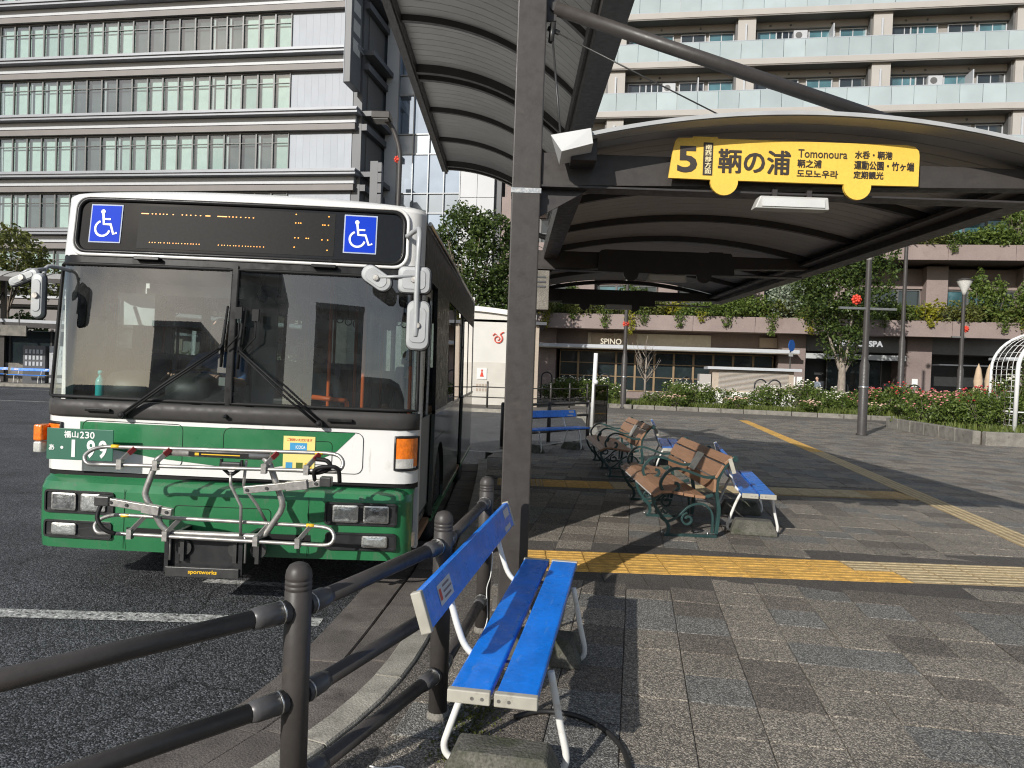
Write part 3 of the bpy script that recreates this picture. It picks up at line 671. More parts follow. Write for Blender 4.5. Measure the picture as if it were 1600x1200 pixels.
# ------------------------------------------------------------------ blue advertising benches
def plank_mesh(w, t, l):
    mb = MB(); mb.box(-w/2, w/2, -l/2, l/2, -t/2, t/2); return mb
def make_blue_bench(label):
    LN = 1.72; t = thing('blue_bench', label, 'bench', group='blue plank benches on white tube legs')
    for cx in (-.0775, .0775):
        mb = MB(); mb.box(cx-.0675, cx+.0675, -LN/2+.01, LN/2-.01, .392, .424); p = mb.build('seat_plank', 'bench_blue', t, bevel=.006)
        for s in (-1, 1):
            c = MB(); c.box(cx-.071, cx+.071, s*LN/2-.014, s*LN/2+.014, .384, .4275); c.build('end_cap', 'cap_grey', p, bevel=.004)
            for q in (.012, .045):
                b = MB(); b.lathe([(.006, -.002), (.006, .001), (0, .003)], 8, (cx+q if cx < 0 else cx-.055+q-.012, s*(LN/2+.014), .405), axis='y'); b.build('rivet', 'silver_trim', p)
    # backrest, leaning back
    sn, cs = math.sin(R(18)), math.cos(R(18)); bx, bz = -.245, .665
    def bp(a, y, q): return (bx-sn*q+cs*a, y, bz+cs*q+sn*a)
    def brd(mb, y0, y1, hh, th):
        mb.add([bp(-th, y0, -hh), bp(th, y0, -hh), bp(th, y1, -hh), bp(-th, y1, -hh), bp(-th, y0, hh), bp(th, y0, hh), bp(th, y1, hh), bp(-th, y1, hh)], [(3, 2, 1, 0), (4, 5, 6, 7), (0, 1, 5, 4), (1, 2, 6, 5), (2, 3, 7, 6), (3, 0, 4, 7)])
    mb = MB(); brd(mb, -LN/2+.01, LN/2-.01, .066, .015); bk = mb.build('backrest', 'bench_blue', t, bevel=.006)
    for s in (-1, 1):
        c = MB(); brd(c, s*LN/2-.014, s*LN/2+.014, .070, .0185); c.build('end_cap', 'cap_grey', bk, bevel=.004)
    def label_on(y0, y1, q0, q1, off, m, nm, par):
        e = MB(); e.add([bp(off, y0, q0), bp(off, y1, q0), bp(off, y1, q1), bp(off, y0, q1)], [(0, 1, 2, 3)]); e.build(nm, m, par)
    label_on(-.70, -.52, -.036, .036, .0165, 'sticker_white', 'sticker', bk)
    for k in range(3): label_on(-.64, -.64+.09+.02*(k % 2), .016-.02*k, .024-.02*k, .0175, 'sticker_mark', 'sticker_print', bk)
    label_on(-.69, -.665, -.02, .02, .0175, 'emblem_red', 'sticker_print', bk)
    label_on(.66, .80, .005, .05, .0165, 'sticker_white', 'sticker', bk)
    label_on(.60, .76, -.055, -.03, .0165, 'sticker_white', 'sticker', bk)
    for s in (-1, 1):
        y = s*.50
        mb = MB(); mb.tube(smooth_path([(-.262, y, .70), (-.236, y, .60), (-.205, y, .50), (-.17, y, .425), (-.11, y, .385), (0, y, .377), (.10, y, .377)], 4), .0125, 10); mb.build('back_support', 'white_pipe', t)
        y2 = s*.53
        mb = MB(); mb.tube(smooth_path([(-.12, y2, .377), (-.165, y2, .28), (-.22, y2, .12), (-.235, y2, .06), (-.215, y2, .022), (-.16, y2, .014), (0, y2, .014), (.15, y2, .014), (.205, y2, .024), (.222, y2, .07), (.195, y2, .19), (.155, y2, .377)], 4), .0135, 10); mb.build('leg', 'white_pipe', t)
        for yy in (y-.02, y2+.02):
            mb = MB(); mb.box(-.14, .14, yy-.009, yy+.009, .380, .3915); mb.build('seat_bracket', 'steel', t)
    return t
blue = make_blue_bench('bright blue plank bench in the foreground beside the dark railing')
blue.location = (.11, 3.21, 0); blue.rotation_euler.z = R(-9.2)
for (x, y, a, lb) in ((2.43, 7.47, -11, 'blue plank bench back to back with the nearer wooden bench'), (2.47, 11.35, -9, 'blue plank bench back to back with the farther wooden bench'),
                      (.80, 13.62, -47, 'small distant blue bench with backrest in front of the brown three-rail railing'),
                      (-23.3, 35.4, -80, 'far blue bench under the platform ten shelter, nearer the bus'), (-25.6, 35.8, -80, 'far blue bench under the platform ten shelter, at the edge of the photo')):
    c = copy_tree(blue); c.location = (x, y, 0); c.rotation_euler.z = R(a); c['label'] = lb
def block(label, x, y, rz, sc=1.0, m='block_concrete'):
    mb = MB(); a, b, c, d, h = .21*sc, .105*sc, .165*sc, .07*sc, .135*sc
    N = 5
    ring = lambda w, e, z, j: [(w+rk.uniform(-j, j), -e+rk.uniform(-j, j), z), (w, e, z), (-w+rk.uniform(-j, j), e, z), (-w, -e+rk.uniform(-j, j), z)]
    vs = ring(a, b, 0, .004)+ring(a*.98, b*.97, h*.25, .006)+ring(c, d, h*.96, .005)+ring(c-.01, d-.01, h, .004)
    fs = [(3, 2, 1, 0)]+[(k*4+i, k*4+(i+1) % 4, (k+1)*4+(i+1) % 4, (k+1)*4+i) for k in range(3) for i in range(4)]+[(12, 13, 14, 15)]
    mb.add(vs, fs); o = mb.build('concrete_block', m, None, (x, y, 0), rz, bevel=.008)
    tag(o, label, 'concrete block', 'weight blocks under the blue benches'); return o
def bpos(bx, by, a, lx, ly): c, s = math.cos(R(a)), math.sin(R(a)); return bx+c*lx-s*ly, by+s*lx+c*ly
for (bx, by, a, nm) in ((.11, 3.21, -9.2, 'the foreground blue bench'), (2.43, 7.47, -11, 'the blue bench behind the nearer wooden bench'), (2.47, 11.35, -9, 'the blue bench behind the farther wooden bench'), (.80, 13.62, -47, 'the small distant blue bench')):
    for s, w in ((-1, 'near'), (1, 'far')):
        x, y = bpos(bx, by, a, .0, s*.53-(.1 if s < 0 and by < 5 else 0)); block('tapered concrete weight, %s end of %s' % (w, nm), x, y, R(a), 1.0)
# bits lying by the foreground bench
def cord(name, label, cat, pts, r, m, n=7):
    mb = MB(); mb.tube(smooth_path(pts, 6), r, n); o = mb.build(name, m); tag(o, label, cat); return o
ring = [(.06, 3.07, .012), (.18, 3.13, .011), (.32, 3.10, .011), (.42, 3.0, .011), (.475, 2.86, .011), (.485, 2.72, .011), (.47, 2.62, .011), (.44, 2.55, .011)]
cord('black_cable', 'black cable lying in an arc on the paving by the foreground bench', 'cable', ring, .011, 'cord_black')
cord('white_wire', 'thin white wire tied from the railing post down to the ground', 'wire', [(-.10, 4.06, .46), (-.075, 4.06, .45), (-.08, 4.02, .34), (-.10, 4.04, .25), (-.09, 4.02, .10), (-.12, 3.98, .012)], .003, 'zip_white', 5)
cord('cable_tie', 'loose white plastic tie on the paving under the railing', 'cable tie', [(-.47, 2.66, .006), (-.42, 2.64, .010), (-.36, 2.66, .008), (-.33, 2.63, .006), (-.38, 2.61, .007)], .0035, 'zip_white', 5)
ms = MB(); rm = random.Random(4); pts = []
for i in range(900):
    a = rm.random(); x, y = bpos(.11, 3.21, -9.2, rm.gauss(-.20, .05), -.55+rm.random()*.55); pts.append((x, y, rm.uniform(.0, .012)))
leaf_quads(ms, pts, .014, rm); tag(ms.build('moss', 'moss'), 'green moss growing in the joints under the foreground bench', 'moss', kind='stuff')

# ------------------------------------------------------------------ wooden park benches with cast iron frames
def cz(pts): return [((x-830)*.001675, (825-y)*.001675+(x-830)*.00006) for x, y in pts]
def sm2(pts, n=5): return [(p.x, p.y) for p in smooth_path([Vector((a, b, 0)) for a, b in pts], n)]
def taper(n, a, b, c=None): return [a+(b-a)*i/(n-1) for i in range(n)]
def make_wood_bench(label):
    t = thing('park_bench', label, 'bench', group='wooden park benches with green cast iron frames'); LN = 1.90
    T = .022
    for y in (0, .91, LN):
        f = MB()
        p = sm2(cz([(838, 818), (852, 790), (846, 755), (812, 715), (782, 672), (766, 632), (768, 606), (790, 588), (832, 582), (900, 590), (980, 606), (1040, 612), (1088, 600)])); f.ribbon(p, taper(len(p), .030, .026), y-T, y+T)
        p = sm2(cz([(1112, 815), (1120, 740), (1123, 680), (1113, 620), (1106, 560), (1118, 500), (1146, 450), (1172, 418), (1198, 398)])); f.ribbon(p, taper(len(p), .032, .026), y-T, y+T)
        f.lathe([(.026, y-T-.004), (.030, y-T), (.030, y+T), (.026, y+T+.004)], 14, (cz([(1200, 404)])[0][0], 0, cz([(1200, 404)])[0][1]), axis='y')
        f.lathe([(.020, y-T-.004), (.024, y-T), (.024, y+T), (.020, y+T+.004)], 12, (cz([(780, 604)])[0][0], 0, cz([(780, 604)])[0][1]), axis='y')
        f.box(-.005, .48, y-.026, y+.026, 0, .024)
        f.build('side_frame', 'iron_green', t, bevel=.004)
        s = MB()
        p = sm2(cz([(806, 722), (835, 743), (872, 738), (915, 705), (955, 668), (1005, 650), (1052, 658), (1082, 692), (1092, 735), (1090, 812)])); s.ribbon(p, .018, y-T*.75, y+T*.75)
        x0, z0 = cz([(955, 735)])[0]; sp_ = spiral(x0, z0, .062, .018, 95, 95+430); s.ribbon(sp_, taper(len(sp_), .017, .024), y-T*.7, y+T*.7)
        x0, z0 = cz([(832, 690)])[0]; sp_ = spiral(x0, z0, .036, .010, 200, 200-400); s.ribbon(sp_, taper(len(sp_), .014, .018), y-T*.65, y+T*.65)
        s.build('scrollwork', 'iron_green', t, bevel=.003)
        a = MB()
        p = sm2(cz([(1108, 500), (1050, 505), (990, 486), (930, 464), (880, 456), (842, 470), (812, 505), (801, 540), (812, 572), (842, 588), (875, 583), (899, 562), (896, 540), (878, 536)])); a.ribbon(p, taper(len(p), .022, .026), y-T*.9, y+T*.9)
        a.build('armrest', 'iron_green', t, bevel=.004)
        for bxx in (0.0, .42):
            b = MB(); b.lathe([(.008, .02), (.008, .034), (.003, .05)], 8, (bxx-.02, y-.0, 0)); b.build('anchor_bolt', 'silver_trim', t)
    xs = [(-.085, .392, 28), (.005, .412, 4), (.105, .402, -6), (.205, .388, -6), (.305, .376, -4)]
    for i, (x, z, a) in enumerate(xs):
        m = MB(); c, s = math.cos(R(a)), math.sin(R(a)); w, th = .046, .013
        q = [(-w, -th), (w, -th), (w, th), (-w, th)]; q = [(x+c*u-s*v, z+s*u+c*v) for u, v in q]
        m.add([(u, y, v) for y in (-.06, LN+.06) for u, v in q], [(0, 1, 2, 3), (7, 6, 5, 4), (4, 5, 1, 0), (5, 6, 2, 1), (6, 7, 3, 2), (7, 4, 0, 3)]); sl = m.build('seat_slat', 'wood_plastic', t, bevel=.004)
        if i == 0:
            for y0, y1 in ((.03, .86), (.96, 1.84)):
                e = MB(); e.bar((x-c*(w+.004), y0, z-s*(w+.004)+.004), (x-c*(w+.004), y1, z-s*(w+.004)+.004), .005, .014); e.build('edge_strip', 'lamp_white', sl)
    bkp = sm2(cz([(1094, 590), (1090, 540), (1104, 490), (1132, 445), (1165, 408), (1185, 392)]), 6)
    for i, (k0, k1) in enumerate(((1, 9), (10, 19), (20, 29))):
        k1 = min(k1, len(bkp)-1); a = Vector(bkp[k0]); b = Vector(bkp[k1]); d = (b-a).normalized(); n = Vector((-d.y, d.x))*.012
        m = MB(); q = [a-n, b-n, b+n, a+n]
        m.add([(u.x, y, u.y) for y in (-.03, LN+.03) for u in q], [(0, 1, 2, 3), (7, 6, 5, 4), (4, 5, 1, 0), (5, 6, 2, 1), (6, 7, 3, 2), (7, 4, 0, 3)]); sl = m.build('back_slat', 'wood_plastic', t, bevel=.004, fix=True)
        if i == 1:
            e = MB(); c0 = a.lerp(b, -.25)+n*1.25; c1 = a.lerp(b, 1.2)+n*1.25
            e.add([(c0.x, .66, c0.y), (c0.x, .92, c0.y), (c1.x, .92, c1.y), (c1.x, .66, c1.y)], [(0, 1, 2, 3)]); e.build('plaque', 'plaque', sl)
    return t
wb = make_wood_bench('nearer brown slatted park bench with green scrolled iron sides'); wb.location = (1.44, 6.72, 0)
c = copy_tree(wb); c.location = (1.40, 10.42, 0); c['label'] = 'farther brown slatted park bench with green scrolled iron sides'

# ------------------------------------------------------------------ bus stop shelter
PX, PYS = .045, (4.57, 8.2, 11.9)
sh = thing('bus_shelter', 'dark brown steel bus shelter with arched canopies on square posts', 'shelter', (PX, PYS[0], 0))
OX, OY = PX, PYS[0]
for y in PYS:
    m = MB(); m.box(-.088, .088, y-OY-.088, y-OY+.088, -.02, 5.05); p = m.build('post', 'brown_paint', sh, bevel=.008)
    b = MB(); b.box(-.091, .091, y-OY-.091, y-OY+.091, 2.545, 2.575); b.build('post_band', 'silver_trim', p)
    b = MB(); b.box(-.12, .12, y-OY-.12, y-OY+.12, -.01, .012); b.build('base_plate', 'concrete', p)
def vault(Lp, Rp, bulge, s):
    x = Lp[0]+(Rp[0]-Lp[0])*s; z = Lp[1]+(Rp[1]-Lp[1])*s; dx, dz = Rp[0]-Lp[0], Rp[1]-Lp[1]; k = math.hypot(dx, dz); h = bulge*4*s*(1-s)
    return x-dz/k*h, z+dx/k*h
def make_vault(par, nm, Lp, Rp, bulge, Y0, Y1, rib_ys, step=.13, n=14, th=.012):
    # ceiling boards run across, one after another
    w = step-.007; m = MB(); rows = [vault(Lp, Rp, bulge, i/n) for i in range(n+1)]; k = n+1
    vs = [(x-OX, y, z) for y in (0, w) for x, z in rows]+[(x-OX, y, z+th) for y in (0, w) for x, z in rows]
    fs = []
    for i in range(n):
        fs += [(i, k+i, k+i+1, i+1), (2*k+i, 2*k+i+1, 3*k+i+1, 3*k+i), (i, i+1, 2*k+i+1, 2*k+i), (k+i, 3*k+i, 3*k+i+1, k+i+1)]
    me = m.add(vs, fs, 0, False).mesh('ceiling_board', 'roof_sheet')
    for i in range(int((Y1-Y0)/step)): put(me, 'ceiling_board', par, (0, Y0-OY+i*step, 0))
    top = MB(); top.grid(lambda u, v: (vault(Lp, Rp, bulge, u)[0]-OX, Y0-OY+(Y1-Y0)*v, vault(Lp, Rp, bulge, u)[1]+th+.012), n, 1); top.build('roof_skin', 'light_grey', par)
    for y, (w, h) in rib_ys:
        m = MB(); pts = [vault(Lp, Rp, bulge, i/20) for i in range(21)]; vs = []
        for x, z in pts: vs += [(x-OX, y-OY-w/2, z-h), (x-OX, y-OY+w/2, z-h), (x-OX, y-OY+w/2, z-.001), (x-OX, y-OY-w/2, z-.001)]
        fs = []
        for i in range(20):
            a = 4*i; b = a+4; fs += [(a, b, b+1, a+1), (a+1, b+1, b+2, a+2), (a+3, a+2, b+2, b+3), (a, a+3, b+3, b)]
        fs += [(0, 1, 2, 3), (83, 82, 81, 80)]
        m.add(vs, fs, 0, False).build('rib', 'brown_dark', par, fix=True)
LL, LR = (-1.19, 4.76), (.54, 4.05)
make_vault(sh, 'high', LL, LR, .20, 4.2, 12.02, [(4.24, (.06, .09)), (5.77, (.05, .06)), (6.97, (.05, .06)), (8.10, (.06, .09)), (8.30, (.06, .09)), (9.40, (.05, .06)), (10.6, (.05, .06)), (11.8, (.06, .09)), (11.98, (.06, .09))])
m = MB(); m.box(LL[0]-.07-OX, LL[0]+.035-OX, 4.15-OY, 12.08-OY, LL[1]-.10, LL[1]+.05); m.box(LL[0]-.015-OX, LL[0]+.02-OX, 4.15-OY, 12.08-OY, LL[1]-.135, LL[1]-.1); m.build('edge_gutter', 'brown_paint', sh, bevel=.004)
m = MB(); m.box(LR[0]-.04-OX, LR[0]+.16-OX, 4.15-OY, 12.08-OY, LR[1]-.19, LR[1]+.07); m.box(LR[0]-.07-OX, LR[0]-.04-OX, 4.15-OY, 12.08-OY, LR[1]-.10, LR[1]+.03); m.build('edge_gutter', 'brown_paint', sh, bevel=.004)
RL, RR_ = (.40, 2.83), (3.26, 2.79)
Y0, Y1 = 4.28, 12.1
make_vault(sh, 'low', RL, RR_, .185, Y0, Y1, [(5.80, (.05, .06)), (7.0, (.05, .06)), (8.1, (.05, .06)), (9.4, (.05, .06)), (10.6, (.05, .06)), (12.06, (.05, .06))], step=.14)
m = MB(); m.box(RL[0]-.10-OX, RL[0]+.05-OX, Y0+.05-OY, Y1-OY, RL[1]-.12, RL[1]+.05); m.build('edge_gutter', 'brown_paint', sh, bevel=.004)
m = MB(); m.box(RR_[0]-.03-OX, RR_[0]+.13-OX, Y0+.05-OY, Y1-OY, RR_[1]-.13, RR_[1]+.03); m.box(RR_[0]-.15-OX, RR_[0]-.03-OX, Y0+.1-OY, Y1-OY, RR_[1]-.075, RR_[1]-.045); m.build('edge_gutter', 'brown_paint', sh, bevel=.004)
m = MB(); pts = [vault(RL, RR_, .185, i/24) for i in range(25)]
for i in range(24):
    (x0, z0), (x1, z1) = pts[i], pts[i+1]
    m.add([(x0-OX, Y0-.012-OY, z0+.004), (x1-OX, Y0-.012-OY, z1+.004), (x1-OX, Y0-.012-OY, z1+.027), (x0-OX, Y0-.012-OY, z0+.027), (x0-OX, Y0+.03-OY, z0+.027), (x1-OX, Y0+.03-OY, z1+.027), (x0-OX, Y0-.004-OY, z0+.004), (x1-OX, Y0-.004-OY, z1+.004)], [(0, 1, 2, 3), (3, 2, 5, 4), (1, 0, 6, 7)])
m.build('front_trim', 'light_grey', sh)
m = MB(); m.add([(.235-OX, Y0-.09-OY, 2.716), (.415-OX, Y0-.05-OY, 2.780), (.40-OX, Y0-.05-OY, 2.866), (.170-OX, Y0-.09-OY, 2.806), (.235-OX, Y0+.12-OY, 2.70), (.415-OX, Y0+.12-OY, 2.74), (.42-OX, Y0+.12-OY, 2.87), (.20-OX, Y0+.12-OY, 2.81)],
                [(0, 1, 2, 3), (5, 4, 7, 6), (3, 2, 6, 7), (4, 5, 1, 0), (4, 0, 3, 7), (1, 5, 6, 2)]); m.build('gutter_end_box', 'white_enamel', sh, fix=True)
m = MB(); m.bar((3.16-OX, Y0-.03-OY, 2.83), (3.50-OX, Y0-.03-OY, 2.79), .10, .10); m.build('gutter_end_box', 'light_grey', sh)
for y in PYS:
    m = MB(); a = [(.088, 2.60), (3.20-OX, 2.685), (3.32-OX, 2.72), (3.30-OX, 2.775), (3.1-OX, 2.80), (.088, 2.80)]
    m.extr([(p, q) for p, q in a], (0, y-OY-.06, 0), (1, 0, 0), (0, 0, 1), .12); b_ = m.build('cross_beam', 'brown_paint', sh, bevel=.003, fix=True)
    g = MB(); g.extr([(.088, 2.42), (.088, 2.60), (.40, 2.605)], (0, y-OY-.008, 0), (1, 0, 0), (0, 0, 1), .016); g.build('gusset', 'brown_dark', b_, fix=True)
    e = MB(); e.box(.088, 3.15-OX, y-OY-.074, y-OY+.074, 2.592, 2.603); e.build('flange', 'brown_dark', b_)
    # tension strut and wire stays
    s = MB(); s.tube([(.14, y-OY, 3.70), (2.30-OX, y-OY, 3.07)], .042, 14); st = s.build('strut', 'brown_paint', sh)
    e = MB(); e.box(.088, .15, y-OY-.012, y-OY+.012, 3.62, 3.78); e.lathe([(.028, -.03), (.028, .03)], 12, (.135, y-OY, 3.70), axis='y'); e.build('strut_bracket', 'brown_dark', st)
    w = MB(); w.tube([(.12, y-OY-.02, 3.56), (1.32-OX, y-OY-.02, 3.03)], .0045, 6); w.build('stay_wire', 'rack_dark', sh)
    w = MB(); w.tube([(.13, y-OY-.03, 3.50), (.19, y-OY-.2, 2.86)], .007, 6); w.tube([(.13, y-OY-.02, 3.60), (.12, y-OY-.03, 3.48)], .018, 8); w.tube([(.10, y-OY, 3.58), (.17, y-OY, 3.55)], .016, 8); w.build('stay_wire', 'rack_dark', sh)
# lamps under the beams
for i, y in enumerate(PYS):
    t = thing('strip_lamp', ('white fluorescent lamp hanging under the yellow sign', 'strip lamp under the middle cross beam of the shelter', 'strip lamp under the farthest cross beam of the shelter')[i], 'lamp', (1.66, y-.06, 2.50), 0, 'strip lamps under the shelter beams')
    m = MB(); m.extr([(-.23, 0), (.22, 0), (.21, .075), (-.20, .075)], (0, -.045, 0), (1, 0, 0), (0, 0, 1), .09); m.build('housing', 'lamp_body', t, bevel=.006, fix=True)
    m = MB(); m.box(-.19, .19, -.052, -.046, .012, .062); m.build('diffuser', 'lamp_white', t)
    m = MB(); m.box(-.12, -.09, -.02, .02, .07, .12); m.box(.09, .12, -.02, .02, .07, .12); m.build('bracket', 'brown_dark', t)
# the yellow bus-shaped stop sign
def bus_outline():
    p = [(0, 0)]+[(.02, .16), (.035, .225), (.05, .24), (.135, .243), (.14, .252), (.285, .252), (.29, .243), (1.42, .243), (1.47, .235), (1.495, .21), (1.50, .18), (1.50, 0)]
    w2 = [(1.21+0*0, 0)]
    a = arc(1.135, -.01, .083, 5, -185, 12); b = arc(.335, -.01, .083, 5, -185, 12)
    return p+a+b
def stop_sign(label, x, y, z, back=False):
    t = thing('stop_sign', label, 'sign', (x, y, z), 0, 'bus-shaped stop signs'); m = MB()
    o = bus_outline()
    if back: o = [(1.5-a, b) for a, b in o][::-1]
    m.extr(o, (0, 0, 0), (1, 0, 0), (0, 0, 1), .02, 0); m.build('plate', 'brown_dark' if back else 'sign_yellow', t, fix=True)
    b = MB(); b.box(.1, 1.4, .02, .05, .04, .08); b.box(.1, 1.4, .02, .05, .16, .2); b.build('mounting_rail', 'brown_dark', t)
    return t
sg = stop_sign('yellow bus-shaped sign for stop number five on the shelter beam', .895, 4.44, 2.655)
def cx(a): return (a-15)/1520*1.5
def cz2(a, x=0): return (312-a)/1520*1.5+(x-15)/1520*1.5*.032
def sign_text(nm, s, a0, a1, b0, b1, m='sign_black', bold=0.0, y=-.001):
    k = MB(); am = (a0+a1)/2
    if bold < 0:                                             # heavy strokes: the outline laid over itself, a hair apart
        for q, (dx, dz) in enumerate(((0, 0), (-1, -.6), (1, .6), (-1, .6), (1, -.6))): letters(k, s, cx(a0)+dx*bold, cx(a1)+dx*bold, cz2(b1, am)+dz*bold, cz2(b0, am)+dz*bold, y-.0003*q, .0025, 0, 0)
    else: letters(k, s, cx(a0), cx(a1), cz2(b1, am), cz2(b0, am), y, .0025, 0, bold)
    return k.build(nm, m, sg)
sign_text('stop_number', '5', 65, 185, 120, 280, bold=.025)
k = MB(); k.box(cx(221), cx(279), -.003, .001, cz2(297, 250), cz2(99, 250)); k.build('direction_panel', 'sign_black', sg)
for i, ch in enumerate('南西部方面'): sign_text('direction_text', ch, 232, 269, 112+36.5*i, 143+36.5*i, 'sign_cream', -.0008, -.004)
sign_text('stop_name', '鞆の浦', 315, 749, 144, 286, bold=-.0032)
sign_text('romanised_name', 'Tomonoura', 797, 1095, 142, 192, bold=.008)
sign_text('chinese_name', '鞆之浦', 795, 940, 202, 249, bold=-.0009)
sign_text('korean_name', '도모노우라', 793, 1042, 265, 310, bold=-.0009)
sign_text('route_text', '水呑・鞆港', 1142, 1368, 150, 196, bold=-.0009)
sign_text('route_text', '運動公園・竹ヶ端', 1140, 1502, 212, 264, bold=-.0009)
sign_text('route_text', '定期観光', 1138, 1318, 272, 316, bold=-.0009)
stop_sign('dark back of a bus-shaped sign on the middle shelter beam', .9, 8.10, 2.585, True)
stop_sign('dark back of a bus-shaped sign on the farthest shelter beam', .75, 11.80, 2.56, True)
t = thing('junction_cabinet', 'grey louvred cabinet mounted on the far side of the shelter post', 'cabinet', (.27, 7.95, 2.12))
m = MB(); m.box(-.09, .09, -.10, .12, 0, .42); m.build('case', 'concrete', t, bevel=.01)
for k in range(3):
    m = MB(); m.box(-.06, .05, -.107, -.10, .24+.05*k, .255+.05*k); m.build('louvre', 'dark_panel', t)
m = MB(); m.box(-.26, -.10, -.04, .04, .1, .16); m.box(-.26, -.10, -.04, .04, .4, .46); m.build('bracket', 'brown_dark', t)
# ------------------------------------------------------------------ people
def person(label, J, cols, loc, rotz=0, extra=None, group=None):
    """J: joint -> (x, y, z, radius); one skinned surface, clothes by limb"""
    E = [('pelvis', 'waist'), ('waist', 'chest'), ('chest', 'neck'), ('neck', 'skull'), ('skull', 'crown'), ('chest', 'sl'), ('sl', 'el'), ('el', 'wl'), ('wl', 'hl'), ('chest', 'sr'), ('sr', 'er'), ('er', 'wr'), ('wr', 'hr'),
         ('pelvis', 'pl'), ('pl', 'kl'), ('kl', 'al'), ('al', 'tl'), ('pelvis', 'pr'), ('pr', 'kr'), ('kr', 'ar'), ('ar', 'tr')]
    K = list(J); me = bpy.data.meshes.new('person'); me.from_pydata([J[k][:3] for k in K], [(K.index(a), K.index(b)) for a, b in E if a in J and b in J], [])
    o = bpy.data.objects.new('person', me); col.objects.link(o)
    sk = o.modifiers.new('skin', 'SKIN'); sk.use_smooth_shade = True; o.modifiers.new('sub', 'SUBSURF').levels = 1
    for i, k in enumerate(K):
        r = J[k][3]; d = me.skin_vertices[0].data[i]; d.radius = (r*1.15, r*.8) if k in ('chest', 'waist', 'pelvis') else (r, r); d.use_root = (k == 'pelvis')
    dg = bpy.context.evaluated_depsgraph_get(); m2 = bpy.data.meshes.new_from_object(o.evaluated_get(dg)); bpy.data.objects.remove(o); bpy.data.meshes.remove(me)
    cls = {('pelvis', 'waist'): 1, ('pelvis', 'pl'): 1, ('pelvis', 'pr'): 1, ('pl', 'kl'): 1, ('kl', 'al'): 1, ('pr', 'kr'): 1, ('kr', 'ar'): 1, ('al', 'tl'): 3, ('ar', 'tr'): 3, ('waist', 'chest'): 0, ('chest', 'sl'): 0, ('chest', 'sr'): 0, ('sl', 'el'): 0, ('sr', 'er'): 0, ('chest', 'neck'): 0}
    vs = [v.co.copy() for v in m2.vertices]; fs = [tuple(p.vertices) for p in m2.polygons]; bpy.data.meshes.remove(m2)
    seg = [(Vector(J[a][:3]), Vector(J[b][:3]), cls.get((a, b), 2)) for a, b in E if a in J and b in J]
    mb = MB(); mb.v = [tuple(v) for v in vs]
    for f in fs:
        c = sum((vs[i] for i in f), Vector())/len(f); best = None
        for a, b, k in seg:
            ab = b-a; t = max(0, min(1, (c-a).dot(ab)/max(ab.length_squared, 1e-9))); d = (c-(a+ab*t)).length
            if best is None or d < best[0]: best = (d, k)
        mb.f.append(f); mb.m.append(best[1]); mb.s.append(True)
    sk_, cr = Vector(J['skull'][:3]), Vector(J['crown'][:3]); hc = sk_.lerp(cr, .45)
    fw = Vector(J.get('look', (0, -1, 0))).normalized(); up = (cr-sk_).normalized(); sd = fw.cross(up).normalized()
    hr = .078
    mb.ball(hc+up*.012, (hr, hr*1.15, hr*1.32), 14, 10, 2)
    mb.ball(hc+fw*.092-up*.012, (.012, .018, .022), 6, 5, 2)
    for s in (-1, 1):
        mb.ball(hc+sd*s*.08-up*.005, (.012, .02, .03), 6, 5, 2); mb.ball(hc+fw*.082+sd*s*.03+up*.018, (.011, .008, .008), 6, 4, 4)
    mb.ball(hc+fw*.083-up*.052, (.022, .008, .006), 6, 4, 4)
    for h, w in (('hl', 'wl'), ('hr', 'wr')):
        if h not in J: continue
        p = Vector(J[h][:3]); d = (p-Vector(J[w][:3])).normalized(); s = d.cross(Vector((0, 0, 1)))
        if s.length < .1: s = Vector((0, 1, 0))
        s.normalize(); n = s.cross(d)
        for i, ln in enumerate((.062, .074, .070, .054)):
            q = p+s*(.030-.020*i)+d*.02; mb.tube([q, q+d*ln*.5-n*.006, q+d*ln*.85-n*.03], [.0095, .0088, .007], 6, 2)
        q = p+s*.03; mb.tube([q, q+s*.022+d*.028, q+s*.026+d*.055], [.011, .010, .008], 6, 2)
    t = mb.build('person', cols+['hair'], None, loc, rotz); tag(t, label, 'person', group)
    hb = MB(); hb.ball(hc+up*.030-fw*.014, (hr*1.10, hr*1.24, hr*1.24), 14, 8); hb.v = [v for v in hb.v]
    for i, v in enumerate(hb.v):
        q = Vector(v)-hc
        if q.dot(fw) > .045 and q.dot(up) < .075: hb.v[i] = tuple(hc+q-fw*(q.dot(fw)-.03))
        elif q.dot(up) < -.05: hb.v[i] = tuple(hc+q*.8)
    hb.build('hair', 'hair', t)
    return t
def seated(h=1.0, arms='wheel'):
    J = dict(pelvis=(0, 0, .10, .135), waist=(0, .02, .26, .125), chest=(0, .03, .46, .125), neck=(0, .02, .58, .05), skull=(0, .0, .67, .055), crown=(0, -.005, .81, .05),
             sl=(-.185, .02, .51, .062), sr=(.185, .02, .51, .062), pl=(-.10, -.06, .07, .085), pr=(.10, -.06, .07, .085), kl=(-.13, -.46, .08, .062), kr=(.13, -.46, .08, .062), al=(-.13, -.50, -.33, .045), ar=(.13, -.50, -.33, .045), tl=(-.14, -.68, -.39, .035), tr=(.14, -.68, -.39, .035))
    if arms == 'wheel': J.update(el=(-.25, -.14, .30, .046), wl=(-.19, -.38, .34, .032), hl=(-.17, -.44, .36, .032), er=(.25, -.14, .30, .046), wr=(.19, -.38, .34, .032), hr=(.17, -.44, .36, .032))
    else: J.update(el=(-.24, -.04, .28, .046), wl=(-.12, -.26, .20, .032), hl=(-.09, -.32, .18, .032), er=(.24, -.04, .28, .046), wr=(.12, -.26, .20, .032), hr=(.09, -.32, .18, .032))
    return J
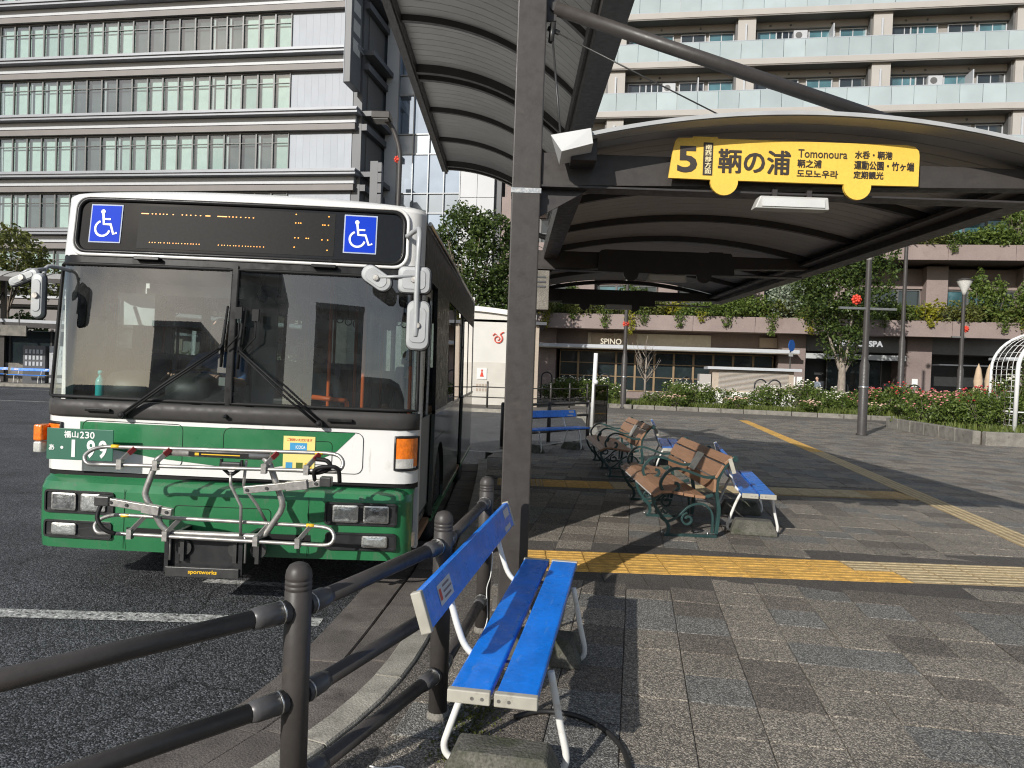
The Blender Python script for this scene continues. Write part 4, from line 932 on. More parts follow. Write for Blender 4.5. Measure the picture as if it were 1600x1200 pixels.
STAND = dict(pelvis=(0, 0, .92, .13), waist=(0, 0, 1.06, .12), chest=(0, .01, 1.28, .125), neck=(0, 0, 1.42, .05), skull=(0, -.01, 1.50, .055), crown=(0, -.02, 1.64, .05), sl=(-.18, .01, 1.35, .06), sr=(.18, .01, 1.35, .06), el=(-.23, .03, 1.08, .045), wl=(-.22, -.06, .86, .032), hl=(-.21, -.09, .79, .030), er=(.23, .03, 1.08, .045), wr=(.22, -.08, .87, .032), hr=(.21, -.11, .80, .030),
             pl=(-.09, 0, .86, .085), pr=(.09, 0, .86, .085), kl=(-.10, -.06, .48, .06), kr=(.10, .05, .48, .06), al=(-.10, -.04, .09, .042), ar=(.10, .14, .10, .042), tl=(-.11, -.20, .035, .035), tr=(.11, .0, .035, .035))

# ------------------------------------------------------------------ the bus
BX, BY, BZ = -1.945, 4.93, ROAD_Z
bus = thing('city_bus', 'white and green city bus with a folded bicycle rack, standing at the kerb', 'bus', (BX, BY, BZ)); bus.rotation_euler = (0, R(.5), 0)
BW, BR, BL = 1.295, .14, 7.0
FLAT = .86
def pcy(x):
    a = min(abs(x), BW); e = BW-BR
    if a <= e: return .05*(a/BW)**2
    return .05*(e/BW)**2+BR-math.sqrt(max(0, BR*BR-(a-e)**2))
def pct(t):
    e = BW-BR; s = -1 if t < 0 else 1; t = abs(t)
    if t <= FLAT: x = t/FLAT*e; return s*x, .05*(x/BW)**2
    a = (t-FLAT)/(1-FLAT)*PI/2; return s*(e+BR*math.sin(a)), .05*(e/BW)**2+BR*(1-math.cos(a))
def yb(z):
    if z < 1.27: return .09
    if z < 2.25: return .09+.07*(z-1.27)/.98
    return .16+.04*(z-2.25)/.37
def kx(z): return 1-.02*max(0, min(1, (z-1.27)/1.3))
def fp(t, z, out=0.0):
    x, y = pct(t); return (x*kx(z), yb(z)+y-out, z)
def on_front(mb, base=None):
    """bend flat work (x, -out, z) onto the curved face"""
    mb.v = [(x*kx(z), y+pcy(x)+(yb(z) if base is None else base), z) for x, y, z in mb.v]; return mb
def band(z0, z1, t0, t1, out, nz=4, nt=40, lip=.0):
    m = MB(); m.grid(lambda u, v: fp(t0+(t1-t0)*u, z0+(z1-z0)*v, out), nt, nz)
    return m
band(.785, 1.165, -1, 1, 0).build('front_panel', 'white_paint', bus)
# green swoosh
zt = lambda x: 1.125-.0*x
def zb(x):
    P = [(-1.02, 1.0), (-.8, .945), (-.5, .90), (-.05, .862), (.3, .868), (.58, .91), (.74, .985), (.87, 1.12)]
    for i in range(len(P)-1):
        if x <= P[i+1][0]: return P[i][1]+(P[i+1][1]-P[i][1])*(x-P[i][0])/(P[i+1][0]-P[i][0])
    return P[-1][1]
m = MB(); m.grid(lambda u, v: ((lambda x: (x, -.003, zb(x)+(zt(x)-zb(x))*v))(-1.02+1.89*u)), 48, 3); on_front(m).build('green_panel', 'bus_green', bus)
# dark band below the windscreen, a proud moulding
m = MB(); prof = [(.0, 1.155), (.014, 1.160), (.020, 1.175), (.022, 1.22), (.018, 1.262), (.004, 1.274)]
m.grid(lambda u, v: fp(-1+2*u, prof[min(5, int(round(v*5)))][1], prof[min(5, int(round(v*5)))][0]), 44, 5); m.build('cowl_band', 'bus_grey', bus)
m = MB(); m.grid(lambda u, v: fp(-1+2*u, .748+.042*v, -.012), 40, 1); m.build('gap_strip', 'rubber', bus)
# windscreen
TS = .955
def pane(t0, t1):
    m = MB(); m.grid(lambda u, v: fp(t0+(t1-t0)*u, 1.295+.915*v, -.006), 20, 8); p = m.build('windscreen', 'screen_glass', bus)
    pts = [fp(t0+(t1-t0)*i/24, 1.292, .002) for i in range(25)]+[fp(t1, 1.292+.92*i/6, .002) for i in range(1, 7)]+[fp(t1-(t1-t0)*i/24, 2.212, .002) for i in range(1, 25)]+[fp(t0, 2.212-.92*i/6, .002) for i in range(1, 6)]
    r = MB(); r.tube(pts, .013, 6, closed=True); r.build('seal', 'rubber', p)
pane(-TS, -.011); pane(.011, TS)
m = MB(); m.bar(fp(0, 1.28, .0), fp(0, 2.24, .0), .032, .03, up=(0, 1, 0)); m.build('centre_pillar', 'bus_black', bus)
band(2.205, 2.275, -.97, .97, .003, 1).build('top_seal', 'bus_black', bus)
for s in (-1, 1):
    m = MB(); m.grid(lambda u, v: fp(s*(TS+.008+(1.0-TS-.008)*u), 1.27+1.0*v, .0), 4, 6, flip=s < 0); m.build('corner_pillar', 'white_paint', bus)
# header with the destination blind
band(2.27, 2.68, -1, 1, .0, 4).build('header', 'white_paint', bus)
def roofz(x): return 2.755+.055*(1-(x/BW)**2)
def dome(u, v):
    a = fp(-1+2*u, 2.68); xt = a[0]*.93; zt_ = roofz(xt)-.02*(abs(a[0])/BW)**6; yt = max(.62, a[1]+.2); th = v*PI/2
    return (a[0]+(xt-a[0])*(1-math.cos(th)), a[1]+(yt-a[1])*(1-math.cos(th)), a[2]+(zt_-a[2])*math.sin(th))
m = MB(); m.grid(dome, 40, 7); m.build('roof_dome', 'white_paint', bus)
def roundx(z, z0, z1, xe, r):
    d = min(z-z0, z1-z); return xe if d >= r else xe-(r-math.sqrt(max(0, r*r-(r-d)**2)))
def screen(z0, z1, xe, r, out, nz=14):
    m = MB(); zz = [z0+(z1-z0)*(.5-.5*math.cos(PI*k/nz)) for k in range(nz+1)]
    m.grid(lambda u, v: ((lambda z: ((-1+2*u)*roundx(z, z0, z1, xe, r), -out, z))(zz[int(round(v*nz))])), 36, nz); return on_front(m)
blind = screen(2.305, 2.665, 1.155, .085, .004).build('destination_display', 'led_panel', bus)
ring_ = [(x, -.008, z) for x, z in rrect(-1.16, 1.16, 2.300, 2.670, .085, 6)]
m = MB(); fine = []
for i in range(len(ring_)):
    a, b = Vector(ring_[i]), Vector(ring_[(i+1) % len(ring_)]); n = max(1, int((b-a).length/.08)); fine += [tuple(a.lerp(b, k/n)) for k in range(n)]
m.v = fine; on_front(m); r = MB(); r.tube(m.v, .017, 8, closed=True); r.build('display_frame', 'bus_black', blind)
m = MB(); fine2 = [(x*1.022, y-.000, (z-2.485)*1.10+2.485) for x, y, z in fine]; m.v = fine2; on_front(m); r = MB(); r.tube(m.v, .014, 8, closed=True); r.build('header_moulding', 'white_paint', blind)
g = MB(); g.grid(lambda u, v: (-.72+1.39*u, -.0065, 2.335+.30*v), 24, 1); on_front(g).build('led_board', 'led_board', blind)
rl = random.Random(9); m = MB()
def led(x, z, w=.009, h=.006):
    x += .04; z = 2.335+(z-2.335)*1.1; m.add([(x, -.0085, z), (x+w, -.0085, z), (x+w, -.0085, z+h), (x, -.0085, z+h)], [(0, 1, 2, 3)])
for x in [-.745+.0075*i for i in range(7)]+[-.67, -.645, -.615, -.59, -.565, -.52, -.455, -.425, -.395, -.36, -.325]+[-.285+.0085*i for i in range(4)]+[-.20+.0085*i for i in range(8)]+[-.12, -.095, -.07, -.04, -.005, .02, .05]: led(x, 2.555-.000*x)
for x in [-.67+.021*i+rl.uniform(-.004, .004) for i in range(18)]+[-.18+.021*i+rl.uniform(-.004, .004) for i in range(16)]: led(x, 2.372, .006)
for x, z in ((.35, 2.59), (.58, 2.585), (.35, 2.535), (.37, 2.535), (.385, 2.535), (.54, 2.53), (.555, 2.53), (.58, 2.53), (.35, 2.44), (.375, 2.44), (.43, 2.44), (.445, 2.44), (.54, 2.435), (.58, 2.435), (.35, 2.38), (.58, 2.37)): led(x, z, .008, .007)
on_front(m).build('led_dots', 'led', blind)
for xc in (-.955, .85):
    z0, z1 = 2.365, 2.635; w = .116; m = MB(); m.grid(lambda u, v: (xc-w+2*w*u, -.009, z0+(z1-z0)*v), 6, 2); on_front(m); p = m.build('wheelchair_sign', 'wc_frame', blind)
    m = MB(); m.grid(lambda u, v: (xc-w+.009+2*(w-.009)*u, -.0115, z0+.009+(z1-z0-.018)*v), 6, 2); on_front(m).build('sign_field', 'wc_blue', p)
    q = MB(); zc = z0+.135; S = 1.02
    def rb(pts, ww): q.ribbon([(xc+a*S, zc+b*S) for a, b in pts], ww, -.0145, -.012)
    a_ = arc(-.018, -.035, .052, 112, 345, 22); rb(a_, .0145)
    hd = [(xc-.024+.0155*math.cos(2*PI*k/14), zc+.083+.0155*math.sin(2*PI*k/14)) for k in range(14)]; q.extr(hd, (0, -.0145, 0), (1, 0, 0), (0, 0, 1), .002)
    rb([(-.022, .07), (-.012, -.005), (.040, -.005)], .0165); rb([(.036, -.002), (.062, -.072), (.086, -.062)], .0145); rb([(-.016, .030), (.034, .030)], .0125)
    on_front(q).build('symbol', 'plate_white', p)
for x0, x1, z in ((-.71, -.53, 2.262), (.53, .70, 2.262), (-.965, -.79, 1.212), (.69, .86, 1.212)):
    m = MB(); m.box(x0, x1, -.050, -.030, z-.011, z+.011); m.box(x0+.002, x0+.03, -.032, -.002, z-.009, z+.009); m.box(x1-.03, x1-.002, -.032, -.002, z-.009, z+.009); on_front(m).build('grab_handle', 'bus_black', bus, bevel=.004)
m = MB(); m.tube([(0, -.02, 1.205), (0, -.05, 1.205), (.008, -.065, 1.212)], [.016, .014, .008], 10); on_front(m).build('washer_jet', 'black_plastic', bus)
# service hatches in the front panel
def groove(x0, x1, z0, z1, r, base=None, par=bus, out=.0045, nm='hatch_seam'):
    pts = rrect(x0, x1, z0, z1, r, 4); f = []
    for i in range(len(pts)):
        a, b = Vector(pts[i]), Vector(pts[(i+1) % len(pts)]); n = max(1, int((b-a).length/.08)); f += [a.lerp(b, k/n) for k in range(n)]
    mm = MB(); mm.v = [(p.x, -out+.0015, p.y) for p in f]; on_front(mm, base); r_ = MB(); r_.tube(mm.v, .0022, 5, closed=True); r_.build(nm, 'bus_black', par)
groove(-1.0, -.30, .845, 1.135, .04); groove(-.02, .93, .845, 1.128, .05); groove(.50, .72, .90, 1.06, .03)
# bumper
bprof = [(-.10, .262), (-.012, .272), (.004, .42), (.002, .668), (-.030, .715), (-.11, .757)]
def bfp(t, k): x, y = pct(t); o_, z = bprof[k]; return (x*.988, y-o_, z)
m = MB()
for k0, k1 in ((0, 1), (1, 3), (3, 4), (4, 5)): m.grid(lambda u, v: bfp(-1+2*u, k0+int(round(v*(k1-k0)))), 48, k1-k0)
bp_ = m.build('bumper', 'bus_green', bus)
groove(-.30, .35, .40, .60, .03, 0, bp_, .006, 'bumper_seam')
for x in (-.64, .60):
    m = MB(); m.v = [(x, -.0045, z) for z in (.29, .4, .5, .6, .69)]; on_front(m, 0); r = MB(); r.tube(m.v, .002, 5); r.build('bumper_seam', 'bus_black', bp_)
m = MB(); m.grid(lambda u, v: (-.62+1.24*u, -.006, .385+.05*v), 20, 1); on_front(m, 0).build('bumper_slot', 'rubber', bp_)
def cluster(x0, x1, z0, z1, lamps, nm):
    c = MB(); o = rrect(x0, x1, z0, z1, .022, 4); i_ = rrect(x0+.012, x1-.012, z0+.012, z1-.012, .014, 4); n = len(o)
    vs = [(x, -.002, z) for x, z in o]+[(x, -.016, z) for x, z in o]+[(x, -.016, z) for x, z in i_]+[(x, -.006, z) for x, z in i_]
    fs = [(k*n+j, k*n+(j+1) % n, (k+1)*n+(j+1) % n, (k+1)*n+j) for k in range(3) for j in range(n)]+[tuple(3*n+j for j in range(n))]
    c.add(vs, fs); on_front(c, 0); b = c.build('lamp_bezel', 'black_plastic', bus, fix=False)
    for (a0, a1, c0, c1, mt) in lamps:
        l = MB(); o = rrect(a0, a1, c0, c1, .012, 3); n = len(o); i_ = rrect(a0+.010, a1-.010, c0+.010, c1-.010, .008, 3); cc = ((a0+a1)/2, (c0+c1)/2)
        i2 = [(cc[0]+(x-cc[0])*.5, cc[1]+(z-cc[1])*.5) for x, z in i_]
        vs = [(x, -.006, z) for x, z in o]+[(x, -.020, z) for x, z in o]+[(x, -.022, z) for x, z in i_]+[(x, -.025, z) for x, z in i2]
        l.add(vs, [(k*n+j, k*n+(j+1) % n, (k+1)*n+(j+1) % n, (k+1)*n+j) for k in range(3) for j in range(n)]+[tuple(3*n+j for j in range(n))], 0, False)
        for f_ in range(n): l.m[n+f_] = 1
        on_front(l, 0); l.build(nm, [mt, 'silver_trim'], b)
for s in (-1, 1):
    L2 = lambda a, b: (min(s*a, s*b), max(s*a, s*b))
    a, b = L2(.71, 1.195); q1 = L2(.765, .935); q2 = L2(.97, 1.14)
    cluster(a, b, .512, .665, [(*q1, .532, .648, 'lens'), (*q2, .532, .648, 'lens_dark')], 'headlight')
    a, b = L2(.72, 1.195); q1 = L2(.965, 1.135)
    cluster(a, b, .345, .462, [(*q1, .366, .444, 'lens')], 'fog_lamp')
    # turn signal on the corner
    m = MB(); m.grid(lambda u, v: fp(s*(.862+.115*u), .905+.195*v, .018), 5, 4, flip=s < 0); tl = m.build('turn_signal', 'amber', bus)
    m = MB()
    m.grid(lambda u, v: fp(s*(.862+.085*u), .895+.065*v, .021), 5, 2, flip=s < 0); m.build('position_lens', 'clear_lens', tl)
    e = MB(); pts = [fp(s*(.856+.127*a), .885+.225*b, .008) for a, b in [(i/5, 0) for i in range(6)]+[(1, i/4) for i in range(1, 5)]+[(1-i/5, 1) for i in range(1, 6)]+[(0, 1-i/4) for i in range(1, 4)]]; e.tube(pts, .010, 6, closed=True); e.build('lamp_frame', 'black_plastic', tl)
m = MB(); m.grid(lambda u, v: ((lambda a: (a[0]*1.008, a[1]-.008, .36+.10*v))(pct(.955+.03*u))), 2, 2); m.build('side_marker', 'clear_lens', bus)
m = MB(); m.box(-1.305, -1.245, .06, .17, .985, 1.095); tl = m.build('turn_signal', 'amber', bus, bevel=.01); m = MB(); m.box(-1.302, -1.247, .058, .17, .905, .98); m.build('position_lens', 'clear_lens', tl, bevel=.01)
# number plate
pl = MB(); pl.box(-1.175, -.735, -.075, -.068, .885, 1.093)
pl.box(-.99, -.92, -.068, .0, .90, .93); p = pl.build('number_plate', 'plate_green', bus, bevel=.003); p.location.x = .05
Y = -.0755
def plate_glyph(ch, x0, x1, z0, z1, bold):
    tx = MB(); letters(tx, ch, x0, x1, z0, z1, Y, .002, 0, bold); tx.build('plate_character', 'plate_white', p)
for ch, x0, x1, z0, z1, bd in (('福', -1.06, -1.015, 1.031, 1.078, .02), ('山', -1.008, -.965, 1.033, 1.076, .02), ('2', -.955, -.927, 1.031, 1.076, .012), ('3', -.922, -.893, 1.031, 1.076, .012), ('0', -.888, -.858, 1.031, 1.076, .012), ('あ', -1.158, -1.122, .945, .985, .02), ('9', -.908, -.852, .902, 1.022, .03), ('9', -.830, -.774, .902, 1.022, .03)): plate_glyph(ch, x0, x1, z0, z1, bd)
tx = MB(); tx.box(-1.008, -.985, Y-.002, Y, .905, 1.020); tx.build('plate_character', 'plate_white', p)
tx = MB(); dot = [(-1.072+.010*math.cos(2*PI*k/12), .966+.010*math.sin(2*PI*k/12)) for k in range(12)]; tx.extr(dot, (0, Y-.002, 0), (1, 0, 0), (0, 0, 1), .002); tx.build('plate_character', 'plate_white', p)
# card sticker
st = MB(); st.grid(lambda u, v: (.34+.215*u, -.006, .845+.245*v), 6, 1); st = on_front(st).build('card_sticker', 'sticker_yellow', bus); st.location.x = .05
q = MB(); q.grid(lambda u, v: (.385+.115*u, -.0075, .985+.06*v), 3, 1); on_front(q).build('sticker_field', 'sticker_blue', st)
q = MB(); letters(q, 'ICOCA', .425, .49, 1.005, 1.027, -.008, .001, 0, .02); on_front(q).build('sticker_print', 'plate_white', st)
q = MB(); letters(q, 'ご利用いただけます', .365, .535, 1.055, 1.075, -.0065, .001, 0, .02); on_front(q).build('sticker_print', 'emblem_red', st)
for k, (xx, mm_) in enumerate(((.36, 'sticker_blue'), (.43, 'leaf_mid'), (.49, 'yellow_mark'))):
    q = MB(); q.grid(lambda u, v: (xx+.045*u, -.0075, .87+.04*v), 2, 1); on_front(q).build('sticker_field', mm_, st)
# wipers
def wiper(px_, pz, ex, ez, bx, s):
    w = thing0('wiper', bus); m = MB()
    for d in (-.012, .016):
        m.tube([(px_+d*.3, -.05, pz+d), (px_+(ex-px_)*.45+d*.4, -.085, pz+(ez-pz)*.45+d), (ex, -.06, ez+d*.6)], [.009, .0075, .006], 6)
    m.lathe([(.022, -.075), (.026, -.05), (.026, .0)], 10, (px_, 0, pz), axis='y'); m.ball((px_, -.06, pz), .024, 8, 6)
    on_front(m).build('wiper_arm', 'rubber', w)
    m = MB(); m.tube([(bx, -.025, ez-.12), (bx+s*.004, -.030, ez+.05), (bx+s*.02, -.022, ez+.30)], [.010, .013, .008], 6); m.bar((ex, -.06, ez), (bx, -.03, ez+.03), .02, .02); on_front(m).build('wiper_blade', 'rubber', w)
    m = MB(); x2 = bx-s*.08 if s < 0 else bx+.12; m.tube([(bx+s*.03, -.04, ez+.0), (x2, -.06, ez+.10), (x2, -.07, ez+.22)], .005, 6); m.box(x2-.022, x2+.022, -.085, -.065, ez+.21, ez+.29); on_front(m).build('kerb_mirror', 'rubber', w)
def thing0(name, parent):
    o = bpy.data.objects.new(name, None); col.objects.link(o); o.parent = parent; o.empty_display_size = .05; return o
wiper(-.70, 1.185, -.06, 1.66, -.055, 1); wiper(.64, 1.185, .075, 1.65, .06, 1)
# mirrors
def shell(nm, cx_, cz_, w, h, y, r, m_, par, tilt=0, depth=.05):
    m = MB(); o = rrect(-w/2, w/2, -h/2, h/2, r, 5); n = len(o); rings = [(1, 0), (1, -depth*.55), (.93, -depth*.85), (.72, -depth*.9), (.68, -depth)]
    c, s = math.cos(tilt), math.sin(tilt); vs = []
    for k, d in rings:
        for x, z in o: X, Z = x*k, z*k; vs.append((cx_+c*X-s*Z, y+d, cz_+s*X+c*Z))
    m.add(vs, [(k*n+j, k*n+(j+1) % n, (k+1)*n+(j+1) % n, (k+1)*n+j) for k in range(len(rings)-1) for j in range(n)]+[tuple((len(rings)-1)*n+j for j in range(n)), tuple(reversed(range(n)))], 0, False)
    p = m.build(nm, m_, par); e = MB(); e.tube([vs[j] for j in range(n)], .007, 6, closed=True); e.build('mirror_rim', 'black_plastic', p)
    e = MB(); e.lathe([(.018, -depth-.015), (.022, -depth), (.022, 0)], 10, (cx_, y, cz_), axis='y'); e.build('mirror_pivot', 'steel', p); return p
mr_ = thing0('mirror_assembly', bus)
m = MB(); m.tube(smooth_path([(1.16, .20, 2.50), (1.24, .10, 2.53), (1.285, -.10, 2.47), (1.285, -.13, 2.2), (1.29, -.13, 1.88), (1.29, -.12, 1.80)], 5), .018, 10); m.tube([(1.285, -.12, 2.19), (1.02, -.14, 2.17)], .010, 8); m.build('mirror_arm', 'mirror_shell', mr_)
shell('door_mirror', 1.265, 2.165, .215, .175, -.08, .04, 'mirror_shell', mr_); shell('door_mirror', 1.30, 1.87, .150, .325, -.08, .05, 'mirror_shell', mr_)
shell('round_mirror', 1.02, 2.165, .215, .115, -.10, .055, 'mirror_shell', mr_, R(-33), .04)
ml = thing0('mirror_assembly', bus)
m = MB(); m.tube(smooth_path([(-1.17, .25, 2.16), (-1.25, .08, 2.17), (-1.24, .02, 2.05), (-1.235, .02, 1.9)], 5), .014, 8); m.tube([(-1.24, .04, 2.15), (-1.32, -.02, 2.13), (-1.36, -.03, 2.10)], .010, 8); m.build('mirror_arm', 'mirror_shell', ml)
shell('driver_mirror', -1.225, 1.96, .075, .30, -.03, .035, 'mirror_shell', ml); shell('round_mirror', -1.325, 2.075, .21, .055, -.03, .028, 'mirror_shell', ml, R(24), .04)
# sides, roof and rear
ZT = 2.66
m = MB(); m.grid(lambda u, v: ((-1+2*u)*BW*.93*1.0, .62+(BL-.62)*v, roofz((-1+2*u)*BW*.93)-.02*(abs(-1+2*u)*.95)**6), 16, 6); m.build('roof', 'white_paint', bus)
for s in (-1, 1):
    x = s*BW; sp_ = MB()
    def sd(y0, y1, z0, z1, nm, m_, out=0.0, par=bus, th=.03):
        k0, k1 = kx(z0), kx(z1); mm = MB()
        vs = [(x*k0+s*out, y0, z0), (x*k0+s*out, y1, z0), (x*k1+s*out, y1, z1), (x*k1+s*out, y0, z1)]; ins = [(a-s*(th+out), b, c_) for a, b, c_ in vs]
        fs = [(0, 1, 2, 3), (7, 6, 5, 4), (0, 4, 5, 1), (1, 5, 6, 2), (2, 6, 7, 3), (3, 7, 4, 0)]
        if s < 0: fs = [tuple(reversed(f)) for f in fs]
        mm.add(vs+ins, fs); return mm.build(nm, m_, par)
    # cantrail curving into the roof
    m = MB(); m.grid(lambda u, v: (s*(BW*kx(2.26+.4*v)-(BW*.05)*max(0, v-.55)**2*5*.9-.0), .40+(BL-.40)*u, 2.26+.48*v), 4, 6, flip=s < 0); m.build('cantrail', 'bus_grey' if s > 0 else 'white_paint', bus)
    m = MB(); m.tube([(s*BW*.985, .55, 2.66), (s*BW*.985, BL-.1, 2.66)], .016, 8); m.build('rain_rail', 'silver_trim', bus)
    wins = [(2.42, 3.22), (3.28, 4.05), (4.85, 5.65), (5.71, 6.85)] if s > 0 else [(.55, 1.35), (1.42, 2.7), (2.76, 4.05), (4.11, 5.4), (5.46, 6.85)]
    door = [(.42, 1.28), (4.10, 4.80)] if s > 0 else []
    sd(.33, .42, .30, 2.26, 'corner_post', 'white_paint')
    y = .42
    cuts = sorted(door); edges = []
    for d0, d1 in door: edges.append((y, d0)); y = d1
    edges.append((y, BL))
    for e0, e1 in edges:
        if e1-e0 < .05: continue
        if s > 0 and e0 < 1.7 < e1:   # front wheel arch in this panel
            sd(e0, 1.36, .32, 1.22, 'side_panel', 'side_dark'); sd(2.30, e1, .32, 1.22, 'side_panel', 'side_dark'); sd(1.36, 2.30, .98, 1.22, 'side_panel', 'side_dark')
            ar = arc(1.83, .45, .47, 0, 180, 14); mm = MB(); n = len(ar)
            mm.add([(x, a, b) for a, b in ar]+[(x-s*.5, a, b) for a, b in ar], [(i, i+1, n+i+1, n+i) for i in range(n-1)], 0, True); mm.build('wheel_arch', 'rubber', bus)
            f = MB()
            for i in range(n-1):
                (a0, b0), (a1, b1) = ar[i], ar[i+1]; f.add([(x, a0, b0), (x, a1, b1), (x, a1, .99), (x, a0, .99)], [(0, 1, 2, 3)])
            f.build('side_panel', 'side_dark', bus)
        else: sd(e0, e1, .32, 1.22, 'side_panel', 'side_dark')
        sd(e0, e1, .30, .345, 'skirt', 'bus_green', .004); sd(e0, e1, 1.205, 1.235, 'waist_rail', 'silver_trim', .006)
    last = 1.28 if s > 0 else .42
    for (w0, w1) in wins:
        if not any(d0 < (last+w0)/2 < d1 for d0, d1 in door): sd(last, w0, 1.22, 2.26, 'window_pillar', 'bus_black')
        p = sd(w0, w1, 1.23, 2.26, 'side_window', 'side_glass', -.008, bus, .006)
        f = MB()
        for (a, b, c_, d) in ((w0, w1, 1.235, 1.27), (w0, w1, 2.2, 2.26), (w0, w0+.03, 1.27, 2.2), (w1-.03, w1, 1.27, 2.2), (w0, w1, 1.86, 1.885), ((w0+w1)/2-.02, (w0+w1)/2+.02, 1.27, 1.86)): f.box(x*.985-s*.02-.006, x*.985-s*.02+.006, a, b, c_, d)
        f.build('window_frame', 'silver_trim' if s > 0 else 'bus_black', p); last = w1
    sd(last, BL, 1.22, 2.26, 'window_pillar', 'white_paint')
    for (d0, d1) in door:
        dr = MB(); dr.box(x-s*.07-.012, x-s*.07+.012, d0, d0+.05, .36, 2.24); dr.box(x-s*.07-.012, x-s*.07+.012, d1-.05, d1, .36, 2.24); dr.box(x-s*.07-.012, x-s*.07+.012, (d0+d1)/2-.04, (d0+d1)/2+.04, .36, 2.24); dr.box(x-s*.07-.012, x-s*.07+.012, d0, d1, .36, .45); dr.box(x-s*.07-.012, x-s*.07+.012, d0, d1, 2.16, 2.24)
        dd = dr.build('door', 'silver_trim', bus); g = MB(); g.box(x-s*.07-.003, x-s*.07+.003, d0+.05, d1-.05, .45, 2.16); g.build('door_glass', 'side_glass', dd)
        h = MB(); h.tube([(x-s*.12, d0+.12, .9), (x-s*.12, d0+.12, 1.6)], .014, 8); h.build('door_rail', 'orange_grip', dd)
        st_ = MB(); st_.box(min(x-s*.02, x-s*.5), max(x-s*.02, x-s*.5), d0, d1, .29, .33); st_.build('door_step', 'wood_plastic', bus)
    for yc in ((1.83, 5.35) if s > 0 else (1.83, 5.35)):
        w = thing0('wheel', bus); m = MB(); m.lathe([(.24, -.12), (.40, -.13), (.445, -.10), (.45, 0), (.445, .10), (.40, .13), (.24, .12)], 28, (x-s*.16, yc, .45), axis='x'); m.build('tyre', 'tyre', w)
        m = MB(); m.lathe([(.06, s*.09), (.12, s*.10), (.20, s*.06), (.24, s*.11), (.245, s*.12)], 20, (x-s*.16, yc, .45), axis='x'); m.build('rim', 'steel', w)
    m = MB(); m.box(x*.985-s*.03-.004, x*.985-s*.03+.004, .45, BL-.05, .45, 1.2); m.build('inner_wall', 'interior_grey', bus)
m = MB(); m.box(-BW+.04, BW-.04, .16, BL-.05, .28, .31); m.build('underbody', 'rubber', bus)
m = MB(); m.box(-BW+.02, BW-.02, BL-.02, BL+.05, .3, 1.5); m.box(-BW+.02, -BW*.8, BL-.02, BL+.05, 1.5, 2.3); m.box(BW*.8, BW-.02, BL-.02, BL+.05, 1.5, 2.3); m.box(-BW+.02, BW-.02, BL-.02, BL+.05, 2.3, 2.75); m.build('rear_panel', 'white_paint', bus)
m = MB(); m.box(-BW*.8, BW*.8, BL, BL+.01, 1.5, 2.3); m.build('rear_window', 'side_glass', bus)
# inside
m = MB(); m.box(-BW+.05, BW-.05, .42, BL-.05, .42, .45); m.build('floor', 'interior_dark', bus)
m = MB(); m.box(-BW+.06, BW-.06, .62, BL-.05, 2.52, 2.54); m.build('ceiling', 'interior_grey', bus)
m = MB(); m.box(-1.12, 1.12, .24, .42, .46, 1.27); m.build('front_bulkhead', 'interior_dark', bus)
m = MB(); m.grid(lambda u, v: (-1.10+1.0*u, .30+.52*v, 1.20+.14*math.sin(PI*min(1, v*1.15))+.03*math.sin(u*9)), 12, 8); m.box(-1.1, -.1, .4, .8, .5, 1.2); ds = m.build('dashboard', 'interior_dark', bus)
for xx in (-.86, -.42):
    e = MB(); e.lathe([(.02, -.17), (.12, -.15), (.145, -.05), (.145, .1), (.11, .16)], 18, (xx, .50, 1.34), axis='x'); e.build('dash_hump', 'interior_dark', ds)
e = MB(); e.box(-.20, -.13, .42, .47, 1.40, 1.46); e.build('dash_switch', 'interior_grey', ds)
sw = MB(); c0 = Vector((-.60, .86, 1.40)); ang = R(28)
sw.tube([(c0.x+.225*math.cos(a), c0.y+.225*math.sin(a)*math.cos(ang), c0.z+.225*math.sin(a)*math.sin(ang)) for a in [2*PI*k/26 for k in range(26)]], .016, 8, closed=True)
for a in (0, 2.1, 4.2): sw.bar(c0, (c0.x+.22*math.cos(a), c0.y+.22*math.sin(a)*math.cos(ang), c0.z+.22*math.sin(a)*math.sin(ang)), .03, .014)
sw.tube([c0, (-.6, .72, 1.1)], .035, 8); sw.build('steering_wheel', 'rubber', bus)
def seat(x, y, z=.45, m_='seat_fabric', h=.72, face=1):
    s = thing0('seat', bus); a = MB(); a.box(x-.21, x+.21, y-.21, y+.21, z+.33, z+.44); a.build('seat_cushion', m_, s, bevel=.03); a = MB()
    b0 = y+face*.19; a.add([(x-.20, b0-.04, z+.42), (x+.20, b0-.04, z+.42), (x+.20, b0+.05, z+.42), (x-.20, b0+.05, z+.42), (x-.19, b0+.06, z+.42+h), (x+.19, b0+.06, z+.42+h), (x+.19, b0+.12, z+.42+h), (x-.19, b0+.12, z+.42+h)], [(3, 2, 1, 0), (4, 5, 6, 7), (0, 1, 5, 4), (1, 2, 6, 5), (2, 3, 7, 6), (3, 0, 4, 7)]); a.build('seat_back', m_, s, bevel=.03)
    a = MB(); a.box(x-.17, x+.17, y-.15, y+.15, z, z+.33); a.build('seat_base', 'interior_dark', s)
seat(-.60, 1.45, .62, 'interior_dark', .85)
for yy in (2.3, 3.1, 3.9, 4.8, 5.6): seat(-.92, yy); seat(-.48, yy)
for yy in (2.35, 3.0, 3.7, 5.2, 5.9): seat(.92, yy)
m = MB(); o_ = rrect(-.62, -.28, 1.0, 2.2, .14, 5); m.extr(o_, (0, 1.95, 0), (1, 0, 0), (0, 0, 1), .02); m.build('driver_partition', 'light_grey', bus, fix=True)
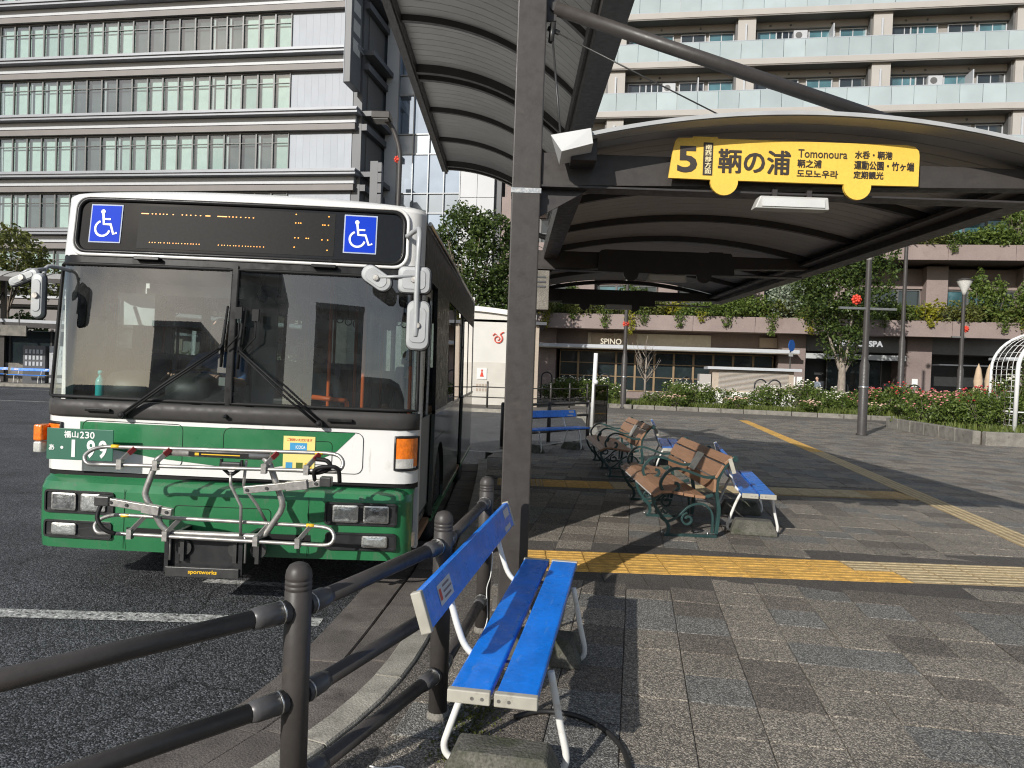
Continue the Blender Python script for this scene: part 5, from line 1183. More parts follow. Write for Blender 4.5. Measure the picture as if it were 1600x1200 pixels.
m = MB(); m.box(-1.05, -.2, .86, .88, 2.07, 2.16); m.box(-.96, -.86, .84, .88, 1.95, 2.12); m.build('blind_rail', 'lamp_white', bus)
m = MB(); m.box(-1.06, -.78, .62, .66, 1.82, 2.06); m.build('inside_mirror', 'mirror_shell', bus)
for (xx, yy) in ((.33, 1.5), (.66, 1.35), (.30, 2.7), (-.22, 2.7), (.34, 4.0), (-.24, 4.0)):
    a = MB(); a.tube([(xx, yy, .45), (xx, yy, 2.5)], .017, 8); a.build('grab_pole', 'orange_grip', bus)
a = MB(); a.tube([(.34, .95, 1.32), (.62, .95, 1.30)], .020, 8); a.tube([(.62, .95, 1.30), (.64, .95, .5)], .017, 8); a.build('grab_rail', 'orange_grip', bus)
a = MB(); a.box(.02, .26, .95, 1.22, .45, 1.30); a.build('fare_box', 'interior_dark', bus, bevel=.02)
a = MB(); a.tube([(.86, .56, 1.28), (.87, .56, 1.85), (.88, .55, 2.1)], [.028, .03, .02], 8); a.build('monitor_stalk', 'rubber', bus)
a = MB(); a.ball((.99, .62, 1.98), (.075, .05, .12), 12, 8); a.build('inside_speaker', 'rubber', bus)
for k in range(9):
    for xx in (-.35, .42):
        yy = 1.7+k*.5; a = MB(); a.tube([(xx, yy, 2.48), (xx, yy, 2.22)], .012, 5); a.tube([(xx+.045*math.cos(2*PI*i/10), yy, 2.17+.05*math.sin(2*PI*i/10)) for i in range(10)], .009, 5, closed=True); a.build('hand_strap', 'rubber', bus)
for xx in (-.35, .42):
    a = MB(); a.tube([(xx, 1.4, 2.48), (xx, BL-.3, 2.48)], .014, 6); a.build('strap_rail', 'steel', bus)
a = MB(); a.box(-.15, .15, 1.2, 6.2, 2.495, 2.52); a.build('ceiling_lamp', 'lamp_white', bus)
# bicycle rack folded up on the front
rk_ = thing0('bicycle_rack', bus); rk_.location.x = .05
def rt_(nm, pts, r, m_='rack_metal', n=8, closed=False, sm=0):
    if sm: pts = smooth_path(pts, sm)
    a = MB(); a.tube(pts, r, n, closed=closed); return a.build(nm, m_, rk_)
RY = -.36
rt_('pivot_frame', [(-.24, RY, .995), (-.30, RY-.005, .955), (-.365, RY, .77), (-.372, RY, .735), (-.36, RY, .70), (-.265, RY, .545), (-.235, RY+.01, .51), (-.19, RY+.015, .495), (.34, RY+.015, .495), (.385, RY+.01, .515), (.475, RY, .66), (.487, RY, .70), (.48, RY, .735), (.40, RY-.005, .955), (.36, RY, .995)], .0195, n=10)
rt_('top_bar', [(-.26, RY, 1.002), (.40, RY, 1.002)], .023)
e = MB(); e.box(-.10, .27, RY-.026, RY-.021, .988, 1.016); lb = e.build('warning_label', 'rubber', rk_)
e = MB(); e.box(-.06, -.035, RY-.028, RY-.026, .994, 1.010); e.box(-.02, .22, RY-.028, RY-.026, .999, 1.005); e.build('label_print', 'yellow_mark', lb)
def tray(z, x0, x1, y, sl):
    zf = lambda x: z+sl*x
    loop = [(x0+.12, y, zf(x0)+.055), (x0+.04, y-.02, zf(x0)+.04), (x0, y-.05, zf(x0)), (x0+.03, y-.07, zf(x0)-.045), (x0+.10, y-.05, zf(x0)-.050), (x1-.14, y-.05, zf(x1)-.050), (x1-.03, y-.05, zf(x1)-.045), (x1, y-.04, zf(x1)), (x1-.04, y-.01, zf(x1)+.045), (x1-.14, y, zf(x1)+.055)]
    P_ = [Vector(p) for p in loop]; n_ = len(P_); sm_l = []
    for i in range(n_):
        a, b, c, d = P_[i-1], P_[i], P_[(i+1) % n_], P_[(i+2) % n_]
        if (c-b).length > .4: sm_l += [b, b.lerp(c, .02), b.lerp(c, .98)]; continue
        for k in range(4): t_ = k/4; sm_l.append(.5*((2*b)+(c-a).normalized()*min((c-a).length, .16)*t_+(2*a-5*b+4*c-d)*0+ (3*(c-b)*2-2*(c-a).normalized()*min((c-a).length, .16)-(d-b).normalized()*min((d-b).length, .16))*t_*t_+((c-a).normalized()*min((c-a).length, .16)+(d-b).normalized()*min((d-b).length, .16)-4*(c-b))*t_**3))
    rt_('wheel_tray', sm_l, .0122, closed=True)
    for xx in (x0+.24, x0+.46, x1-.46, x1-.20):
        e = MB(); e.bar((xx+.04, y, zf(xx)+.052), (xx-.02, y-.055, zf(xx)-.03), .012, .026); e.box(xx-.035, xx-.005, y-.075, y-.035, zf(xx)-.075, zf(xx)-.015); e.build('tray_strut', 'rack_metal', rk_)
        if z < .7: continue
        e = MB(); e.bar((xx+.046, y-.012, zf(xx)+.05), (xx+.022, y-.036, zf(xx)+.02), .014, .029); e.build('reflector', 'red_mark', rk_)
    for xx in (x0+.16, x1-.16):
        e = MB(); e.tube([(xx-.025, y, zf(xx)+.055), (xx+.025, y, zf(xx)+.055)], .0128, 8); e.build('tape', 'yellow_mark', rk_)
tray(.975, -.72, .865, RY-.01, .012); tray(.53, -.66, .82, RY+.02, -.012)
for (p, q) in (((-.56, RY-.06, .692), (-.17, RY-.06, .640)), ((.27, RY-.07, .800), (.74, RY-.05, .862))):
    e = MB(); e.bar(p, q, .040, .044); sa = e.build('support_arm', 'rack_metal', rk_, bevel=.003)
    p, q = Vector(p), Vector(q); e = MB(); e.bar(p.lerp(q, .55)+Vector((0, -.012, 0)), p.lerp(q, .82)+Vector((0, -.012, 0)), .05, .056); e.build('arm_sleeve', 'rack_metal', sa, bevel=.003)
    for k in (.05, .3, .93):
        c_ = p.lerp(q, k); e = MB(); e.lathe([(.010, -.028), (.010, .028)], 8, (c_.x, c_.y, c_.z), axis='y'); e.build('arm_bolt', 'rack_dark', sa)
e = MB(); e.box(-.64, -.55, RY-.09, RY-.03, .665, .725); e.build('hook_head', 'rack_dark', rk_, bevel=.006)
e = MB(); e.box(.73, .80, RY-.08, RY-.02, .84, .90); e.build('hook_head', 'rack_dark', rk_, bevel=.006)
rt_('wheel_hook', [(-.60, RY-.06, .69), (-.61, RY-.10, .60), (-.56, RY-.11, .53), (-.50, RY-.09, .50)], .013, 'rubber', sm=4)
rt_('wheel_hook', [(.70, RY-.05, .85), (.70, RY-.09, .94), (.76, RY-.10, .965), (.84, RY-.09, .96), (.85, RY-.06, .87)], .013, 'rubber', sm=4)
rt_('wheel_hook', [(.62, RY-.0, .915), (.72, RY-.06, .925), (.79, RY-.07, .96), (.77, RY-.07, 1.0), (.70, RY-.05, 1.005)], .014, 'rubber', sm=4)
rt_('release_handle', [(.105, RY-.02, .975), (.10, RY-.02, .93), (.155, RY-.02, .885), (.175, RY-.02, .885), (.235, RY-.02, .93), (.23, RY-.02, .975)], .011, 'rubber')
e = MB(); e.box(.105, .230, RY-.036, RY-.008, .925, .962); e.build('handle_grip', 'interior_dark', rk_, bevel=.01)
rt_('release_rod', [(.165, RY-.02, .90), (.165, RY-.02, .82), (.235, RY-.02, .69), (.235, RY-.01, .50)], .0105)
rt_('brace', [(.25, RY+.0, .97), (.22, RY+.05, .80), (.30, RY+.08, .68), (.36, RY+.12, .55)], .010)
mt = MB(); mt.box(-.25, -.225, RY+.02, .02, .245, .47); mt.box(.215, .24, RY+.02, .02, .245, .47); mt.box(-.25, .24, RY+.06, RY+.075, .27, .47); mt.build('mount_bracket', 'black_plastic', rk_)
mt = MB(); mt.box(-.235, .225, RY+.005, RY+.03, .225, .285); lip = mt.build('mount_lip', 'rack_dark', rk_, bevel=.003)
e = MB(); letters(e, 'sportworks', -.09, .09, .240, .272, RY+.0045, .002, 0, .02); e.build('lettering', 'yellow_mark', lip)
for xx in (-.14, .19, .33):
    e = MB(); e.lathe([(.05, -.02), (.05, .01)], 14, (xx, RY+.06, .40), axis='y'); e.box(xx-.012, xx+.012, RY+.02, RY+.045, .32, .46); e.build('pivot_latch', 'rack_dark', rk_)
for xx in (-.215, .255):
    rt_('link_rod', [(xx, RY, .50), (xx+.01, RY, .47), (xx+.01, RY, .33)], .007)
# people and loose things aboard
def at_bus(x, y, z): return (BX+x+z*.019, BY+y, BZ+z-x*.019)
person('bus driver in a blue shirt at the steering wheel behind the windscreen', seated(), ['cloth_blue', 'cloth_dark', 'skin', 'cloth_dark'], at_bus(-.60, 1.42, 1.08))
person('passenger in dark clothes on the front seat behind the windscreen', seated(arms='lap'), ['cloth_dark', 'cloth_dark', 'skin', 'cloth_dark'], at_bus(.92, 2.33, .92))
seat(-.10, 2.75)
person('passenger with a pale top sitting in the middle behind the windscreen', seated(arms='lap'), ['cloth_white', 'cloth_dark', 'skin', 'cloth_dark'], at_bus(-.10, 2.72, .92))
bt = MB(); bt.lathe([(.030, 0), (.033, .01), (.033, .10), (.028, .125), (.012, .145), (.012, .16), (.018, .162), (.018, .185), (0, .188)], 14); b_ = bt.build('spray_bottle', 'bottle_teal', None, at_bus(-1.06, .40, 1.275)); tag(b_, 'small teal bottle on the dashboard in the corner of the windscreen', 'bottle')
# ------------------------------------------------------------------ office building beyond the bus
rb_ = random.Random(21)
def frame_mesh(w, h, t=.07, d=.10, mull=()):
    m = MB(); m.box(0, t, -d, 0, 0, h); m.box(w-t, w, -d, 0, 0, h); m.box(t, w-t, -d, 0, 0, t); m.box(t, w-t, -d, 0, h-t, h)
    for z in mull: m.box(t, w-t, -d*.9, 0, z-t*.4, z+t*.4)
    return m
ob = thing('office_building', 'grey office building with long window bands beyond the bus', 'building', (-10.35, 47.0, ROAD_Z), -PLAZA)
NW, WW, X0 = 19, 1.13, -4.6
LEN = 27.2
SH_ = 3.83; FL = [10.17+SH_*(k-1) for k in range(6)]       # bottoms of the window bands
m = MB(); m.box(-LEN, -.35, .45, 4.2, 0, 31); m.build('core', 'room_dark', ob)
fm = frame_mesh(WW, 2.36, .05, .12, (1.70,)).mesh('window', 'window_frame')
g_me = {}
for nm in ('blind', 'blind_pale', 'room_dark'):
    q = MB(); q.box(.055, WW-.055, .18, .2, .05, 2.31); g_me[nm] = q.mesh('blind', nm)
q = MB(); q.add([(.055, -.03, .05), (WW-.055, -.03, .05), (WW-.055, -.03, 2.31), (.055, -.03, 2.31)], [(0, 1, 2, 3)]); pane_me = q.mesh('pane', 'office_glass')
q = MB(); q.box(.055, .24, .05, .07, .05, 2.31); curtain_me = q.mesh('curtain', 'white_band')
for k, z in enumerate(FL):
    for i in range(NW):
        x = X0-(i+1)*WW
        w = put(fm, 'window', ob, (x, 0, z)); p = put(pane_me, 'pane', w)
        r = rb_.random(); st = noise.noise(Vector((i*.35, k*3.1, 0)))
        put(g_me['blind_pale' if st > -.08 else ('blind' if st > -.30 else 'room_dark')], 'blind', w)
        if r < .28: put(curtain_me, 'curtain', w)
    # solid bay at the end, panel by panel
    for i in range(9):
        m = MB(); m.box(X0+i*.47+.003, X0+(i+1)*.47-.003, -.02, .45, z-.12, z+2.42); m.build('wall_panel', 'alu_panel', ob)
    for (nm, d, z0, z1, mt_) in (('ledge', .85, -.52, -.16, 'alu_ledge'), ('ledge_lip', .95, -.36, -.26, 'alu_ledge'), ('white_band', .30, -.98, -.55, 'white_band'), ('brown_band', .38, -1.42, -1.06, 'brown_band')):
        m = MB(); m.box(-LEN-.4, -.05+(.3 if d > .5 else 0), -d, .46, z+z0, z+z1); m.build(nm, mt_, ob)
    m = MB(); m.box(-LEN, -.3, -.06, .46, z-1.56, z-1.41); m.box(-LEN, -.3, -.02, .46, z-1.06, z-.97); m.build('shadow_gap', 'dark_panel', ob)
    # ledges wrap around the dark side
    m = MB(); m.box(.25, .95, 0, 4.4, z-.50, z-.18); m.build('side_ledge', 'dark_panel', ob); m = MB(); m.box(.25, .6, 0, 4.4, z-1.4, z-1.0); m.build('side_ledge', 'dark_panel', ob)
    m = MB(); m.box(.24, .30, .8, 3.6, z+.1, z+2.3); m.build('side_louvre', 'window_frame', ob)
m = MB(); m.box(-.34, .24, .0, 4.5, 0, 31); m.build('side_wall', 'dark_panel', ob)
m = MB(); m.box(-LEN-.35, -LEN, -.05, 1.5, 0, 31); m.build('end_wall', 'brown_band', ob)
m = MB(); m.box(-LEN, -.3, -.03, .46, 0, 4.6); m.build('base_wall', 'brown_band', ob)
bs = thing('blade_sign', 'tall narrow grey sign on the corner of the office building', 'sign', (-10.75, 45.85, 18.6), -PLAZA)
m = MB(); m.box(0, .42, -.8, .9, 0, 12); m.build('sign_box', 'dark_panel', bs, bevel=.03); m = MB(); m.box(-.03, .0, -.8, .9, 0, 12); m.build('sign_edge', 'alu_panel', bs)
m = MB(); m.box(.425, .43, -.5, .6, 6.3, 9.5); m.build('sign_face', 'plate_green', bs)
for k in range(3):
    m = MB(); m.box(.425, .43, -.5, .6, 2+1.2*k, 2.8+1.2*k); m.build('sign_face', 'light_grey', bs)
bs = thing('directory_sign', 'dark directory sign with pale faces beside the office building', 'sign', (-9.4, 46.6, 11.6), -PLAZA)
m = MB(); m.box(0, .5, 0, 1.0, 0, 2.7); m.build('sign_box', 'dark_panel', bs)
for k in range(4):
    m = MB(); m.box(.51, .75, -.01, .2, .05+.66*k, .62+.66*k); m.build('sign_face', 'dark_panel', bs)
# brownish block at the very edge
ab = thing('apartment_block', 'brown tiled apartment block peeking out past the office building', 'building', (-40.8, 53.5, ROAD_Z), -PLAZA)
m = MB(); m.box(-12, -1.0, 0, 10, 0, 34); m.build('wall', 'tile_wall', ab)
wme = frame_mesh(1.4, 1.5, .08, .1).mesh('window', 'white_band'); q = MB(); q.add([(.08, -.02, .08), (1.32, -.02, .08), (1.32, -.02, 1.42), (.08, -.02, 1.42)], [(0, 1, 2, 3)]); pme = q.mesh('pane', 'dark_glass')
for k in range(9):
    w = put(wme, 'window', ab, (-2.9, -.02, 4+3.2*k)); put(pme, 'pane', w)
# glass tower
gt = thing('glass_tower', 'tall glass curtain wall tower reflecting the sky behind the office building', 'building', (-9.1, 50.6, ROAD_Z), -PLAZA); gt.scale = (.87, .87, .87)
m = MB(); m.box(.2, 9.2, .35, 12, 0, 48); m.build('core', 'dark_panel', gt)
m = MB(); m.box(-.2, .8, .0, .35, 0, 48); m.build('end_pier', 'pale_panel', gt)
for k in range(16):
    m = MB(); m.box(-.2, .82, -.02, .0, 3.0*k+.02, 3.0*k+2.98); m.build('wall_panel', 'pale_panel', gt)
pw = 1.28; vm = MB(); vm.add([(.04, 0, 0), (pw-.04, 0, 0), (pw-.04, 0, 3.0), (.04, 0, 3.0)], [(0, 1, 2, 3)]); vm = vm.mesh('vision_pane', 'tower_glass')
sm_ = MB(); sm_.add([(.04, 0, 0), (pw-.04, 0, 0), (pw-.04, 0, 1.48), (.04, 0, 1.48)], [(0, 1, 2, 3)]); sm_ = sm_.mesh('spandrel_pane', 'spandrel')
for k in range(10):
    for i in range(4):
        o = put(vm, 'vision_pane', gt, (.85+i*pw, .12, 4.6*k+1.56)); o.rotation_euler = (rb_.uniform(-.006, .006), 0, rb_.uniform(-.006, .006))
        put(sm_, 'spandrel_pane', gt, (.85+i*pw, .12, 4.6*k+.04))
    m = MB(); m.box(.8, 6.0, .0, .16, 4.6*k-.05, 4.6*k+.05); m.box(.8, 6.0, .0, .16, 4.6*k+1.50, 4.6*k+1.58); m.build('transom', 'mullion', gt)
for i in range(5):
    m = MB(); m.box(.85+i*pw-.04, .85+i*pw+.04, -.06, .16, 0, 47); m.build('mullion', 'mullion', gt)
for k in range(16):
    for i in range(2):
        m = MB(); m.box(6.02+i*1.35, 6.02+(i+1)*1.35-.03, .0, .3, 3.0*k+.02, 3.0*k+2.98); m.build('wall_panel', 'pale_panel', gt)
m = MB(); m.box(8.75, 14, 1.2, 9, 0, 48); m.build('dark_wing', 'dark_glass', gt)
for i in range(8):
    m = MB(); m.box(8.8+i*.6, 8.86+i*.6, 1.1, 1.2, 0, 48); m.build('mullion', 'window_frame', gt)

# ------------------------------------------------------------------ terraced building on the plaza
TB = (7.4, 43.0)
tb = thing('terrace_building', 'brown tiled building with planted terraces and glass balconies across the plaza', 'building', (TB[0], TB[1], 0), -PLAZA)
def P6(nm, x0, x1, y0, y1, z0, z1, mt_, par=tb): m = MB(); m.box(x0, x1, y0, y1, z0, z1); return m.build(nm, mt_, par)
XA, XB = -7.4, 34.0
P6('core', XA, XB, 5.2, 20, 0, 31, 'apart_dark')
# ground floor
P6('ground_wall', XA, -5.1, 1.6, 4.2, 0, 4.1, 'tile_wall'); P6('ground_wall', -5.1, 8.0, 2.2, 4.2, 2.95, 4.1, 'tile_wall')
for x0, x1 in ((8.0, 9.5), (15.0, 16.3), (20.8, 22.4), (27, 34)): P6('pier', x0, x1, 1.45, 4.2, 0, 4.1, 'tile_wall')
P6('ground_wall', 9.5, 34, 1.7, 4.2, 3.2, 4.1, 'window_frame')
P6('entrance_recess', 9.5, 34, 4.0, 4.21, 0, 3.2, 'interior_dark')
P6('shop_ceiling', -5.1, 8, 2.3, 4.2, 2.85, 2.95, 'tile_wall')
P6('shop_back', -5.1, 8.0, 4.15, 4.21, 0, 2.95, 'interior_dark'); P6('shop_sill', -5.1, 8.0, 2.2, 2.36, 0, .42, 'tile_wall')
def glazing(x0, n, w, zs, y, fr='bronze_frame', gm='teal_glass', par=tb, skip=()):
    q = MB(); hs = zs[-1]-zs[0]
    for i in range(n):
        f = frame_mesh(w, hs, .06, .1, [z-zs[0] for z in zs[1:-1]]).build('window', fr, par, (x0+i*w, y, zs[0]))
        for a, b in zip(zs[:-1], zs[1:]):
            p = MB(); p.add([(.05, -.03, a-zs[0]+.03), (w-.05, -.03, a-zs[0]+.03), (w-.05, -.03, b-zs[0]-.03), (.05, -.03, b-zs[0]-.03)], [(0, 1, 2, 3)])
            p.build('pane', gm if (i+int(a*3)) % 5 else 'dark_glass', f)
glazing(-4.9, 11, 1.16, (.42, 1.30, 2.10, 2.85), 2.25, gm='dark_glass')
P6('shop_canopy', -6.3, 8.9, .45, 2.3, 2.92, 3.12, 'cream_fascia'); P6('canopy_edge', -6.35, 8.95, .40, .46, 2.96, 3.16, 'white_band')
P6('fascia_panel', -3.2, 4.2, 2.12, 2.2, 3.18, 3.95, 'cream_fascia')
for x0, x1 in ((-3.0, -1.6), (7.0, 8.6), (-1.4, -.2)): P6('vent_grille', x0, x1, 2.05, 2.12, 3.3, 3.9, 'louver')
sn = thing('shop_sign', 'pale serif shop lettering above the white canopy edge', 'sign', (TB[0]+UX.x*-2.35+VX.x*1.0, TB[1]+UX.y*-2.35+VX.y*1.0, 3.13), -PLAZA)
m = MB(); m.box(-.1, 1.75, -.05, .05, .0, .08); m.build('sign_base', 'window_frame', sn); m = MB(); letters(m, 'SPINO E', 0, 1.6, .08, .42, -.02, .04, 0, .01); m.build('lettering', 'cream_fascia', sn)
sn = thing('mall_sign', 'white mall name lettering over the dark entrance', 'sign', (TB[0]+UX.x*10.6+VX.x*1.66, TB[1]+UX.y*10.6+VX.y*1.66, 3.52), -PLAZA)
m = MB(); letters(m, 'NEW CASPA', .55, 3.15, 0, .34, 0, .04, 0, .03); m.build('lettering', 'lit_letter', sn)
glazing(11.2, 3, 1.05, (.1, 2.9), 3.7, 'window_frame', 'dark_glass'); P6('entrance_header', 9.5, 15.0, 1.55, 1.7, 2.75, 3.05, 'light_grey')
for i in range(3): P6('notice_board', 8.3+i*.38, 8.6+i*.38, 1.40, 1.44, 1.15, 1.65, 'white_enamel')
P6('awning', 16.4, 20.6, .6, 1.7, 2.55, 2.62, 'dark_panel'); P6('canopy_edge', 19.4, 26, -.2, 1.8, 2.95, 3.08, 'white_band'); P6('notice_board', 15.3, 15.6, 1.40, 1.44, 1.3, 1.75, 'white_enamel')
# terraces
for k, (z0, z1, y0) in enumerate(((4.08, 4.95, 0), (8.45, 9.3, 1.0), (12.2, 12.9, 2.0))):
    for i in range(12):
        m = MB(); a = XA+i*(XB-XA)/12; m.box(a+.012, a+(XB-XA)/12-.012, y0, y0+.35, z0, z1); m.build('ledge_panel', 'tile_ledge', tb)
    P6('terrace_slab', XA, XB, y0+.02, 5, z0+.03, z0+.35, 'tile_wall'); P6('planter_soil', XA, XB, y0+.3, y0+1.6, z1-.35, z1-.12, 'soil')
    P6('back_wall', XA, XB, y0+3.5, 6, z0, z0+4.2, 'tile_wall')
    for i in range(9):
        x = -9.2+i*5.1; P6('pier', x, x+1.15, y0+2.7, y0+3.55, z0+.3, z0+4.25, 'tile_ledge')
        glazing(x+1.25, 3, 1.25, (z0+.7, z0+2.0, z0+2.95), y0+3.45, 'window_frame', 'teal_glass' if i % 2 else 'dark_glass')
        P6('lintel_band', x+1.15, x+5.1, y0+3.3, y0+3.5, z0+3.0, z0+3.2, 'tile_ledge')
        if k == 0 and i in (3, 6, 7): P6('canopy_edge', x+1.0, x+5.3, y0+2.3, y0+3.5, z0+2.9, z0+3.05, 'white_band')
    # thin terrace railings
    for i in range(9):
        m = MB(); a = -9+i*5.0
        m.bar((a, y0+2.1, z1+.62), (a+4.9, y0+2.1, z1+.62), .05, .05)
        for j in range(17): m.box(a+.3*j, a+.3*j+.03, y0+2.09, y0+2.11, z1-.3, z1+.6)
        m.build('terrace_railing', 'window_frame', tb)
# apartment floors with glass balconies
pg = 1.24; gp = MB(); gp.box(.012, pg-.012, 0, .03, 0, 1.08); gp = gp.mesh('glass_panel', 'balcony_glass')
wtm = frame_mesh(1.55, 2.05, .07, .08).mesh('window', 'white_band'); q = MB(); q.add([(.07, -.02, .07), (1.48, -.02, .07), (1.48, -.02, 1.98), (.07, -.02, 1.98)], [(0, 1, 2, 3)]); q.box(.75, .80, -.05, -.02, .07, 1.98, 1); ptm = [q.mesh('pane', ['dark_glass', 'white_band']), q.mesh('pane', ['teal_glass', 'white_band'])]
acm = MB(); acm.box(0, .8, 0, .3, 0, .58); acm.lathe([(.2, -.01), (.2, .0)], 12, (.3, 0, .29), 1, axis='y'); acm = acm.mesh('air_conditioner', ['white_band', 'window_frame'])
for k in range(6):
    z = 14.9+3.0*k; yb_ = 3.2
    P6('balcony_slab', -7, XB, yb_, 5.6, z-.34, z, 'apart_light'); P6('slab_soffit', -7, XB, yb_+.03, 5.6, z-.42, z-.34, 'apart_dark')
    P6('flat_wall', -7, XB, 4.45, 5.2, z, z+2.6, 'apart_beige'); P6('lintel', -7, XB, 4.15, 4.45, z+2.16, z+2.58, 'apart_beige')
    m = MB(); m.box(-7, XB, yb_-.01, yb_+.05, z+1.09, z+1.13); m.box(-7, XB, yb_-.0, yb_+.04, z+.0, z+.03); m.build('balcony_rail', 'alu_panel', tb)
    for i in range(33): put(gp, 'glass_panel', tb, (-7+i*pg, yb_, z+.03))
    for i in range(5):
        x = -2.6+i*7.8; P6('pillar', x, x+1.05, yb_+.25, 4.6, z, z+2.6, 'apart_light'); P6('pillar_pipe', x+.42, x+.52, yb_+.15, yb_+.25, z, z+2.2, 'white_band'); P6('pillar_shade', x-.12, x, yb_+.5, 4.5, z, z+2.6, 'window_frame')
        for dx in (1.25, 2.35, 4.35, 6.1):
            w = put(wtm, 'window', tb, (x+dx+rb_.uniform(-.1, .1), 4.43, z+.08)); put(ptm[rb_.random() < .35], 'pane', w)
        if (i+k) % 2: put(acm, 'air_conditioner', tb, (x+3.45+rb_.uniform(-.15, .15), 4.1, z+1.42)); P6('partition', x+5.5, x+5.56, yb_+.1, 4.5, z, z+2.0, 'white_band')
        for dx in (2.0, 3.2, 5.6):
            m = MB(); m.ball((x+dx, 4.14, z+2.36), .07, 8, 5); m.build('vent_cap', 'window_frame', tb)
P6('roof_wall', XA, XB, 5.5, 20, 31, 33, 'apart_beige')
P6('recess_floor', -7, XB, 3.4, 6, 12.9, 14.5, 'apart_beige')

# ------------------------------------------------------------------ white restroom behind the bus
rr = thing('restroom', 'cream restroom building with curved white roof edge behind the bus', 'building', (-1.6, 30.2, 0))
P6('lower_wall', -3.6, 2.4, 0, 4.2, 0, 1.75, 'rest_tile', rr); P6('upper_wall', -3.6, 2.4, .02, 4.2, 1.75, 3.5, 'rest_cream', rr)
m = MB(); n = 16
cur = [(-3.8+6.3*i/n, 3.55+.32*math.sin(PI*(i/n*.9+.08))) for i in range(n+1)]
for i in range(n):
    (a0, b0), (a1, b1) = cur[i], cur[i+1]; m.add([(a0, -.12, b0-.02), (a1, -.12, b1-.02), (a1, -.12, b1+.18), (a0, -.12, b0+.18), (a0, 4.4, b0+.18), (a1, 4.4, b1+.18), (a0, .05, b0-.02), (a1, .05, b1-.02)], [(0, 1, 2, 3), (3, 2, 5, 4), (0, 6, 7, 1)])
m.build('roof', 'rest_trim', rr)
m = MB()
for i in range(n): (a0, b0), (a1, b1) = cur[i], cur[i+1]; m.add([(max(a0, -3.6), .02, 3.4), (min(a1, 2.4), .02, 3.4), (min(a1, 2.4), .02, b1), (max(a0, -3.6), .02, b0)], [(0, 1, 2, 3)])
m.build('gable', 'rest_cream', rr)
for k in range(3): P6('tile_joint', -3.6, 2.4, -.004, .0, .45+.45*k, .46+.45*k, 'rest_cream', rr)
P6('wall_notice', .15, .55, -.03, -.002, 1.05, 1.50, 'white_enamel', rr); m = MB(); m.ball((.35, -.035, 1.40), (.04, .01, .05), 8, 6); m.extr([(.27, 1.15), (.43, 1.15), (.37, 1.35), (.33, 1.35)], (0, -.04, 0), (1, 0, 0), (0, 0, 1), .008); m.build('notice_figure', 'emblem_red', rr)
m = MB()
for i in range(8): m.box(.13+.12*(i % 4), .21+.12*(i % 4), -.012, -.002, .55+.18*(i//4), .67+.18*(i//4))
m.build('braille_panel', 'louver', rr); P6('wall_notice', 1.35, 1.55, -.02, -.002, 1.1, 1.35, 'rest_trim', rr)
m = MB(); sp_ = spiral(.95, 2.72, .20, .04, 60, 60-520, 40); m.ribbon(sp_, taper(len(sp_), .05, .02), -.03, -.004); m.ribbon([(.74, 2.85), (.83, 2.94), (.90, 2.88)], .035, -.03, -.004); m.ribbon([(1.04, 2.90), (1.13, 2.98), (1.20, 3.0)], .035, -.03, -.004); m.build('rose_emblem', 'emblem_red', rr)
P6('side_screen', 2.5, 2.62, -.6, 3.5, 0, 3.3, 'louver', rr); P6('side_screen_cap', 2.4, 2.9, -.8, 3.6, 3.3, 3.42, 'dark_panel', rr)

# ------------------------------------------------------------------ platform ten shelter on the far side
ps = thing('far_shelter', 'distant arched bus shelter for platform ten left of the bus', 'shelter', (-24.0, 35.6, 0), R(10))
def L4(s): return vault((-8, 5.15), (-0, 4.7), .5, s)
P6('island', -14, 6, -1.2, 3.2, -.12, .0, 'concrete', ps); P6('island_kerb', -14, 6, -1.35, -1.2, -.12, .02, 'kerb', ps)
m = MB(); m.grid(lambda u, v: (-9+14*u, -1.4+3.2*v, 4.55+.9*math.sin(PI*(.12+.5*v))), 2, 10); m.build('canopy', 'roof_sheet', ps)
for k in range(9):
    m = MB(); m.tube([(-9+1.75*k, -1.4+3.2*j/8, 4.52+.9*math.sin(PI*(.12+.5*j/8))) for j in range(9)], .05, 6); m.build('rib', 'brown_dark', ps)
P6('front_beam', -9, 5, -1.5, -1.35, 4.78, 4.98, 'brown_dark', ps); P6('low_beam', -9, 5, .5, .7, 2.95, 3.1, 'white_band', ps); P6('low_beam', -9, 5, .4, .8, 2.72, 2.94, 'brown_dark', ps)
for x in (-6, -1.2, 3.4):
    P6('post', x-.1, x+.1, 1.2, 1.4, 0, 5.0, 'brown_paint', ps); m = MB(); m.tube([(x, 1.2, 4.4), (x, -.2, 3.0)], .05, 8); m.build('strut', 'brown_paint', ps)
P6('wind_screen', -9, 5, 1.5, 1.55, .95, 2.6, 'dark_glass', ps); P6('low_wall', -9, 5, 1.35, 1.6, 0, .95, 'concrete', ps)
for i in range(8): P6('screen_post', -8.6+i*1.9, -8.52+i*1.9, 1.45, 1.6, .95, 2.7, 'brown_dark', ps)
sn = thing('platform_sign', 'grey platform sign numbered ten under the far shelter', 'sign', (-24.9, 34.7, 2.26), R(10))
m = MB(); m.box(-1.3, 1.75, 0, .12, 0, .5); m.build('panel', 'concrete', sn); m = MB(); letters(m, '10', .0, .62, .08, .42, -.01, .03, 0, .02); m.build('number', 'white_enamel', sn)
m = MB(); m.box(-1.1, -1.05, .04, .08, .5, .9); m.box(1.4, 1.45, .04, .08, .5, .9); m.build('hanger', 'brown_dark', sn)
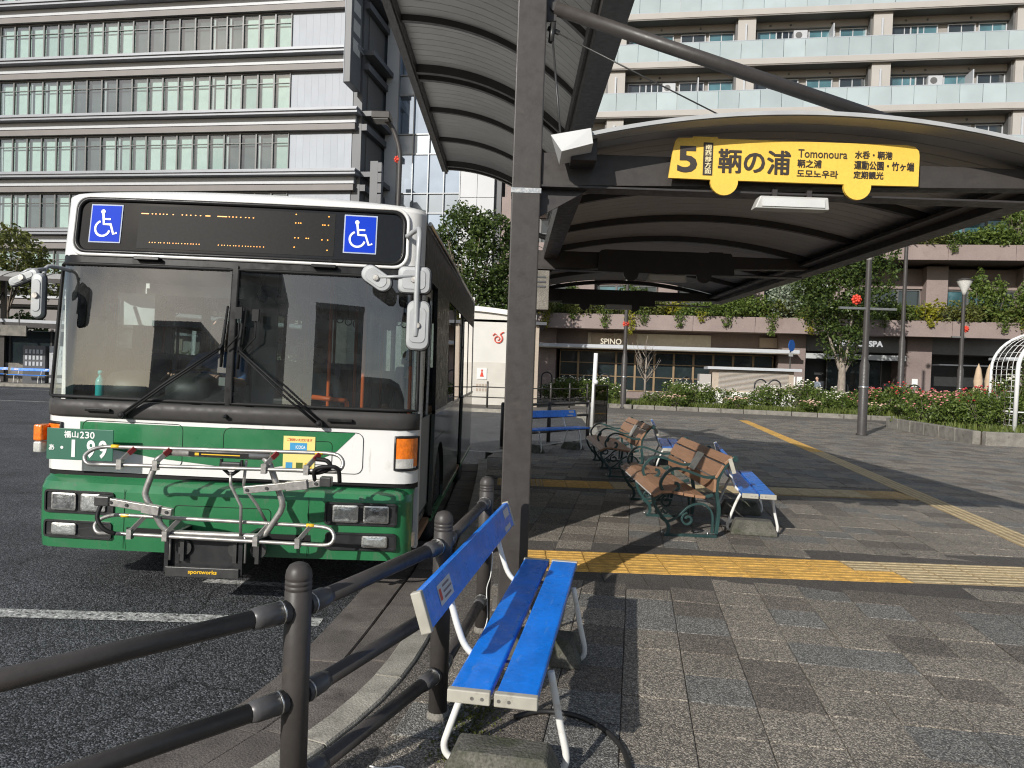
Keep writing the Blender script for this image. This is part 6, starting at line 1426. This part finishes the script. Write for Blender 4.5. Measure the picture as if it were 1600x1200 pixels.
for i in range(3):
    v_ = thing('vending_machine', ('dark drink machine with lit bottles', 'white drink machine at the end of the row', 'grey ticket machine beside the drink machines')[i]+' under the far shelter', 'machine', (-23.6+1.3*i, 36.3, 0), R(10))
    P6('cabinet', -.5, .5, 0, .6, 0, 1.85, ('dark_panel', 'light_grey', 'concrete')[i], v_)
    for r_ in range(3):
        for c_ in range(5): P6('bottle', -.4+.17*c_, -.3+.17*c_, -.02, .0, .85+.3*r_, 1.05+.3*r_, 'white_band', v_)

# ------------------------------------------------------------------ unseen skyline blocks behind the camera, added for the bus windscreen to mirror
sb = thing('added_skyline', 'row of added blocks behind the camera, showing only as reflection in the bus windscreen', 'building', (-10, -58, ROAD_Z), PI-PLAZA)
for k, (x0, x1, h) in enumerate(((-60, -3, 9.0), (-3, 4, 15.5), (4, 9, 6.0), (9, 15.5, 18.0), (15.5, 20, 8.5), (20, 27, 13.0), (27, 60, 7.0))):
    P6('wall', x0+.05, x1-.05, .3, 12, 0, h, 'apart_light', sb); P6('roof', x0, x1, -.6, 12.5, h, h+.5, 'alu_ledge', sb)
    n = int((x1-x0)/3.2)
    for f in range(int(h/3.6)):
        for i in range(n): P6('window', x0+.4+i*(x1-x0)/n, x0-.4+(i+1)*(x1-x0)/n, .2, .29, .9+3.6*f, 2.9+3.6*f, 'dark_glass', sb)
# ------------------------------------------------------------------ street furniture on the plaza
def lamp_head(m, z, r):
    pass
def park_lamp(label, x, y, h, bracket=None, flower=True, r=.075, head=True):
    t = thing('lamp_post', label, 'street lamp', (x, y, 0), 0, 'brown lamp posts on the plaza')
    m = MB(); m.lathe([(r*1.75, -.02), (r*1.75, .05), (r*1.45, .07), (r*1.45, h*.36), (r*1.05, h*.38), (r, h*.4), (r*.85, h-.62), (r*.85, h-.6)], 16); m.build('pole', 'brown_paint', t)
    if head:
        m = MB(); m.lathe([(r*.85, h-.62), (r*1.1, h-.5), (.30, h-.05), (.30, h-.02), (.0, h+.03)], 18); m.build('lamp_shade', 'clear_lens', t); m = MB(); m.lathe([(.335, h-.03), (.34, h), (.12, h+.07), (0, h+.08)], 18); m.build('lamp_cap', 'brown_paint', t)
    if bracket:
        z, w0, w1 = bracket; m = MB(); m.box(w0, w1, -.045, .045, z-.03, z+.03); m.build('banner_arm', 'steel', t)
    if flower:
        fx, fz = flower; rose(t, fx, fz)
    m = MB(); m.lathe([(r*1.5, 1.30), (r*1.5, 1.36)], 14); m.build('sticker_band', 'silver_trim', t)
    return t
def rose(t, fx, fz, R_=.17):
    m = MB(); m.ball((fx, -.02, fz), (R_*.42, .06, R_*.42), 10, 6)
    for k in range(8):
        a = 2*PI*k/8; m.ball((fx+R_*.62*math.cos(a), 0, fz+R_*.62*math.sin(a)), (R_*.27, .04, R_*.27), 8, 5)
    for k in range(5):
        a = 2*PI*k/5+.3; m.ball((fx+R_*.34*math.cos(a), -.06, fz+R_*.34*math.sin(a)), (R_*.2, .04, R_*.2), 8, 5)
    m.build('rose_ornament', 'emblem_red', t)
park_lamp('tall brown lamp post with red rose ornament standing alone on the paving', 9.72, 20.35, 5.45, (3.50, -.78, .80), (-.30, 3.74), .085)
park_lamp('slender brown post without lamp head in the red rose bed', 16.45, 31.2, 9.0, None, (.25, 8.65), .085, False)
park_lamp('brown lamp post with wide glass head beside the folded parasols', 18.85, 31.0, 5.9, (3.5, -.45, .15), (.14, 3.85), .085)
park_lamp('brown lamp post in the grass before the shop windows', 4.78, 31.5, 6.0, None, (.0, 3.6), .085)
# tall street light behind the bus
t = thing('street_light', 'tall street light with curved arm and box head behind the bus roof', 'street lamp', (-4.55, 27.9, 0))
m = MB(); m.tube(smooth_path([(0, 0, 0), (0, 0, 5), (.03, 0, 8.6), (.0, 0, 9.6), (-.28, 0, 10.4), (-.62, -.1, 10.75)], 5), .09, 12); m.build('pole', 'brown_paint', t)
m = MB(); m.box(-1.0, -.32, -.5, .25, 10.62, 10.88); hd = m.build('lamp_head', 'brown_paint', t, bevel=.03); m = MB(); m.box(-.93, -.39, -.45, .2, 10.60, 10.62); m.build('lamp_glass', 'clear_lens', hd)
rose(t, -.05, 9.25)
# bare white sign post and its clear board by the end of the railing
t = thing('white_sign_post', 'slim white post beside the end of the far railing', 'post', (2.20, 19.9, 0)); m = MB(); m.tube([(0, 0, 0), (.04, 0, 2.0)], .055, 12); m.build('pole', 'white_enamel', t)
t = thing('notice_stand', 'clear framed notice board standing by the slim white post', 'notice board', (2.42, 19.9, 0), R(60))
m = MB(); m.box(-.45, -.42, -.015, .015, 0, 1.15); m.box(.42, .45, -.015, .015, 0, 1.15); m.box(-.45, .45, -.015, .015, 1.12, 1.15); m.box(-.45, .45, -.015, .015, .12, .15); m.build('frame', 'brown_dark', t); m = MB(); m.box(-.42, .42, -.004, .004, .15, 1.12); m.build('pane', 'thin_glass', t)
m = MB(); m.ball((-.40, 0, 1.22), .07, 10, 6); m.build('reflector', 'white_enamel', t)
# hooped cycle stands
def hoop(label, x, y, n=1):
    t = thing('hoop_stand', label, 'cycle stand', (x, y, 0), -PLAZA, 'dark hooped stands before the building')
    for i in range(n):
        a = .62*i; m = MB(); m.tube([(a-.27, 0, 0)]+[(a+.27*math.cos(R(180-20*k)), 0, 1.15+.27*math.sin(R(20*k))) for k in range(10)]+[(a+.27, 0, 0)], .035, 8); m.tube([(a-.27, 0, .75), (a+.27, 0, .75)], .025, 6); m.build('hoop', 'hoop_steel', t)
hoop('dark hoop stand beside the cream restroom wall', 1.75, 37.5); hoop('dark hoop stand before the shop windows', 4.8, 38.2); hoop('pair of dark hoops before the white vent kiosk', 11.55, 34.2, 2); hoop('dark hoop stand under the clipped tree', 16.6, 37.0); hoop('dark hoop stand between the slender post and the parasols', 18.9, 34.6); hoop('dark hoop stand behind the bare little tree', 9.0, 38.0)
# white vent kiosk
t = thing('vent_kiosk', 'white plinth with louvred vent box and flat roof behind the roses', 'kiosk', (9.95, 35.6, 0), -PLAZA)
m = MB(); m.box(-.9, 3.6, 0, 2, 0, .78); m.build('plinth', 'rest_trim', t); m = MB(); m.box(-.25, 3.55, .3, 1.8, .78, 1.85); m.build('vent_box', 'louver', t); m = MB(); m.box(-.5, 3.85, .0, 2.1, 1.85, 1.98); m.build('flat_roof', 'white_band', t)
for k in range(16):
    m = MB(); m.box(.05, 3.3, .26, .32, .86+.06*k, .885+.06*k); m.build('louvre_slat', 'apart_light', t)
m = MB(); m.box(-.85, -.3, .3, 1.5, .78, 1.6); m.build('side_box', 'apart_light', t)
# folded parasols, blue sign, walker
for i, (x, y) in enumerate(((21.0, 33.2), (21.75, 33.6))):
    t = thing('parasol', ('left', 'right')[i]+' of two folded beige parasols beyond the red roses', 'parasol', (x, y, 0), 0, 'folded parasols')
    m = MB(); m.tube([(0, 0, 0), (0, 0, 2.4)], .03, 8); m.build('pole', 'steel', t); m = MB(); m.lathe([(.05, .75), (.20, .8), (.24, 1.3), (.16, 1.45), (.19, 1.7), (.10, 2.25), (.0, 2.5)], 10); m.build('canopy', 'parasol_cloth', t); m = MB(); m.lathe([(.3, 0), (.3, .06), (.05, .1)], 12); m.build('base', 'concrete', t)
t = thing('traffic_sign', 'narrow blue traffic sign on a post before the brown wall', 'sign', (14.15, 37.6, 0), R(40)); m = MB(); m.tube([(0, 0, 0), (0, 0, 3.2)], .035, 8); m.build('pole', 'brown_paint', t); m = MB(); m.lathe([(.30, -.012), (.30, .012)], 20, (0, -.05, 3.2), axis='y'); m.build('disc', 'blue_sign', t); m = MB(); m.box(-.2, .2, -.04, -.03, 2.65, 2.85); m.build('plate', 'white_enamel', t)
J = dict(STAND); w_ = person('walker in a pale top and dark trousers with a backpack before the dark entrance', J, ['cloth_grey', 'cloth_dark', 'skin', 'cloth_dark'], (16.0, 38.6, 0), R(-75))
bp2 = MB(); bp2.box(-.14, .14, .13, .30, 1.0, 1.42); b_ = bp2.build('backpack', 'cloth_dark', None, (16.0, 38.6, 0), R(-75), bevel=.05); tag(b_, 'dark backpack worn by the walker before the entrance', 'backpack')
# raised rose bed, its kerb, and the white arched trellis
def bed(nm, poly, stones, zt_=.30, soil=.22):
    m = MB(); m.extr(poly, (0, 0, soil), (1, 0, 0), (0, 1, 0), soil+.02); o = m.build(nm, 'soil'); tag(o, kind='structure')
    k = bpy.data.objects.new('bed_kerb', None); col.objects.link(k); tag(k, kind='structure'); n = len(poly)
    for i in range(stones[0], stones[1]):
        a = Vector(poly[i % n]); b = Vector(poly[(i+1) % n]); L_ = (b-a).length; c = max(1, int(L_/.9)); d = (b-a)/L_; nn = Vector((d.y, -d.x))*.10
        for j in range(c):
            p = a+d*(L_*j/c+.01); q = a+d*(L_*(j+1)/c-.01); mm = MB(); mm.bar((p.x+nn.x, p.y+nn.y, zt_/2-.01), (q.x+nn.x, q.y+nn.y, zt_/2-.01), .2, zt_+.02); mm.build('kerb_stone', 'concrete', k, bevel=.02)
bed('rose_bed', [(1.5, 33.2), (5.2, 31.4), (10.5, 30.3), (17.0, 28.2), (30, 25.5), (32, 29), (18, 33.4), (4, 36.5)], (0, 4), .17, .12)
bed('trellis_bed', [(12.6, 24.3), (11.85, 18.5), (13.2, 18.35), (24, 19.8), (26, 24)], (0, 3), .34, .26)
tr = thing('trellis', 'white arched wire trellis rising from the raised bed', 'trellis', (13.25, 19.35, .2), R(-10))
def arch(y, r=.055, dx=0): m = MB(); m.tube([(0+dx, y, 0), (0.02+dx, y, 1.7)]+[(1.25+dx-1.23*math.cos(R(9*k)), y, 1.75+1.05*math.sin(R(9*k))) for k in range(1, 20)]+[(2.5+dx, y, 0)], r, 10); return m
arch(0).build('arch', 'white_enamel', tr); arch(1.5, .04).build('arch', 'white_enamel', tr)
for k in range(1, 5): arch(.3*k, .008).build('wire_hoop', 'white_enamel', tr)
wr = MB()
for k in range(14):
    a = 12.8*k; x, z = (1.25-1.23*math.cos(R(a)), 1.75+1.05*math.sin(R(a))); wr.tube([(x, 0, z), (x, 1.5, z)], .008, 5)
for k in range(11): wr.tube([(.02, 0, .25+.15*k), (.02, 1.5, .25+.15*k)], .008, 5)
wr.tube([(0, 0, .62), (0, 1.5, .62)], .03, 6); wr.tube([(0.02, .02, .62), (2.5, .02, .62)], .02, 6)
wr.build('wire_lattice', 'white_enamel', tr)

# ------------------------------------------------------------------ trees
def tree(name, label, x, y, blobs, n, size, mt_, trunk, tm, limbs, seed, gap=.35, gs=1.1, group=None, shell=.5):
    rnd = random.Random(seed); t = thing(name, label, 'tree', (x, y, 0), rnd.uniform(0, .3), group)
    m = MB(); m.tube([Vector(p[:3]) for p in trunk], [p[3] for p in trunk], 10); m.build('trunk', tm, t)
    m = MB()
    for lb in limbs: m.tube(smooth_path([Vector(p[:3]) for p in lb], 3), [lb[0][3]+(lb[-1][3]-lb[0][3])*i/(3*(len(lb)-1)) for i in range(3*(len(lb)-1)+1)], 6)
    m.build('limbs', tm, t)
    m = MB(); leaf_quads(m, blob_points(rnd, blobs, n, shell, gap, gs, seed), size, rnd); o = m.build('crown', mt_, t); tag(o, kind='stuff'); return t
rnd = random.Random(3)
def fan(x0, z0, n, spread, h, r0, rn, seed, lean=0):
    out = []; q = random.Random(seed)
    for i in range(n):
        a = 2*PI*i/n+q.random(); s = spread*(.4+.6*q.random()); hh = h*(.6+.4*q.random()); out.append([(x0, 0, z0, r0), (x0+s*.35*math.cos(a), s*.35*math.sin(a), z0+hh*.4, r0*.7), (x0+s*math.cos(a), s*math.sin(a), z0+hh, rn)])
    return out
# dense tree behind the restroom
B = [(0, 0, 7.0, 2.2, 2.0, 2.9), (-1.5, .2, 6.0, 1.5, 1.5, 2.3), (1.5, 0, 6.9, 1.5, 1.5, 2.7), (-.4, -.3, 8.6, 1.2, 1.2, 1.5), (1.1, .3, 8.5, 1.1, 1.1, 1.4), (-1.8, 0, 4.4, 1.4, 1.4, 1.8), (.6, -.4, 4.4, 1.9, 1.6, 1.8), (2.3, .2, 5.2, 1.2, 1.2, 2.0)]
tree('street_tree', 'dense dark green tree rising above the restroom roof', -2.4, 38.5, B, 16000, .20, 'leaf_dark', [(0, 0, 0, .2), (.03, 0, 2, .17), (0, 0, 3.6, .14)], 'bark', fan(0, 3.2, 12, 2.6, 6.0, .10, .02, 1), 7, .12, .9)
# clipped fan-shaped tree before the building
B = [(0, 0, 5.9, 1.9, 1.6, 2.6), (-1.3, 0, 6.0, 1.4, 1.3, 1.9), (1.25, 0, 6.6, 1.5, 1.3, 2.3), (-.3, -.2, 4.0, 1.1, 1.0, 1.6), (.5, 0, 8.2, 1.5, 1.2, 1.5), (-1.9, .1, 6.5, .9, .9, 1.2), (2.1, .1, 8.1, .8, .9, .8), (.35, 0, 3.4, .7, .7, 1.1)]
tree('street_tree', 'clipped fan-shaped tree on a pale trunk before the mall entrance', 16.35, 36.6, B, 13000, .17, 'leaf_dark', [(0, 0, 0, .21), (.03, 0, 1.2, .19), (.02, 0, 2.0, .17), (0, 0, 2.4, .14)], 'bark_pale', [[(-.03, 0, 1.9, .10), (-.5, .1, 3.2, .07), (-1.2, .2, 5.2, .03)], [(.02, 0, 1.9, .10), (.25, -.1, 3.3, .07), (.5, .0, 6.0, .03)], [(.06, 0, 1.8, .09), (.75, .1, 3.0, .06), (1.4, 0, 5.2, .03)], [(0, 0, 2, .09), (-.1, .1, 3.6, .06), (-.3, .1, 6.5, .03)]], 12, .10, 1.2)
# small tree by the far shelter
tree('small_tree', 'loose olive young tree over the far shelter roof', -28.2, 41, [(0, 0, 6.6, 1.9, 1.6, 1.9), (1.6, 0, 5.6, 1.4, 1.2, 1.2), (-1.3, 0, 5.6, 1.5, 1.2, 1.5)], 3600, .26, 'leaf_olive', [(0, 0, 0, .13), (0, 0, 4.6, .09)], 'bark', fan(0, 3.6, 7, 1.9, 3.4, .06, .015, 4), 5, .5, .9)
tree('small_tree', 'low dark shrub tree behind the glass of the far shelter', -26.2, 39.6, [(0, 0, 2.2, 1.3, 1.0, 1.5)], 1500, .22, 'leaf_dark', [(0, 0, 0, .1), (0, 0, 1.6, .07)], 'bark', fan(0, 1.0, 5, .8, 1.6, .04, .01, 6), 6)
# leafless little tree in the rose bed
t = thing('bare_tree', 'small leafless tree in front of the shop windows', 'tree', (6.25, 34.6, .1)); m = MB(); m.tube([(0, 0, 0), (0, 0, 1.3), (.02, 0, 2.2)], [.06, .05, .03], 8); m.build('trunk', 'bark_pale', t); q = random.Random(8); m = MB()
for i in range(26):
    a = q.random()*6.28; z = .9+1.3*q.random(); s = .35+.55*q.random(); p1 = Vector((s*.5*math.cos(a), s*.5*math.sin(a), z+s*.6)); p2 = Vector((s*.85*math.cos(a+.2), s*.85*math.sin(a+.2), z+s*1.3)); m.tube([(0, 0, z), p1, p2], [.022, .014, .006], 5)
    m.tube([p1, p1+Vector((q.uniform(-.25, .25), q.uniform(-.25, .25), .35))], [.01, .004], 4)
m.build('twigs', 'bark_pale', t)

# ------------------------------------------------------------------ roses and other bushes
def bush_meshes(seed, leaf, bloom, rx, rz, n, nb, ls=.10, bs=.085):
    rnd = random.Random(seed); bl = [(0, 0, rz*.52, rx, rx*.75, rz*.5)]+[(rx*.8*rnd.uniform(-1, 1), rx*.5*rnd.uniform(-1, 1), rz*rnd.uniform(.45, .85), rx*.5, rx*.45, rz*.34) for _ in range(5)]
    pts = blob_points(rnd, bl, n, .35, .4, 2.6, seed); pts = [p for p in pts if p.z > .02]
    m = MB(); leaf_quads(m, pts, ls, rnd); lm = m.mesh('foliage', leaf); bm_ = None
    if nb:
        m = MB(); tops = sorted(pts, key=lambda p: -(p.z/rz+abs(p.y)/rx*.3-p.y*.25+rnd.random()*.5))[:max(nb*3, 1)]; rnd.shuffle(tops)
        for p in tops[:nb]:
            s = bs*rnd.uniform(.55, 1.15); c = p+Vector((0, -.03, .05)); m.ball(c, (s*.5, s*.5, s*.38), 6, 4)
            for k in range(4):
                a = rnd.random()*6.28; m.ball(c+Vector((s*.38*math.cos(a), s*.38*math.sin(a), -s*.05)), (s*.33, s*.33, s*.2), 5, 3)
        bm_ = m.mesh('blossoms', bloom)
    m = MB()
    for k in range(7):
        a = rnd.random()*6.28; m.tube([(0, 0, 0), (rx*.3*math.cos(a), rx*.3*math.sin(a), rz*.4), (rx*.6*math.cos(a), rx*.6*math.sin(a), rz*.75)], [.016, .012, .006], 4)
    return lm, bm_, m.mesh('stems', 'bark')
def bush(name, label, cat, me, x, y, z, s, rz, group):
    t = thing(name, label, cat, (x, y, z), rz, group); t.scale = s
    o = put(me[0], 'foliage', t); tag(o, kind='stuff')
    if me[1]: o = put(me[1], 'blossoms', t); tag(o, kind='stuff')
    put(me[2], 'stems', t); return t
WH = [bush_meshes(30+i, 'leaf_mid', 'rose_white', .85, 1.15, 1500, 34, .10, .075) for i in range(3)]
RD = [bush_meshes(40, 'leaf_mid', 'rose_red', .85, 1.15, 1400, 20, .10, .075), bush_meshes(41, 'leaf_mid', 'rose_pink', .9, 1.15, 1400, 30, .10, .075), bush_meshes(42, 'leaf_mid', 'rose_peach', .55, .7, 800, 40)]
q = random.Random(17)
wx = [(2.6, 33.6), (3.5, 33.3), (4.4, 33.0), (2.0, 34.2), (6.3, 32.2), (7.2, 32.0), (8.1, 31.8), (9.0, 31.7), (9.9, 31.5), (10.8, 31.3), (11.7, 31.1), (12.6, 30.8), (13.5, 30.5), (7.7, 33.2), (13.6, 31.8)]
wx.sort()
for i, (x, y) in enumerate(wx): bush('rose_bush', '%s white-flowering rose bush from the left in the long bed' % ORD[i], 'rose bush', WH[i % 3], x, y, .08, (1, 1, q.uniform(.55, 1.05)), q.random()*6, 'white rose bushes in the long bed')
rx_ = [(14.5, 30.2, 1), (15.2, 30.0, 0), (15.0, 31.2, 1), (16.0, 29.8, 0), (16.9, 29.6, 1), (17.8, 29.3, 1), (18.7, 29.2, 0), (19.6, 28.8, 1), (20.5, 28.5, 1), (16.4, 31.0, 1), (18.3, 30.6, 1), (20.2, 30.2, 1), (21.4, 28.3, 0)]
for i, (x, y, k) in enumerate(sorted(rx_)): bush('rose_bush', '%s %s rose bush from the left in the red part of the bed' % (ORD[i], ('red', 'pink')[k]), 'rose bush', RD[k], x, y, .08, (1, 1, q.uniform(.85, 1.15)), q.random()*6, 'red and pink rose bushes in the long bed')
for i, (x, y) in enumerate(((6.9, 31.1), (9.4, 30.75), (12.2, 30.05), (14.5, 29.3), (16.3, 28.75), (15.5, 29.0))): bush('rose_bush', '%s low peach rose from the left along the bed kerb' % ORD[i], 'rose bush', RD[2], x, y, .08, (1, 1, .8), q.random()*6, 'low peach roses along the kerb')
for i, (x, y, k) in enumerate(((12.7, 22.6, 1), (13.4, 21.7, 0), (12.7, 21.3, 1), (14.0, 22.8, 1), (13.0, 20.3, 0), (15.0, 21.5, 1), (13.4, 23.6, 0))): bush('rose_bush', '%s %s rose bush counted from the lamp post in the raised trellis bed' % (ORD[i], ('red', 'pink')[k]), 'rose bush', RD[k], x, y, .2, (.9, .9, .85+.2*q.random()), q.random()*6, 'rose bushes in the raised bed')
VN = [bush_meshes(60, 'leaf_mid', 'rose_white', .7, 2.2, 1400, 20), bush_meshes(61, 'leaf_yellow', 'rose_pink', .5, 1.0, 500, 12)]
for i, (x, y, z, s) in enumerate(((13.4, 19.9, .2, .75), (14.4, 20.2, .2, .9), (14.9, 19.6, .2, .7))): bush('climbing_rose', '%s climbing rose growing through the white trellis' % ORD[i], 'rose bush', VN[0], x, y, z, (s, s, s), i*1.3, 'climbing roses on the trellis')
# grass in the beds
m = MB(); q = random.Random(23)
for i in range(9000):
    s = q.random(); x = 4.6+11.6*s+q.gauss(0, .3); y = 31.75-(x-4.9)*.285+.15+abs(q.gauss(0, .55)); h = .10+.22*q.random(); a = q.random()*6.28; d = Vector((.03*math.cos(a), .03*math.sin(a), 0)); l = Vector((q.gauss(0, .06), q.gauss(0, .06), h)); p = Vector((x, y, .1)); k = len(m.v)
    m.add([p-d, p+d, p+l], [(0, 1, 2)])
for i in range(3500):
    x = 12.3+2.6*q.random(); y = 18.7+5.2*q.random(); h = .08+.2*q.random(); a = q.random()*6.28; d = Vector((.03*math.cos(a), .03*math.sin(a), 0)); p = Vector((x, y, .24))
    if x < 12.25+(24.3-y)*-.02: continue
    m.add([p-d, p+d, p+Vector((q.gauss(0, .05), q.gauss(0, .05), h))], [(0, 1, 2)])
tag(m.build('grass', 'grass'), 'bright grass along the edges of the rose beds', 'grass', kind='stuff')
# terrace planting
TS_ = [bush_meshes(70, 'leaf_mid', None, .9, 1.1, 1100, 0, .13), bush_meshes(71, 'leaf_olive', None, 1.0, 1.0, 1100, 0, .12), bush_meshes(72, 'leaf_yellow', None, .7, .9, 700, 0, .14), bush_meshes(73, 'leaf_silver', None, 1.1, 2.2, 2400, 0, .14), bush_meshes(74, 'leaf_dark', None, .9, 1.3, 1200, 0, .12), bush_meshes(75, 'leaf_mid', None, .6, 2.1, 1300, 0, .13)]
KN_ = ['mid green leafy', 'olive feathery', 'yellow green', 'tall silver', 'dark green', 'upright light green']
q = random.Random(31); cnt = {}
for row, (z, y0, n, xa, xb) in enumerate(((4.62, .85, 46, -6.5, 27.0), (8.98, 1.85, 22, 9.0, 27.0))):
    for i in range(n):
        x = xa+(xb-xa)*(i+.5*q.random())/n; k = q.choice((0, 0, 1, 1, 2, 4, 5, 0, 2)); k = 3 if (row == 0 and i == 20) else k; wx_, wy_ = plaza(x, y0+q.uniform(-.2, .25)); s = q.uniform(.95, 1.55)
        cnt[(row, k)] = cnt.get((row, k), 0)+1
        bush('terrace_shrub', '%s %s shrub from the left on the %s terrace' % (ORD[cnt[(row, k)]-1], KN_[k], ('first', 'second')[row]), 'shrub', TS_[k], TB[0]+wx_, TB[1]+wy_, z, (s, s, s*q.uniform(.75, 1.1)), q.random()*6, 'planting on the %s terrace' % ('first', 'second')[row])
# trailing plants hanging over the ledge
q = random.Random(37)
for i in range(18):
    x = (-5.6, -4.0, -2.1, -.6, .1, 2.2, 3.4, 4.8, 7.3, 9.4, 12.0, 13.2, 15.6, 17.0, 19.3, 20.4, 22.0, 24.0)[i]; row = 1 if i in (13, 16) else 0; ln = q.uniform(.5, 1.5); m = MB(); pts = []
    for k in range(int(180*ln)):
        s = q.random(); pts.append((q.gauss(0, .22*(1-s*.6)), -.12-.08*q.random(), .25-s*ln))
    leaf_quads(m, pts, .13, q); wx_, wy_ = plaza(x, 0 if row == 0 else 1.0); t = thing('trailing_plant', '%s trailing plant from the left hanging over the terrace ledges' % ORD[i], 'plant', (TB[0]+wx_, TB[1]+wy_, 4.95 if row == 0 else 9.3), -PLAZA, 'trailing plants over the ledges')
    o = m.build('foliage', 'leaf_yellow' if i % 3 == 0 else 'leaf_mid', t); tag(o, kind='stuff'); m = MB(); m.tube([(0, .05, .3), (0, -.14, .2), (0, -.15, .25-ln*.8)], .012, 5); m.build('stem', 'bark', t)
# big creeper at the right side of the first terrace
B = [(0, 0, 0, 1.6, .8, 1.3), (1.6, 0, -.6, 1.5, .8, 1.2), (3.2, -.1, -1.3, 1.5, .8, 1.5), (.6, 0, 1.2, 1.2, .7, 1.0), (4.4, -.2, -2.2, 1.2, .8, 1.4)]
wx_, wy_ = plaza(20.6, .3); q = random.Random(41); t = thing('terrace_creeper', 'big green creeper tumbling from the first terrace above the parasols', 'plant', (TB[0]+wx_, TB[1]+wy_, 5.4), -PLAZA); m = MB(); leaf_quads(m, blob_points(q, B, 5200, .4, .4, 1.1, 3), .2, q); o = m.build('foliage', 'leaf_mid', t); tag(o, kind='stuff'); m = MB(); m.tube([(0, .4, -.6), (.5, 0, .2), (2, -.2, -.6), (4, -.2, -2.0)], .05, 6); m.build('stem', 'bark', t)
